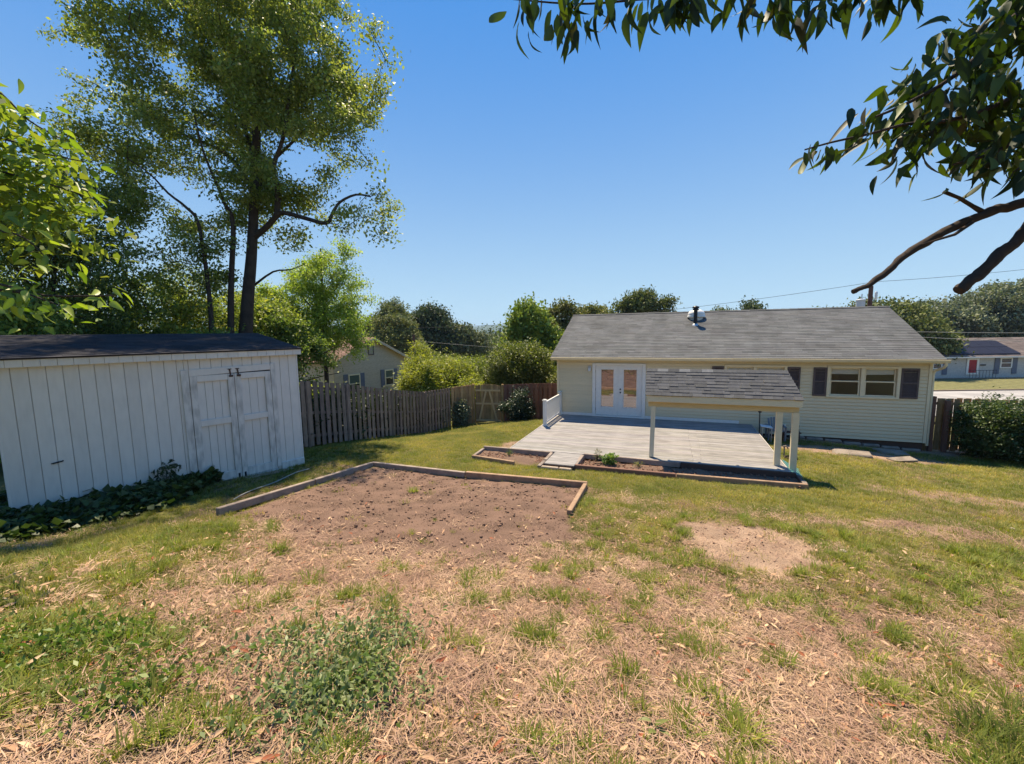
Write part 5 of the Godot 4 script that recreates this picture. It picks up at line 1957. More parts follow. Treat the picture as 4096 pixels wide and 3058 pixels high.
# LIMBS [points, radius, end radius]; BLOBS [centre, radius across, radius up]: where branches end. Leaves hang along the outer branches.
func tree(called: String, label: String, limbs: Array, blobs: Array, nb: int, per: int, sp: Array, mat: Material, ta: Color, tb: Color, bark: Material, sd: int, group := "", gap := -0.12, scale := 1.0) -> Node3D:
	var base: Vector3 = limbs[0][0][0]
	var t := thing(called, label, "tree", base, 0.0, group)
	var r := RandomNumberGenerator.new()
	r.seed = sd
	var holes := FastNoiseLite.new()
	holes.seed = sd
	holes.frequency = 0.32 / scale
	var g := Geo.new()
	var nodes: Array[Vector3] = []
	var low := 1e9
	for b in blobs:
		low = minf(low, b[0].y - b[2])
	for l in limbs:
		var fp := finer(l[0], 3)
		tube_limb(g, fp, l[1], l[2], 9 if l[1] > 0.08 else 6)
		for p in fp:
			if p.y > low - 1.5:
				nodes.append(p)
	if nodes.is_empty():
		nodes.append(limbs[0][0][-1])
	part("trunk", g, bark, t)
	var ends := []
	var tries := 0
	while ends.size() < nb and tries < nb * 6:
		tries += 1
		var p := in_blobs(r, blobs, 0.42)
		if holes.get_noise_3dv(p) < gap:
			continue
		ends.append(p)
	var mid: Vector3 = limbs[0][0][limbs[0][0].size() / 2]
	ends.sort_custom(func(a, b): return a.distance_squared_to(mid) < b.distance_squared_to(mid))
	g = Geo.new()
	var where: Array[Transform3D] = []
	var tints: Array[Color] = []
	for p in ends:
		var best := nodes[0]
		var bd := 1e9
		for q in nodes:
			var d := q.distance_squared_to(p)
			if q.y > p.y:
				d *= 1.0 + 0.5 * (q.y - p.y)
			if d < bd:
				bd = d
				best = q
		var len := sqrt(best.distance_squared_to(p))
		if len > 0.15:
			var m := best.lerp(p, 0.5) + Vector3(r.randf_range(-0.12, 0.12), 0.1, r.randf_range(-0.12, 0.12)) * len
			var rad := clampf(0.008 + 0.010 * len, 0.008, 0.05) * scale
			g.tube([best, m, p], [rad, rad * 0.75, rad * 0.4], 4, false)
			nodes.append(m)
			nodes.append(p)
			for k in per:
				var u := 1.06 - 0.8 * pow(r.randf(), 1.5)
				var c := best.lerp(m, u * 2.0) if u < 0.5 else m.lerp(p, u * 2.0 - 1.0)
				c += Vector3(r.randfn(), r.randfn() * 0.6, r.randfn()) * 0.17 * scale
				where.append(Transform3D(Basis.from_euler(Vector3(r.randf_range(-0.6, 0.6), r.randf() * TAU, r.randf_range(-0.6, 0.6))).scaled(Vector3.ONE * r.randf_range(0.7, 1.25)), c - base))
				var w := r.randf()
				tints.append(ta.lerp(tb, w * w) * r.randf_range(0.85, 1.15) * (1.6 if mat == M.leaf else 1.0))
	part("branches", g, bark, t).set_meta("kind", "stuff")
	# leaves of two or three kinds of spray
	for k in sp.size():
		var wk: Array[Transform3D] = []
		var tk: Array[Color] = []
		for i in range(k, where.size(), sp.size()):
			wk.append(where[i])
			tk.append(tints[i])
		scatter("crown", sp[k], mat, wk, tk, t)
	return t

# stems from the base and sprays through and over the blobs
func shrub(called: String, label: String, base: Vector3, blobs: Array, n: int, sp: Mesh, mat: Material, ta: Color, tb: Color, sd: int, group := "", size := 1.0, cat := "shrub") -> Node3D:
	var t := thing(called, label, cat, base, 0.0, group)
	var r := RandomNumberGenerator.new()
	r.seed = sd
	var f := FastNoiseLite.new()
	f.seed = sd
	f.frequency = 0.9 / size
	var g := Geo.new()
	for i in 14:
		var p := in_blobs(r, blobs, 0.6)
		var b := base + Vector3(r.randf_range(-0.15, 0.15), 0, r.randf_range(-0.15, 0.15)) * size
		g.tube([b, b.lerp(p, 0.5) + Vector3(0, 0.15, 0) * size, p], [0.022 * size, 0.014 * size, 0.005 * size], 5, false)
	part("stems", g, M.bark, t)
	var where: Array[Transform3D] = []
	var tints: Array[Color] = []
	while where.size() < n:
		var p := in_blobs(r, blobs, 0.3)
		p += Vector3(0, f.get_noise_3dv(p) * 0.55 * size, 0)
		var k := f.get_noise_3dv(p * 1.7)
		if k < -0.25:
			continue
		where.append(Transform3D(Basis.from_euler(Vector3(r.randf_range(-0.5, 0.5), r.randf() * TAU, r.randf_range(-0.5, 0.5))).scaled(Vector3.ONE * r.randf_range(0.7, 1.3)), p - base))
		tints.append(ta.lerp(tb, r.randf()) * r.randf_range(0.85, 1.15) * (1.35 if mat == M.leaf else 1.0))
	scatter("foliage", sp, mat, where, tints, t)
	return t

func simple_limbs(base: Vector3, top: Vector3, r: float, sd: int) -> Array:
	var q := RandomNumberGenerator.new()
	q.seed = sd
	var h := top.y - base.y
	var out := [[[base, base.lerp(top, 0.3) + Vector3(q.randf_range(-0.02, 0.02) * h, 0, 0), base.lerp(top, 0.65), top], r, r * 0.2]]
	for i in 5:
		var a := base.lerp(top, 0.28 + 0.1 * i)
		var w := q.randf() * TAU
		var d := Vector3(cos(w), 0.9, sin(w)) * h * q.randf_range(0.16, 0.26)
		out.append([[a, a + d * 0.5, a + d + Vector3(0, h * 0.05, 0)], r * 0.45, r * 0.1])
	return out

func build_trees() -> void:
	var s1 := spray(1, 30, 0.6, 0.135, 0.085, 0.25)
	var s2 := spray(2, 26, 0.52, 0.13, 0.08, 0.4)
	var s3 := spray(3, 32, 0.66, 0.12, 0.075, 0.15)
	# the tall tree behind the fence
	var limbs := [
		[[Vector3(-12.75, 2.86, 5.26), Vector3(-12.72, 4.86, 5.00), Vector3(-12.63, 6.49, 4.77), Vector3(-12.59, 8.30, 4.54), Vector3(-12.68, 10.70, 4.17), Vector3(-12.76, 13.12, 3.80), Vector3(-12.72, 15.32, 3.52), Vector3(-12.88, 16.87, 3.29), Vector3(-12.98, 19.17, 2.94)], 0.30, 0.050],
		[[Vector3(-12.60, 7.30, 4.66), Vector3(-11.93, 7.66, 4.58), Vector3(-11.38, 8.05, 4.54), Vector3(-11.05, 8.14, 4.51), Vector3(-10.10, 7.86, 4.41), Vector3(-9.21, 7.61, 4.31), Vector3(-8.93, 7.94, 4.28), Vector3(-8.60, 8.33, 4.21), Vector3(-7.99, 8.56, 4.06), Vector3(-7.43, 8.45, 3.97)], 0.13, 0.030],
		[[Vector3(-11.38, 8.05, 4.54), Vector3(-11.29, 8.99, 4.50), Vector3(-11.37, 9.83, 4.54), Vector3(-10.87, 10.94, 4.43), Vector3(-10.55, 12.43, 4.34), Vector3(-10.18, 14.00, 4.23), Vector3(-10.02, 15.60, 4.08)], 0.12, 0.025],
		[[Vector3(-12.67, 9.33, 4.44), Vector3(-13.61, 10.37, 4.35), Vector3(-14.64, 11.12, 4.32), Vector3(-16.48, 11.93, 4.49), Vector3(-18.21, 13.08, 4.57), Vector3(-20.04, 14.91, 4.61)], 0.12, 0.020],
		[[Vector3(-12.60, 10.11, 4.32), Vector3(-13.27, 11.71, 4.06), Vector3(-14.02, 13.31, 3.93), Vector3(-15.43, 15.20, 3.91), Vector3(-16.41, 17.07, 3.84)], 0.11, 0.020],
		[[Vector3(-12.71, 12.05, 4.02), Vector3(-13.04, 13.56, 4.07), Vector3(-13.19, 14.68, 4.10), Vector3(-13.54, 15.87, 4.41), Vector3(-13.64, 17.24, 4.50)], 0.10, 0.020],
		[[Vector3(-12.81, 3.24, 5.77), Vector3(-12.87, 5.54, 5.51), Vector3(-12.75, 7.70, 5.32), Vector3(-12.99, 8.46, 5.42), Vector3(-13.08, 8.92, 5.51), Vector3(-13.26, 10.17, 5.85), Vector3(-13.40, 11.42, 5.97)], 0.15, 0.020],
		[[Vector3(-12.99, 3.26, 6.37), Vector3(-13.13, 4.96, 6.22), Vector3(-13.34, 7.48, 6.21), Vector3(-13.58, 8.11, 6.44), Vector3(-14.01, 8.59, 6.76), Vector3(-14.59, 9.36, 7.10), Vector3(-16.11, 10.40, 7.76)], 0.11, 0.015],
		[[Vector3(-12.60, 8.84, 4.48), Vector3(-12.63, 10.34, 3.66), Vector3(-12.10, 11.72, 2.65), Vector3(-11.13, 13.58, 1.41), Vector3(-10.17, 15.29, 0.63)], 0.10, 0.020],
		[[Vector3(-12.59, 9.75, 4.36), Vector3(-13.38, 11.65, 3.35), Vector3(-14.73, 14.14, 2.48), Vector3(-16.52, 16.85, 1.76)], 0.10, 0.020],
		[[Vector3(-13.48, 5.51, 4.14), Vector3(-12.34, 6.06, 4.07), Vector3(-11.50, 6.11, 3.96), Vector3(-10.78, 6.31, 3.88)], 0.06, 0.012],
	]
	limbs[0][0].push_front(Vector3(-12.8, -0.4, 5.5))
	limbs[6][0].push_front(Vector3(-12.8, -0.3, 6.0))
	limbs[7][0].push_front(Vector3(-12.9, -0.2, 6.6))
	var blobs := [
		[Vector3(-14.41, 14.62, 3.92), 4.4, 3.6], [Vector3(-11.5, 13.54, 3.49), 3.9, 3.4], [Vector3(-17.01, 13.35, 5.05), 3.4, 3.0], [Vector3(-9.59, 11.6, 3.22), 2.2, 2.4],
		[Vector3(-7.9, 7.9, 3.86), 1.7, 1.4], [Vector3(-7.3, 8.3, 3.8), 1.2, 1.0], [Vector3(-16.3, 10.5, 6.21), 2.6, 2.0], [Vector3(-14.43, 9.35, 5.32), 3.0, 2.0], [Vector3(-12.45, 10.65, 4.2), 3.0, 2.4],
		[Vector3(-10.5, 14.43, 3.01), 2.9, 3.0], [Vector3(-11.03, 9.06, 3.64), 2.0, 1.4], [Vector3(-13.61, 17.99, 3.42), 4.6, 2.6], [Vector3(-14.0, 6.4, 6.0), 2.4, 1.2], [Vector3(-15.34, 7.85, 6.62), 2.2, 1.5], [Vector3(-13.53, 6.85, 5.36), 2.0, 1.4], [Vector3(-11.6, 7.1, 4.2), 1.5, 1.0], [Vector3(-16.0, 8.6, 7.4), 2.0, 1.4],
	]
	tree("maple_tree", "tall open-crowned maple with dark trunk behind the shed and fence", limbs, blobs, 800, 6, [s1, s2, s3], M.leaf, Color(0.115, 0.155, 0.04), Color(0.235, 0.255, 0.085), M.bark, 31, "", -0.04)
	# darker tree at the left edge
	var fine := spray(7, 22, 0.7, 0.10, 0.06, 0.3)
	var b0 := Vector3(-15.0, -0.1, 10.2)
	tree("dark_tree", "small-leaved dark tree with twin thin trunks at the left edge", [
		[[b0, Vector3(-14.95, 4.0, 10.15), Vector3(-14.9, 6.5, 10.0), Vector3(-14.8, 9.0, 9.8)], 0.13, 0.03],
		[[b0 + Vector3(0.2, 0, -0.2), Vector3(-14.65, 4.0, 10.0), Vector3(-14.4, 6.3, 9.8), Vector3(-14.0, 8.4, 9.6)], 0.11, 0.02],
		[[Vector3(-14.95, 4.6, 10.1), Vector3(-15.6, 5.9, 10.4), Vector3(-16.2, 7.0, 10.6)], 0.06, 0.02]],
		[[Vector3(-14.7, 7.2, 9.9), 2.1, 2.0], [Vector3(-14.2, 4.9, 9.6), 1.9, 1.6], [Vector3(-16.3, 6.2, 10.6), 1.9, 2.4], [Vector3(-14.9, 3.0, 9.9), 2.2, 1.2]],
		190, 9, [fine], M.leaf, Color(0.05, 0.075, 0.022), Color(0.16, 0.185, 0.05), M.bark, 41, "", -0.16)
	# light green tree right of the maple
	tree("light_green_tree", "bright green rounded tree between the maple and the beige neighbour house", simple_limbs(Vector3(-16.0, -1.0, -2.2), Vector3(-16.0, 8.4, -2.4), 0.17, 3), [[Vector3(-16.2, 5.2, -2.4), 2.8, 2.6], [Vector3(-15.6, 7.4, -2.6), 1.7, 1.6], [Vector3(-14.9, 3.4, -1.6), 2.3, 1.5], [Vector3(-17.6, 4.6, -1.2), 2.1, 2.2]],
		260, 10, [s2, fine], M.leaf, Color(0.15, 0.22, 0.035), Color(0.27, 0.32, 0.07), M.bark, 43, "", -0.3)
	# the tree in front of the neighbour's roof
	tree("low_maple", "low spreading green tree hanging over the beige neighbour's brown roof", [[[Vector3(-14.6, -0.6, 2.0), Vector3(-14.4, 2.0, 1.8), Vector3(-14.0, 3.6, 1.4)], 0.10, 0.03], [[Vector3(-14.5, 1.4, 1.9), Vector3(-13.4, 2.4, 1.0), Vector3(-12.4, 3.0, 0.4)], 0.05, 0.012], [[Vector3(-14.5, 1.0, 1.9), Vector3(-13.4, 1.4, 1.0), Vector3(-12.4, 1.6, 0.5)], 0.04, 0.01]],
		[[Vector3(-15.0, 3.6, 2.2), 1.6, 1.4], [Vector3(-13.7, 2.7, 1.2), 0.9, 0.7], [Vector3(-12.9, 1.9, 0.7), 0.5, 0.3], [Vector3(-14.1, 0.9, 1.8), 0.9, 0.7]], 100, 10, [s2], M.leaf, Color(0.075, 0.12, 0.03), Color(0.2, 0.25, 0.07), M.bark, 44, "", -0.2)
	# undergrowth wood behind the shed
	var k := 0
	for u in [[-13.5, 12.2, 2.4, 2.7, "lowest leafy tree at the left edge behind the shed roof"], [-16.5, 8.0, 2.8, 3.1, "shaded small tree behind the middle of the shed roof"], [-15.5, 5.8, 2.5, 2.9, "shaded small tree left of the maple trunk over the shed roof"], [-15.4, 2.6, 2.2, 2.9, "leafy small tree right of the maple trunk"], [-19.0, 3.0, 3.4, 3.6, "deeper small tree behind the maple trunk"], [-20.0, 9.5, 3.6, 3.6, "deeper small tree behind the twin-trunked dark tree"], [-11.2, 7.4, 1.6, 1.7, "bushy sapling tree close behind the shed's fence end"], [-10.6, 3.9, 0.9, 0.85, "bushy sapling behind the grey fence beside the shed"]]:
		var b := Vector3(u[0], ground_plain(u[0], u[1]) - 0.1, u[1])
		var hh: float = u[3]
		tree("undergrowth_tree", u[4], simple_limbs(b, b + Vector3(0, hh * 1.9, 0), 0.07, 50 + k), [[b + Vector3(0, hh * 1.25, 0), u[2], hh * 0.95], [b + Vector3(0.3, hh * 0.55, 0.2), u[2] * 0.95, hh * 0.6]], 165, 8, [s2, fine], M.leaf, Color(0.10, 0.14, 0.03), Color(0.26, 0.28, 0.06), M.bark, 60 + k, "small trees in the undergrowth behind the shed", -0.4)
		k += 1
	# trees farther off
	var m1 := spray(21, 26, 1.3, 0.26, 0.17, 0.2, 0.6)
	var m2 := spray(22, 28, 1.9, 0.42, 0.28, 0.1, 0.7)
	var far := [
		["willow_tree", "hazy olive willow-like tree beyond the beige neighbour house", -31.0, -29.3, 2.9, 10.4, Color(0.11, 0.125, 0.055), Color(0.17, 0.18, 0.085), m1, 260, 0.0],
		["willow_tree", "lower olive round tree right beside the willow-like tree", -27.4, -25.0, 2.6, 8.2, Color(0.10, 0.115, 0.045), Color(0.16, 0.165, 0.07), m1, 200, 0.0],
		["oak_tree", "big dark oak on the skyline left of the distant hill", -37.3, -48.3, 4.4, 11.4, Color(0.03, 0.048, 0.022), Color(0.06, 0.075, 0.035), m2, 300, 0.0],
		["oak_tree", "smaller grey-green oak leaning right of the big dark oak", -31.5, -50.5, 3.0, 8.2, Color(0.06, 0.075, 0.035), Color(0.11, 0.12, 0.06), m2, 180, 0.0],
		["poplar_tree", "slim bright yellow-green poplar left of the house roof", -6.2, -10.5, 1.25, 7.2, Color(0.14, 0.19, 0.035), Color(0.22, 0.26, 0.06), m1, 150, 0.0],
		["poplar_tree", "shorter bright poplar crown touching the house roof's left corner", -4.6, -11.2, 1.5, 5.6, Color(0.13, 0.175, 0.03), Color(0.2, 0.235, 0.05), m1, 150, 0.0],
		["broad_tree", "olive broad tree behind the poplars at the roof's left end", -6.8, -22.2, 2.4, 8.4, Color(0.085, 0.095, 0.03), Color(0.16, 0.15, 0.045), m1, 200, 0.0],
		["broad_tree", "yellowish broad tree just over the roof's left end", -4.4, -24.5, 2.2, 8.6, Color(0.11, 0.12, 0.03), Color(0.19, 0.18, 0.05), m1, 180, 0.0],
		["ash_tree", "tallest open tree rising over the middle of the house roof", -0.8, -30.3, 2.3, 11.5, Color(0.065, 0.085, 0.03), Color(0.14, 0.15, 0.055), m1, 170, 0.0],
		["ash_tree", "second open tree close right of the tallest tree over the roof", 1.6, -30.9, 1.9, 10.4, Color(0.06, 0.08, 0.028), Color(0.12, 0.135, 0.05), m1, 130, 0.0],
		["ash_tree", "low yellowish tree left of the tallest tree over the roof", -4.0, -29.0, 1.6, 8.8, Color(0.1, 0.11, 0.03), Color(0.18, 0.17, 0.05), m1, 90, 0.0],
		["roof_tree", "small open tree peeping over the roof right of the vent", 8.0, -39.0, 1.9, 9.6, Color(0.07, 0.09, 0.035), Color(0.13, 0.145, 0.06), m1, 80, 0.0],
		["roof_tree", "darker small tree peeping over the roof further from the vent", 10.6, -39.5, 2.0, 10.3, Color(0.045, 0.065, 0.03), Color(0.09, 0.105, 0.05), m1, 100, 0.0],
		["street_tree", "green round tree behind the roof's right end by the pole", 31.0, -58.0, 5.0, 11.0, Color(0.07, 0.09, 0.028), Color(0.14, 0.15, 0.045), m2, 240, 0.0],
		["street_tree", "low green tree just behind the transformer pole", 25.0, -58.0, 4.0, 9.6, Color(0.07, 0.09, 0.028), Color(0.13, 0.14, 0.045), m2, 150, 0.0],
		["street_tree", "yellow-green tree left of the big silvery trees", 36.5, -66.0, 4.6, 9.2, Color(0.1, 0.12, 0.035), Color(0.16, 0.17, 0.05), m2, 200, 0.0],
		["silver_tree", "big silvery green tree behind the far house, left one", 45.5, -77.0, 6.5, 12.4, Color(0.085, 0.105, 0.065), Color(0.17, 0.185, 0.12), m2, 330, 0.0],
		["silver_tree", "big silvery green tree behind the far house, middle one", 54.0, -80.0, 6.5, 15.0, Color(0.085, 0.105, 0.065), Color(0.17, 0.185, 0.12), m2, 330, 0.0],
		["silver_tree", "big silvery green tree behind the far house at the right edge", 63.0, -84.0, 7.0, 17.5, Color(0.08, 0.10, 0.06), Color(0.16, 0.175, 0.11), m2, 330, 0.0],
	]
	k = 0
	for f in far:
		var b := Vector3(f[2], ground_plain(f[2], f[3]) - 0.1, f[3])
		var h: float = f[5]
		var w: float = f[4]
		var bl := [[b + Vector3(0, h * 0.66, 0), w, h * 0.32], [b + Vector3(w * 0.35, h * 0.42, 0), w * 0.95, h * 0.26], [b + Vector3(-w * 0.4, h * 0.5, w * 0.3), w * 0.8, h * 0.25]]
		if f[0] == "ash_tree" or f[0] == "roof_tree":
			bl = [[b + Vector3(w * 0.3, h * 0.8, 0), w * 0.6, h * 0.16], [b + Vector3(-w * 0.45, h * 0.72, 0), w * 0.6, h * 0.15], [b + Vector3(w * 0.7, h * 0.58, 0), w * 0.55, h * 0.13], [b + Vector3(0, h * 0.5, 0.3), w * 0.9, h * 0.16]]
		if f[0] == "poplar_tree":
			bl = [[b + Vector3(0, h * 0.5, 0), w, h * 0.42], [b + Vector3(-0.3, h * 0.8, 0), w * 0.45, h * 0.2]]
		tree(f[0], f[1], simple_limbs(b, b + Vector3(0, h * 0.9, 0), 0.05 + h * 0.014, 80 + k), bl, f[9], 8, [f[8]], M.leaf_far, f[6] * 1.4, f[7] * 1.45, M.bark, 90 + k, "", -0.35, 1.0 + w * 0.12)
		k += 1
	# firs and small far crowns in the valley
	var dark := Geo.new()
	var r := RandomNumberGenerator.new()
	r.seed = 5
	for i in 900:
		var u := pow(i / 900.0, 1.2)
		var w := i * 2.4 + r.randfn() * 0.5
		var p := Vector3(cos(w) * (1.0 - u) * 0.24, u, sin(w) * (1.0 - u) * 0.24)
		dark.col = Color(1, 1, 1) * r.randf_range(0.7, 1.3)
		leaf(dark, Vector3(0, u + 0.02, 0) + Vector3(cos(w), 0, sin(w)) * r.randf() * 0.2 * (1.0 - u), Vector3(cos(w), r.randf_range(-0.5, 0.1), sin(w)).normalized(), Vector3(-sin(w), 0, cos(w)), (0.04 + 0.12 * (1.0 - u)) * r.randf_range(0.6, 1.2), 0.04, 0.1)
	var fir_mesh := dark.mesh()
	k = 0
	for f in [[1005, 150, 9.5], [1018, 175, 11.0], [1038, 120, 8.0], [1046, 130, 9.6], [1055, 118, 8.4], [1062, 125, 9.8], [1073, 112, 8.6], [1082, 120, 9.9], [1090, 116, 8.7], [1099, 124, 9.7]]:
		var lat: float = (f[0] - 1106.0) / 931.0 * f[1]
		var p: Vector3 = FOOT + RGT * lat + FWD * f[1]
		p.y = ground_plain(p.x, p.z) - 0.2
		var t := thing("fir_tree", "dark pointed distant fir, %s from the left in its row" % ["first", "second", "third", "fourth", "fifth", "sixth", "seventh", "eighth", "ninth", "last"][k], "tree", p, 0.0, "distant firs")
		var g := Geo.new()
		g.tube([Vector3.ZERO, Vector3(0, f[2] * 0.95, 0)], [0.25, 0.03], 6)
		make("trunk", g, M.bark, t)
		var o := MeshInstance3D.new()
		o.name = "crown"
		o.mesh = fir_mesh
		o.material_override = M.fir
		o.scale = Vector3(f[2] * 0.62, f[2], f[2] * 0.62)
		t.add_child(o)
		k += 1
	var wk: Array[Transform3D] = []
	var tk: Array[Color] = []
	for i in 2600:
		var dp := r.randf_range(95.0, 900.0)
		if i < 500:
			dp = r.randf_range(95.0, 150.0)
		var lat := r.randf_range(-0.42, 0.2) * dp
		var p := FOOT + RGT * lat + FWD * dp
		var sz := r.randf_range(4.0, 7.0) * (1.0 if dp < 300.0 else 1.7)
		p.y = minf(ground_plain(p.x, p.z) + sz * r.randf_range(0.4, 0.9), 3.4 + dp * r.randf_range(-0.012, 0.004) - sz * 0.75)
		wk.append(Transform3D(Basis.from_euler(Vector3(r.randf_range(-0.4, 0.4), r.randf() * TAU, 0)).scaled(Vector3(sz, sz * 0.9, sz)), p))
		tk.append(Color(0.05, 0.075, 0.024).lerp(Color(0.13, 0.15, 0.045), r.randf()) * r.randf_range(0.8, 1.2))
	var woods := scatter("distant_woodland", spray(25, 520, 1.15, 0.085, 0.075, 0.0, 0.9), M.leaf_far, wk, tk, self)
	tag(woods, "distant green woodland filling the valley below the hill", "woodland", "", "stuff")
	# trees behind the viewer, mirrored in the door panes
	k = 0
	for f in [[-4.0, 30.0, 3.6, 9.0], [3.0, 33.0, 4.0, 10.0], [11.0, 31.0, 4.0, 9.5]]:
		var b := Vector3(f[0], ground_plain(f[0], f[1]) - 0.1, f[1])
		tree("hill_tree", "green tree on the rise behind the viewer, %s" % ["above the shed side", "in the middle", "above the hedge side"][k], simple_limbs(b, b + Vector3(0, f[3] * 0.9, 0), 0.2, 170 + k), [[b + Vector3(0, f[3] * 0.6, 0), f[2], f[3] * 0.36]], 120, 8, [m1], M.leaf_far, Color(0.07, 0.09, 0.03), Color(0.13, 0.14, 0.04), M.bark, 180 + k, "trees behind the viewer", -0.4, 1.4)
		k += 1

func build_shrubs() -> void:
	var sm := spray(11, 22, 0.42, 0.10, 0.06, 0.0, 0.7)
	var br := spray(12, 20, 0.5, 0.16, 0.05, 0.15, 0.8)
	var gl := spray(13, 20, 0.3, 0.085, 0.05, 0.2, 0.8)
	var yg := Color(0.17, 0.205, 0.03)
	var yg2 := Color(0.28, 0.29, 0.055)
	for u in [[-9.9, -3.0, 1.35, 1.55, 1400, "bright yellow-green bamboo-like bush before the neighbour's right window", br], [-9.0, -4.4, 1.6, 1.5, 1400, "yellow-green bush behind the lowest point of the grey fence", br], [-11.7, -5.6, 1.0, 1.9, 800, "tallest yellow-green bush against the neighbour's right corner", br], [-8.2, -6.6, 1.7, 1.5, 1300, "olive green bush behind the board fence panel", sm], [-6.9, -2.9, 0.75, 0.95, 700, "small bright bush right behind the gate's left post", br], [-10.8, -9.8, 2.0, 1.5, 1000, "dark green bush farther back beyond the yellow bushes", sm], [-13.6, -11.5, 1.8, 1.65, 900, "dark yellowish bush beside the street pole", sm], [-6.6, -7.6, 1.3, 1.6, 900, "green bush between the olive bush and the round clipped bush", sm]]:
		var b := Vector3(u[0], ground_plain(u[0], u[1]), u[1])
		shrub("garden_bush", u[5], b, [[b + Vector3(0, u[3], 0), u[2], u[3]], [b + Vector3(u[2] * 0.5, u[3] * 0.8, 0.2), u[2] * 0.7, u[3] * 0.9]], u[4], u[6], M.leaf, yg if u[6] == br else Color(0.09, 0.125, 0.025), yg2 if u[6] == br else Color(0.19, 0.22, 0.045), int(u[4]) + int(u[0] * 10.0), "bushes beyond the gate", 1.2)
	var b := Vector3(-4.75, ground_plain(-4.75, -4.9), -4.9)
	shrub("round_bush", "large round clipped bush behind the fence at the house's left corner", b, [[b + Vector3(0, 2.45, 0), 1.85, 1.35], [b + Vector3(0.5, 1.6, 0.3), 1.7, 1.1]], 3400, sm, M.leaf, Color(0.06, 0.085, 0.022), Color(0.17, 0.19, 0.05), 301, "", 1.5)
	b = Vector3(-2.2, ground_plain(-2.2, -3.4), -3.4)
	shrub("leggy_bush", "yellowish leggy bush squeezed between the fence and the house corner", b, [[b + Vector3(0, 1.0, 0), 0.55, 1.1]], 420, sm, M.leaf, Color(0.12, 0.14, 0.03), Color(0.2, 0.2, 0.05), 302, "", 1.0)
	b = Vector3(-6.35, -0.95, -0.55)
	shrub("variegated_shrub", "small pale-edged shrub in front of the tan board fence", b, [[b + Vector3(0, 0.55, 0), 0.34, 0.55]], 210, gl, M.leaf_dark, Color(0.07, 0.10, 0.05), Color(0.22, 0.24, 0.15), 303, "", 0.6)
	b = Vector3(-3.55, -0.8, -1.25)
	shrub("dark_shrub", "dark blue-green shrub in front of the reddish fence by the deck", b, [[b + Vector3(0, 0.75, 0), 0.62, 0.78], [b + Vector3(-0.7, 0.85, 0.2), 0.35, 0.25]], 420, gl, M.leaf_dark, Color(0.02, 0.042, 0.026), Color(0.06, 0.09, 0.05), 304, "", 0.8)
	# shaded undergrowth just behind the grey fence
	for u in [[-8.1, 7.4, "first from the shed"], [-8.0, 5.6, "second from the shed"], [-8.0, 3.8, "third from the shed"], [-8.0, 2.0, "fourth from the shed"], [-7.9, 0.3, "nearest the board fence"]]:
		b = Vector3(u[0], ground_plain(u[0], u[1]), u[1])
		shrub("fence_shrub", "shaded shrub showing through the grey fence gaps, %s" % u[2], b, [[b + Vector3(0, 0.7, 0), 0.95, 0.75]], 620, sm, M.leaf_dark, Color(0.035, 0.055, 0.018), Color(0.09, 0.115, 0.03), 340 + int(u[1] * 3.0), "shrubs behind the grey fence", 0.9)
	# hedge on the right
	for u in [[12.35, 0.35, 0.95, 0.95, 1500, "dark green hedge shrub beside the house's right corner"], [13.9, 0.55, 1.05, 0.85, 1600, "sunlit-topped hedge shrub second from the house corner"], [15.6, 0.7, 1.1, 0.8, 1500, "low hedge shrub third from the house corner"], [17.4, 0.7, 1.1, 0.8, 1300, "hedge shrub at the right edge before the board fence"]]:
		b = Vector3(u[0], ground_plain(u[0], u[1]), u[1])
		shrub("hedge_shrub", u[5], b, [[b + Vector3(0, u[3], 0), u[2], u[3]], [b + Vector3(0.2, u[3] * 0.6, 0.1), u[2] * 1.05, u[3] * 0.65]], u[4], gl, M.leaf_dark, Color(0.035, 0.06, 0.018), Color(0.11, 0.15, 0.04), 310 + int(u[0]), "hedge shrubs by the right fence", 0.9)
	# little plants in the planters
	b = Vector3(1.53, -0.08, 6.0)
	shrub("leafy_plant", "small bright leafy plant in the long planter", b, [[b + Vector3(0, 0.12, 0), 0.19, 0.12]], 60, spray(15, 10, 0.14, 0.07, 0.045, 0.0, 0.8), M.leaf, Color(0.10, 0.17, 0.04), Color(0.17, 0.25, 0.06), 320, "", 0.25, "plant")
	b = Vector3(1.2, -0.08, 6.0)
	shrub("twiggy_plant", "thin half-dry twiggy plant left of the leafy plant in the long planter", b, [[b + Vector3(0, 0.16, 0), 0.08, 0.14]], 22, spray(16, 6, 0.1, 0.04, 0.02, 0.0, 0.8), M.leaf, Color(0.12, 0.10, 0.05), Color(0.16, 0.17, 0.06), 321, "", 0.25, "plant")
	b = Vector3(2.3, -0.08, 6.1)
	shrub("seedling", "sparse yellowish seedling in the long planter near the left canopy post", b, [[b + Vector3(0, 0.06, 0), 0.14, 0.06]], 22, spray(16, 6, 0.1, 0.04, 0.02, 0.0, 0.8), M.leaf, Color(0.16, 0.16, 0.05), Color(0.2, 0.2, 0.08), 322, "", 0.2, "plant")
	b = Vector3(-1.3, -0.1, 6.2)
	shrub("seedling", "single thin seedling in the middle of the small planter", b, [[b + Vector3(0, 0.12, 0), 0.07, 0.12]], 18, spray(16, 6, 0.1, 0.04, 0.02, 0.0, 0.8), M.leaf, Color(0.08, 0.13, 0.04), Color(0.12, 0.17, 0.05), 323, "", 0.2, "plant")
	# weed by the shed wall
	b = Vector3(-6.5, 0.25, 12.05)
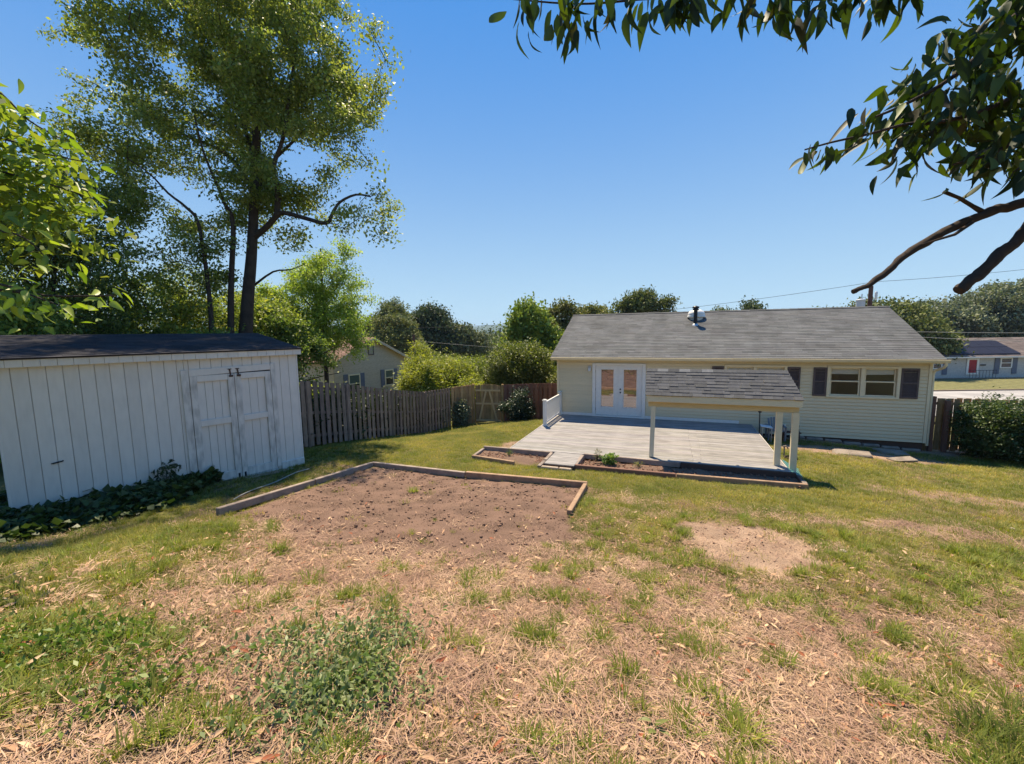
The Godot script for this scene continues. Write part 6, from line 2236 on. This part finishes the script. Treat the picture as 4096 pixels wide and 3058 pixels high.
	shrub("tall_weed", "tall thin weed growing against the white shed wall", b, [[b + Vector3(0, 0.4, 0), 0.2, 0.32], [b + Vector3(0, 0.25, 0), 0.26, 0.15]], 34, spray(17, 9, 0.2, 0.10, 0.04, 0.1, 0.5), M.leaf_dark, Color(0.03, 0.055, 0.025), Color(0.07, 0.10, 0.04), 324, "", 0.35, "weed")
	# low broadleaf ground cover at the foot of the shed
	var rr := RandomNumberGenerator.new()
	rr.seed = 9
	var wk: Array[Transform3D] = []
	var tk: Array[Color] = []
	var ex := Vector3(-0.3105, 0, 0.9506)
	var ez := Vector3(0.9506, 0, 0.3105)
	while wk.size() < 1500:
		var a := rr.randf_range(2.0, 6.4)
		var o := rr.randf_range(-0.1, 1.25) * smooth(1.9, 3.4, a)
		if a > 4.85:
			o = rr.randf_range(-1.2, 1.5)
		var p := Vector3(-5.756, 0, 9.344) + ex * a + ez * o
		p.y = ground_y(p.x, p.z) + rr.randf_range(0.02, 0.22) * smooth(1.5, 0.5, o)
		wk.append(Transform3D(Basis.from_euler(Vector3(rr.randf_range(-0.4, 0.4), rr.randf() * TAU, rr.randf_range(-0.4, 0.4))).scaled(Vector3.ONE * rr.randf_range(0.7, 1.4)), p))
		tk.append(Color(0.03, 0.055, 0.017).lerp(Color(0.09, 0.12, 0.038), rr.randf()))
	var iv := scatter("ground_ivy", spray(18, 9, 0.3, 0.13, 0.11, -0.4, 0.3), M.leaf_dark, wk, tk, self)
	tag(iv, "dark broadleaf ground cover along the foot of the white shed", "ground cover", "", "stuff")

# one blade-shaped leaf with a midrib fold and a curl
func big_leaf(len: float, wid: float, curl: float, wave: float) -> ArrayMesh:
	var g := Geo.new()
	var n := 6
	for i in n + 1:
		var u := i / float(n)
		var w := wid * 0.5 * pow(sin(PI * pow(u * 0.985 + 0.008, 0.8)), 0.85) * (1.0 - 0.25 * u)
		var y := -curl * len * u * u
		var x := wave * len * sin(u * 3.0) * 0.12
		for s in [-1.0, 0.0, 1.0]:
			g.v.append(Vector3(x + s * w, y + absf(s) * w * 0.35, -u * len))
			g.n.append(Vector3(-s * 0.35, 1.0, -curl * u).normalized())
			g.c.append(Color(1, 1, 1) if s != 0.0 else Color(1.15, 1.12, 1.0))
	for i in n:
		for s in 2:
			var a := i * 3 + s
			for q in [a, a + 3, a + 1, a + 1, a + 3, a + 4]:
				g.ix.append(q)
	return g.mesh()

func hang_leaves(t: Node3D, base: Vector3, pts: Array, n: int, meshes: Array, mats: Array, r: RandomNumberGenerator, down: float, size := 1.0, spread := 0.06) -> void:
	var fp := finer(pts, 6)
	for i in n:
		var u := r.randf() * (fp.size() - 1.001)
		var k := int(u)
		var p: Vector3 = fp[k].lerp(fp[k + 1], u - k)
		var d: Vector3 = (fp[k + 1] - fp[k]).normalized()
		p += Vector3(r.randfn(), r.randfn() * 0.7 - 0.3, r.randfn()) * spread
		var dir := (d * r.randf_range(0.1, 0.9) + Vector3(r.randfn() * 0.45, -down + r.randfn() * 0.35, r.randfn() * 0.45)).normalized()
		var up := Vector3(r.randfn() * 0.8, 0.6, r.randfn() * 0.8 - 0.2).normalized()
		var x := up.cross(-dir).normalized()
		var y := (-dir).cross(x).normalized()
		var o := MeshInstance3D.new()
		o.name = "leaf"
		o.mesh = meshes[r.randi() % meshes.size()]
		o.material_override = mats[r.randi() % mats.size()]
		var s := r.randf_range(0.65, 1.15) * size
		o.transform = Transform3D(Basis(x, y, -dir).scaled_local(Vector3.ONE * s), p - base)
		t.add_child(o, true)

# a point at the right, up and forward of the viewer's standing place
func near(rt: float, up: float, fw: float) -> Vector3:
	return Vector3(FOOT.x, 3.428, FOOT.z) + RGT * rt + FWD * fw + Vector3(0, up, 0)

func build_overhang() -> void:
	var r := RandomNumberGenerator.new()
	r.seed = 12
	var meshes := [big_leaf(0.15, 0.056, 0.18, 0.6), big_leaf(0.17, 0.050, 0.4, -0.8), big_leaf(0.10, 0.05, 0.08, 0.4), big_leaf(0.14, 0.058, 0.5, 0.9), big_leaf(0.08, 0.04, 0.2, -0.5), big_leaf(0.15, 0.038, 0.7, 1.2)]
	var mats := []
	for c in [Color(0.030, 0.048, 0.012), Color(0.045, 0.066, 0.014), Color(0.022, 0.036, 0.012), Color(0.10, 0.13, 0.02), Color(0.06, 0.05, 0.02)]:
		mats.append(leaf_mat(c, Color(0.55, 0.7, 0.12), 0.58))
	var base := Vector3(8.6, ground_plain(8.6, 19.6) - 0.1, 19.6)
	var t := thing("overhanging_tree", "near tree at the right reaching dark leafy branches over the view", "tree", base)
	var g := Geo.new()
	var crotch := base + Vector3(-0.2, 3.2, -0.3)
	tube_limb(g, finer([base, base + Vector3(0.05, 1.5, 0), crotch, crotch + Vector3(0.4, 2.5, 0.6)], 4), 0.17, 0.10, 12)
	part("trunk", g, M.bark, t)
	# the two bare broken limbs
	g = Geo.new()
	var A := [crotch, near(4.3, 1.5, 2.4), near(3.30, 0.81, 2.61), near(2.98, 0.71, 2.60), near(2.76, 0.65, 2.59), near(2.52, 0.55, 2.58), near(2.27, 0.40, 2.56), near(2.14, 0.29, 2.55), near(2.06, 0.24, 2.54), near(1.99, 0.21, 2.54)]
	tube_limb(g, finer(A, 8), 0.036, 0.013, 10)
	g.tube([near(2.76, 0.65, 2.59), near(2.69, 0.70, 2.60), near(2.60, 0.74, 2.60), near(2.52, 0.78, 2.60)], [0.016, 0.012, 0.010, 0.008], 7)
	g.tube([near(2.66, 0.60, 2.56), near(2.53, 0.52, 2.53), near(2.33, 0.46, 2.51)], [0.010, 0.008, 0.004], 6)
	make_bumpy(g, 0.014)
	part("broken_limb", g, M.bark_near, t)
	g = Geo.new()
	tube_limb(g, finer([crotch, near(4.3, 1.3, 2.2), near(3.17, 0.78, 2.50), near(2.86, 0.51, 2.47), near(2.70, 0.37, 2.46), near(2.58, 0.26, 2.44), near(2.49, 0.20, 2.44)], 8), 0.042, 0.024, 10)
	make_bumpy(g, 0.018)
	part("broken_limb", g, M.bark_near, t)
	# leafy limbs
	var C := [crotch, near(4.3, 2.7, 2.2), near(3.18, 1.95, 2.64), near(2.88, 1.76, 2.61), near(2.69, 1.56, 2.59), near(2.46, 1.37, 2.57), near(2.22, 1.24, 2.56), near(2.05, 1.17, 2.55)]
	var Dp := [crotch, near(4.2, 1.9, 2.3), near(3.04, 1.36, 2.47), near(2.75, 1.24, 2.45), near(2.55, 1.15, 2.45), near(2.32, 1.09, 2.44), near(2.13, 1.08, 2.44), near(1.93, 1.03, 2.43), near(1.73, 0.99, 2.43), near(1.58, 0.95, 2.42)]
	var E := [crotch, near(4.2, 1.7, 2.2), near(3.04, 1.09, 2.44), near(2.75, 1.00, 2.43), near(2.59, 0.92, 2.42), near(2.45, 0.88, 2.41), near(2.37, 0.86, 2.41)]
	var F := [crotch, near(4.0, 3.0, 2.0), near(2.76, 1.98, 2.53), near(2.31, 1.95, 2.64), near(2.03, 1.93, 2.74), near(1.68, 1.91, 2.74), near(1.33, 1.95, 2.74)]
	var H := [near(2.31, 2.03, 2.64), near(1.33, 2.12, 2.75), near(1.06, 1.95, 2.74), near(0.77, 1.92, 2.74), near(0.42, 1.90, 2.74), near(0.04, 1.93, 2.74)]
	var G := [near(3.04, 1.09, 2.44), near(2.91, 0.88, 2.31), near(2.67, 0.83, 2.31), near(2.57, 0.78, 2.30)]
	var H2 := [near(0.35, 1.92, 2.74), near(0.36, 1.82, 2.72), near(0.37, 1.70, 2.71)]
	for l in [[C, 0.03, 0.006], [Dp, 0.02, 0.004], [E, 0.02, 0.005], [F, 0.03, 0.006], [H, 0.012, 0.004], [G, 0.01, 0.003], [H2, 0.004, 0.002]]:
		g = Geo.new()
		tube_limb(g, finer(l[0], 5), l[1], l[2], 7)
		part("limb", g, M.bark_near, t)
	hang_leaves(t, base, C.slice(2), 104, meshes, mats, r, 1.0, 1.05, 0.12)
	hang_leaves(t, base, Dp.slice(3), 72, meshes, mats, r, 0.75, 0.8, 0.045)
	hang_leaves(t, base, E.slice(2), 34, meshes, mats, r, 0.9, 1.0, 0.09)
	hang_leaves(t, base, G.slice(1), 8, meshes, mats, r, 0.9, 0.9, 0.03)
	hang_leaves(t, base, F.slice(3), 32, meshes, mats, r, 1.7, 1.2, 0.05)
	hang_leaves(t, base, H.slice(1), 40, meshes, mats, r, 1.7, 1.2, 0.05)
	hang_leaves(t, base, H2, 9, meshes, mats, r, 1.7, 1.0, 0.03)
	# the thick of the crown towards the trunk
	var ck: Array[Transform3D] = []
	var cc: Array[Color] = []
	for i in 1000:
		var u := r.randf()
		var p := near(lerpf(2.2, 3.5, pow(u, 0.6)), 0.0, r.randf_range(2.3, 2.9))
		var hi := lerpf(1.42, 2.1, smooth(2.1, 3.0, lerpf(2.2, 3.5, pow(u, 0.6))))
		p.y += lerpf(hi, 0.95, r.randf())
		var dir := Vector3(r.randfn() * 0.5, -0.8 + r.randfn() * 0.4, r.randfn() * 0.5).normalized()
		var x := Vector3(r.randfn(), 0.5, r.randfn()).normalized().cross(-dir).normalized()
		ck.append(Transform3D(Basis(x, (-dir).cross(x).normalized(), -dir).scaled_local(Vector3.ONE * r.randf_range(0.7, 1.15)), p - base))
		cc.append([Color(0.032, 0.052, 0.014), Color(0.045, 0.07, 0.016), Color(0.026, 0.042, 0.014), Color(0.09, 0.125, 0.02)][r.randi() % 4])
	for i in 190:
		var q: Array = (F.slice(3) if i % 2 else H.slice(1))
		var fp := finer(q, 6)
		var kx := r.randi() % (fp.size() - 1)
		if sin(kx * 1.9 + float(i % 2)) < -0.35:
			continue
		var p: Vector3 = fp[kx].lerp(fp[kx + 1], r.randf()) + Vector3(r.randfn() * 0.04, r.randf_range(-0.09, 0.04), r.randfn() * 0.08)
		var dir := Vector3(r.randfn() * 0.22, -1.0, r.randfn() * 0.22).normalized()
		var x := Vector3(r.randfn(), 0.3, r.randfn()).normalized().cross(-dir).normalized()
		ck.append(Transform3D(Basis(x, (-dir).cross(x).normalized(), -dir).scaled_local(Vector3(0.9, 1, 1.1) * r.randf_range(0.7, 1.25)), p - base))
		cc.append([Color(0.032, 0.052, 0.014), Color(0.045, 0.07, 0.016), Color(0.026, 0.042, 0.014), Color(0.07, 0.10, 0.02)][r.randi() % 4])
	var cm := leaf_mat(Color(1, 1, 1), Color(0.55, 0.7, 0.12), 0.58)
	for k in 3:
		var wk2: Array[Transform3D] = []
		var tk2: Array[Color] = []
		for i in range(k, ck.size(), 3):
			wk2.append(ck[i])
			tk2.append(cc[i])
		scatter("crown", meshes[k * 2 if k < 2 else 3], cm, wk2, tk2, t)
	# near foliage entering from the left
	var lm := []
	for c in [Color(0.22, 0.30, 0.045), Color(0.14, 0.21, 0.035), Color(0.34, 0.40, 0.07)]:
		lm.append(leaf_mat(c, Color(0.8, 0.95, 0.25), 0.4))
	base = Vector3(-7.6, ground_plain(-7.6, 16.6) - 0.1, 16.6)
	t = thing("broadleaf_tree", "near tree with large bright leaves reaching in at the left edge", "tree", base)
	g = Geo.new()
	var top := base + Vector3(0.6, 3.4, -0.2)
	tube_limb(g, finer([base, base + Vector3(0.2, 1.6, 0), top, top + Vector3(0.4, 2.0, -0.2)], 4), 0.10, 0.04, 10)
	part("trunk", g, M.bark, t)
	var lms := [big_leaf(0.17, 0.075, 0.15, 0.5), big_leaf(0.19, 0.07, 0.3, -0.6), big_leaf(0.15, 0.07, 0.05, 0.2)]
	var twigs := [
		[[top, near(-6.69, 2.98, 5.37), near(-6.00, 2.92, 5.36), near(-5.57, 2.54, 5.32), near(-5.20, 2.32, 5.30)], 50],
		[[top, near(-6.71, 2.18, 5.28), near(-5.90, 1.95, 5.25), near(-5.32, 1.79, 5.23), near(-4.83, 1.62, 5.22)], 60],
		[[top, near(-6.70, 2.34, 5.30), near(-5.90, 2.33, 5.30), near(-5.42, 2.16, 5.28), near(-4.94, 2.05, 5.26)], 54],
		[[top, near(-6.18, 1.17, 4.76), near(-5.44, 1.16, 4.76), near(-5.15, 1.06, 4.75), near(-4.95, 0.86, 4.73)], 42],
		[[top, near(-5.92, 0.65, 4.50), near(-5.21, 0.57, 4.49), near(-4.88, 0.45, 4.48), near(-4.62, 0.35, 4.47)], 50],
		[[top, near(-5.94, 0.58, 4.70), near(-4.96, 0.47, 4.68), near(-4.51, 0.46, 4.68), near(-4.22, 0.46, 4.68)], 36],
	]
	for w in twigs:
		g = Geo.new()
		tube_limb(g, finer(w[0], 4), 0.022, 0.006, 6)
		part("limb", g, M.bark, t)
		hang_leaves(t, base, w[0].slice(1), w[1], lms, lm, r, 0.25, 1.0, 0.16)
	var wk: Array[Transform3D] = []
	var tk: Array[Color] = []
	for i in 330:
		var u := r.randf()
		var p := near(lerpf(-7.6, -5.15, r.randf()), lerpf(1.1, 2.9, u), r.randf_range(4.9, 5.9))
		p += RGT * -0.9 * u * u
		wk.append(Transform3D(Basis.from_euler(Vector3(r.randf_range(-0.5, 0.5), r.randf() * TAU, r.randf_range(-0.5, 0.5))), p - base))
		tk.append(Color(0.13, 0.19, 0.03).lerp(Color(0.30, 0.36, 0.055), r.randf()))
	scatter("crown", spray(33, 9, 0.5, 0.17, 0.075, 0.3, 0.5), M.leaf, wk, tk, t)

# ---------------------------------------------------------------- grass, straw, litter, clods
func blade(g: Geo, p: Vector3, d: Vector3, h: float, w: float, bend: float) -> void:
	var up := Vector3(0, 1, 0)
	var s := d.cross(up).normalized() * w * 0.5
	var m := p + up * h * 0.55 + d * bend * h * 0.3
	var e := p + up * h * (1.0 - 0.35 * bend) + d * bend * h
	var nn := (up * 0.6 + d * -0.5 + s * 4.0).normalized()
	var k := g.v.size()
	for q in [p - s, p + s, m - s * 0.8, m + s * 0.8, e]:
		g.v.append(q)
		g.n.append(nn)
		g.c.append(g.col)
	for q in [k, k + 2, k + 1, k + 1, k + 2, k + 3, k + 2, k + 4, k + 3]:
		g.ix.append(q)

func clump(sd: int, n: int, rad: float, h0: float, h1: float, w: float, bend: float, dry := 0.0) -> ArrayMesh:
	var r := RandomNumberGenerator.new()
	r.seed = sd
	var g := Geo.new()
	for i in n:
		var a := r.randf() * TAU
		var q := sqrt(r.randf()) * rad
		var d := Vector3(cos(a + r.randfn() * 0.6), 0, sin(a + r.randfn() * 0.6)).normalized()
		var t := r.randf_range(0.75, 1.25)
		g.col = Color(t, t, t * 0.95)
		if r.randf() < dry:
			g.col = Color(2.3, 1.55, 2.0) * t
		blade(g, Vector3(cos(a) * q, -0.01, sin(a) * q), d, r.randf_range(h0, h1), w * r.randf_range(0.7, 1.3), bend * r.randf_range(0.4, 1.4))
	return g.mesh()

func straw_mat(sd: int, n: int, rad: float, l0: float, l1: float, w: float) -> ArrayMesh:
	var r := RandomNumberGenerator.new()
	r.seed = sd
	var g := Geo.new()
	var lead := r.randf() * TAU
	for i in n:
		var a := lead + r.randfn() * 0.9
		var d := Vector3(cos(a), r.randf_range(-0.1, 0.22), sin(a)).normalized()
		var p := Vector3(r.randf_range(-rad, rad), r.randf_range(0.002, 0.03), r.randf_range(-rad, rad))
		var l := r.randf_range(l0, l1)
		var s := Vector3(-d.z, 0, d.x).normalized() * w * r.randf_range(0.35, 0.75)
		var t := r.randf_range(0.55, 1.3)
		g.col = Color(t, t * r.randf_range(0.93, 1.02), t * r.randf_range(0.85, 1.05))
		var bow := Vector3(r.randfn() * 0.1, r.randf_range(-0.02, 0.12), r.randfn() * 0.1) * l
		var k := g.v.size()
		for q in [p - s, p + s, p + d * l * 0.5 + bow - s, p + d * l * 0.5 + bow + s, p + d * l - s * 0.3, p + d * l + s * 0.3]:
			g.v.append(q)
			g.n.append(Vector3(0, 1, 0) + s * 30.0 * r.randf_range(-1, 1))
			g.c.append(g.col)
		for q in [k, k + 2, k + 1, k + 1, k + 2, k + 3, k + 2, k + 4, k + 3, k + 3, k + 4, k + 5]:
			g.ix.append(q)
	for i in g.n.size():
		g.n[i] = g.n[i].normalized()
	return g.mesh()

func build_cover() -> void:
	var r := RandomNumberGenerator.new()
	r.seed = 2024
	var inv := cam.global_transform.affine_inverse()
	var seen := func(p: Vector3, more: float) -> bool:
		var q: Vector3 = inv * p
		return q.z < -0.4 and absf(q.x / q.z) < 1.188 * more and absf(q.y / q.z) < 0.887 * more
	var lawn := [clump(1, 26, 0.11, 0.04, 0.085, 0.0065, 0.6, 0.12), clump(2, 26, 0.12, 0.035, 0.09, 0.0065, 0.8, 0.3), clump(3, 28, 0.10, 0.05, 0.105, 0.0065, 0.5, 0.06)]
	var tuft := [clump(4, 34, 0.045, 0.07, 0.15, 0.0055, 0.75, 0.06), clump(5, 28, 0.055, 0.06, 0.12, 0.006, 0.9, 0.15), clump(6, 40, 0.04, 0.06, 0.13, 0.005, 0.6, 0.02)]
	var straws := [straw_mat(1, 34, 0.12, 0.04, 0.13, 0.0038), straw_mat(2, 36, 0.12, 0.03, 0.10, 0.0034), straw_mat(3, 26, 0.12, 0.06, 0.18, 0.0042)]
	var w := {}
	var c := {}
	for k in ["l0", "l1", "l2", "t0", "t1", "t2", "s0", "s1", "s2", "leaf", "clod", "weed"]:
		w[k] = []
		c[k] = []
	var green := Color(0.145, 0.17, 0.022)
	var yell := Color(0.34, 0.295, 0.06)
	var dryc := Color(0.40, 0.31, 0.16)
	# jittered grid with cells that widen with distance
	var z := -1.2
	while z < 17.4:
		var x := -8.5
		while x < 15.0:
			var px := x + 0.25
			var pz := z + 0.25
			x += 0.5
			var mid := Vector3(px, ground_plain(px, pz), pz)
			if not seen.call(mid, 1.14):
				continue
			if px > -1.5 and px < 5.85 and pz < 5.75 or px > HX0 - 0.1 and px < 11.0 and pz < 0.1:
				continue
			var dist := mid.distance_to(cam.position)
			var n := int(0.25 * clampf(2400.0 / (dist * dist) + 105.0, 115.0, 260.0))
			for i in n:
				var qx := px + r.randf_range(-0.25, 0.25)
				var qz := pz + r.randf_range(-0.25, 0.25)
				if qx > -1.5 and qx < 5.85 and qz < 5.72 or qx > -0.2 and qx < 0.8 and qz < 7.0 or qx > -2.3 and qx < -0.1 and qz > 5.7 and qz < 6.6 or qx > 0.7 and qx < 6.0 and qz > 5.5 and qz < 6.6:
					continue
				# inside the shed
				var rel := Vector2(qx + 5.756, qz - 9.344)
				if rel.dot(Vector2(0.9506, 0.3105)) < 0.03 and rel.dot(Vector2(-0.3105, 0.9506)) > -0.05 and rel.dot(Vector2(-0.3105, 0.9506)) < 4.9 and qx > -10.0:
					continue
				var k := cover(qx, qz)
				var at := Vector3(qx, ground_y(qx, qz), qz)
				var turn := Basis(Vector3.UP, r.randf() * TAU)
				var tone := r.randf_range(0.8, 1.2)
				var u := r.randf()
				if u < k.x:
					var v := clampf(patches.get_noise_2d(qx * 1.3 + 7.0, qz * 1.3) * 0.9 + 0.42, 0.0, 1.0)
					var near_tuft := (pz > 11.5 and r.randf() < 0.42) or (pz > 9.0 and r.randf() < 0.2)
					if near_tuft:
						var kk := "t%d" % (r.randi() % 3)
						w[kk].append(Transform3D(turn.scaled(Vector3.ONE * r.randf_range(0.45, 1.0)), at))
						c[kk].append(green.lerp(yell, v * 0.7) * tone)
					else:
						var kk := "l%d" % (r.randi() % 3)
						w[kk].append(Transform3D(turn.scaled(Vector3.ONE * r.randf_range(0.7, 1.15)), at))
						c[kk].append(green.lerp(yell, v) * tone)
				elif u < k.x + k.y and pz > 7.6:
					var kk := "s%d" % (r.randi() % 3)
					if r.randf() < 0.78:
						w[kk].append(Transform3D(turn.scaled(Vector3.ONE * r.randf_range(0.7, 1.25)), at))
						var pn := clampf(patches.get_noise_2d(qx * 1.9 + 60.0, qz * 1.9) * 1.3 + 0.5, 0.0, 1.0)
						c[kk].append(Color(0.48, 0.335, 0.22).lerp(Color(0.27, 0.16, 0.11), clampf(r.randf() * 0.6 + pn * 0.5, 0.0, 1.0)) * tone)
				elif u < k.x + k.y:
					var kk := "l1"
					w[kk].append(Transform3D(turn.scaled(Vector3.ONE * r.randf_range(0.6, 0.9)), at))
					c[kk].append(dryc * tone * 0.8)
		z += 0.5
	# single tufts standing in the dry ground
	for i in 1700:
		var px := r.randf_range(-4.0, 9.5)
		var pz := r.randf_range(9.2, 17.3)
		var p := Vector3(px, ground_y(px, pz), pz)
		if not seen.call(p, 1.12):
			continue
		var k := cover(px, pz)
		if k.z > 0.7 and r.randf() < 0.985:
			continue
		if patches.get_noise_2d(px * 3.1, pz * 3.1 + 20.0) < r.randf_range(-0.25, 0.3):
			continue
		for j in 2 + r.randi() % 4:
			var o2 := Vector3(r.randfn() * 0.05, 0, r.randfn() * 0.05)
			var kk := "t%d" % (r.randi() % 3)
			w[kk].append(Transform3D(Basis(Vector3.UP, r.randf() * TAU).scaled(Vector3.ONE * r.randf_range(0.7, 1.5)), p + o2))
			c[kk].append(Color(0.16, 0.21, 0.026).lerp(Color(0.30, 0.31, 0.05), r.randf()) * r.randf_range(0.75, 1.15))
	# long grass in the lower right corner and by the lower left edge
	for i in 260:
		var right := i % 3 > 0
		var px := r.randf_range(4.75, 5.9) if right else r.randf_range(-1.6, -0.2)
		var pz := r.randf_range(13.6, 15.2) if right else r.randf_range(15.6, 16.8)
		if right and px + pz < 19.0:
			continue
		w["t%d" % (i % 3)].append(Transform3D(Basis(Vector3.UP, r.randf() * TAU).scaled(Vector3(1.2, r.randf_range(1.3, 2.3) if right else r.randf_range(0.5, 0.9), 1.2)), Vector3(px, ground_y(px, pz), pz)))
		c["t%d" % (i % 3)].append(Color(0.11, 0.145, 0.025).lerp(Color(0.22, 0.24, 0.045), r.randf()) * (1.0 if right else 1.5))
	# litter of dead leaves, more to the front
	for i in 11000:
		var px := r.randf_range(-3.0, 9.0)
		var pz := r.randf_range(9.5, 17.2)
		if r.randf() > smooth(9.0, 15.5, pz) * 0.9 + 0.05:
			continue
		var p := Vector3(px, ground_y(px, pz) + r.randf_range(0.02, 0.045), pz)
		if not seen.call(p, 1.12):
			continue
		if cover(px, pz).z > 0.8 and r.randf() < 0.8:
			continue
		w.leaf.append(Transform3D(Basis.from_euler(Vector3(r.randf_range(-0.35, 0.35), r.randf() * TAU, r.randf_range(-0.7, 0.7))).scaled(Vector3.ONE * r.randf_range(0.4, 1.25)), p))
		var q := r.randf()
		c.leaf.append(Color(0.62, 0.43, 0.27).lerp(Color(0.45, 0.25, 0.15), r.randf()) * r.randf_range(0.7, 1.15) if q < 0.9 else Color(0.3, 0.1, 0.05))
	# clods on bare soil
	for i in 24000:
		var px := r.randf_range(-4.0, 5.4)
		var pz := r.randf_range(8.4, 13.6)
		var k := cover(px, pz)
		if k.z < 0.7:
			continue
		var s := 0.003 + 0.005 * r.randf() + 0.026 * pow(r.randf(), 22.0)
		if px > 2.0:
			s *= 0.7
		w.clod.append(Transform3D(Basis.from_euler(Vector3(r.randf() * 6.0, r.randf() * 6.0, 0)).scaled(Vector3(s, s * 0.8, s)), Vector3(px, ground_y(px, pz) + s * 0.35, pz)))
		c.clod.append(Color(1, 1, 1) * r.randf_range(0.8, 1.7))
	# planters too
	for i in 1500:
		var px := r.randf_range(-2.2, 5.85)
		var pz := r.randf_range(5.85, 6.5)
		if px > -0.15 and px < 0.8:
			continue
		var s := 0.006 + 0.022 * pow(r.randf(), 3.0)
		w.clod.append(Transform3D(Basis.from_euler(Vector3(r.randf() * 6.0, r.randf() * 6.0, 0)).scaled(Vector3(s, s * 0.8, s)), Vector3(px, -0.10 + s * 0.3, pz)))
		c.clod.append(Color(1.5, 1.3, 1.2) * r.randf_range(0.6, 1.5))
	var names := {"l0": "short_grass", "l1": "yellowing_grass", "l2": "fresh_grass", "t0": "grass_tufts", "t1": "splayed_grass_tufts", "t2": "dense_grass_tufts", "s0": "dry_straw", "s1": "fine_dry_straw", "s2": "long_dry_straw"}
	var say := {"l0": "short mown green grass of the lawn", "l1": "yellowing grass mixed into the lawn", "l2": "fresh taller grass of the lawn", "t0": "upright green grass tufts in the dry foreground", "t1": "splayed grass tufts in the dry foreground", "t2": "dense small grass tufts in the dry foreground", "s0": "tangled dry straw over the foreground slope", "s1": "fine short dry straw over the foreground slope", "s2": "long dry grass stalks lying over the slope"}
	for i in 3:
		for q in [["l", lawn, M.blade], ["t", tuft, M.blade], ["s", straws, M.straw]]:
			var key: String = q[0] + str(i)
			if w[key].is_empty():
				continue
			var o := scatter(names[key], q[1][i], q[2], w[key], c[key], self)
			tag(o, say[key], "straw" if q[0] == "s" else "grass", "", "stuff")
	var o := scatter("leaf_litter", big_leaf(0.085, 0.026, 0.1, 0.6), M.straw, w.leaf, c.leaf, self)
	tag(o, "fallen tan leaves scattered over the foreground", "leaves", "", "stuff")
	var cg := Geo.new()
	cg.lathe(Vector3.ZERO, [Vector2(0.0, -0.8), Vector2(0.7, -0.6), Vector2(1.0, 0.0), Vector2(0.75, 0.55), Vector2(0.2, 0.85), Vector2(0.0, 0.86)], 7)
	make_bumpy_unit(cg)
	o = scatter("soil_clods", cg.mesh(), M.clod, w.clod, c.clod, self)
	tag(o, "crumbs and clods of brown earth on the bare plots", "earth", "", "stuff")
	build_weeds(r)

func make_bumpy_unit(g: Geo) -> void:
	var f := FastNoiseLite.new()
	f.frequency = 0.9
	f.seed = 15
	for k in g.v.size():
		var p := g.v[k]
		g.v[k] = p * (1.0 + 0.9 * f.get_noise_3dv(p))

func build_weeds(r: RandomNumberGenerator) -> void:
	# broadleaf patch in the foreground and a few single weeds
	var lm := leaf_mat(Color(1, 1, 1), Color(0.6, 0.75, 0.35), 0.45)
	var sp := spray(41, 12, 0.17, 0.062, 0.026, -0.4, 0.55)
	for u in [[1.15, 15.62, 0.34, 260, "dense grey-green broadleaf weed patch in the foreground"], [0.95, 15.05, 0.30, 120, "looser grey-green weed patch just above the dense patch"], [0.55, 15.35, 0.25, 40, "thin low weed patch left of the dense foreground patch"], [0.1, 16.1, 0.3, 60, "mixed low weeds at the lower left foreground"], [-0.75, 15.9, 0.35, 90, "bright feathery weeds at the left edge of the foreground"], [-1.15, 16.35, 0.3, 70, "bright feathery weeds nearest the lower left corner"]]:
		var b := Vector3(u[0], ground_y(u[0], u[1]), u[1])
		var t := thing("weed_patch", u[4], "weeds", b, 0.0, "weed patches in the foreground")
		var g := Geo.new()
		var wk: Array[Transform3D] = []
		var tk: Array[Color] = []
		for i in u[3]:
			var q: Vector2 = Vector2(r.randfn(), r.randfn()) * u[2] * 0.62
			var x: float = u[0] + q.x
			var z: float = u[1] + q.y
			var p := Vector3(x, ground_y(x, z), z)
			var h := r.randf_range(0.02, 0.085)
			g.tube([p, p + Vector3(0, h, 0)], [0.0025, 0.0015], 4, false)
			wk.append(Transform3D(Basis.from_euler(Vector3(r.randf_range(-0.4, 0.4), r.randf() * TAU, r.randf_range(-0.4, 0.4))).scaled(Vector3.ONE * r.randf_range(0.6, 1.15)), p + Vector3(0, h, 0) - b))
			var col := Color(0.15, 0.195, 0.07).lerp(Color(0.30, 0.34, 0.16), r.randf())
			if u[0] < 0.3:
				col = Color(0.12, 0.18, 0.03).lerp(Color(0.22, 0.27, 0.06), r.randf())
			tk.append(col)
		part("stems", g, M.straw_stem, t)
		scatter("foliage", sp, lm, wk, tk, t)
	# a pale broad-leaved plant low at the centre
	var b := Vector3(3.02, ground_y(3.02, 15.08), 15.08)
	var t := thing("broadleaf_plant", "single pale broad-leaved plant at the bottom of the foreground", "plant", b)
	var ms := big_leaf(0.11, 0.045, 0.3, 0.6)
	var mt := leaf_mat(Color(0.20, 0.22, 0.07), Color(0.6, 0.7, 0.3), 0.5)
	for i in 8:
		var o := MeshInstance3D.new()
		o.name = "leaf"
		o.mesh = ms
		o.material_override = mt
		o.transform = Transform3D(Basis(Vector3.UP, i * 0.8 + r.randf() * 0.3) * Basis(Vector3.RIGHT, r.randf_range(-0.1, 0.9)), Vector3(r.randf_range(-0.04, 0.04), r.randf_range(0.015, 0.06), r.randf_range(-0.04, 0.04))).scaled_local(Vector3.ONE * r.randf_range(0.7, 1.1))
		t.add_child(o, true)
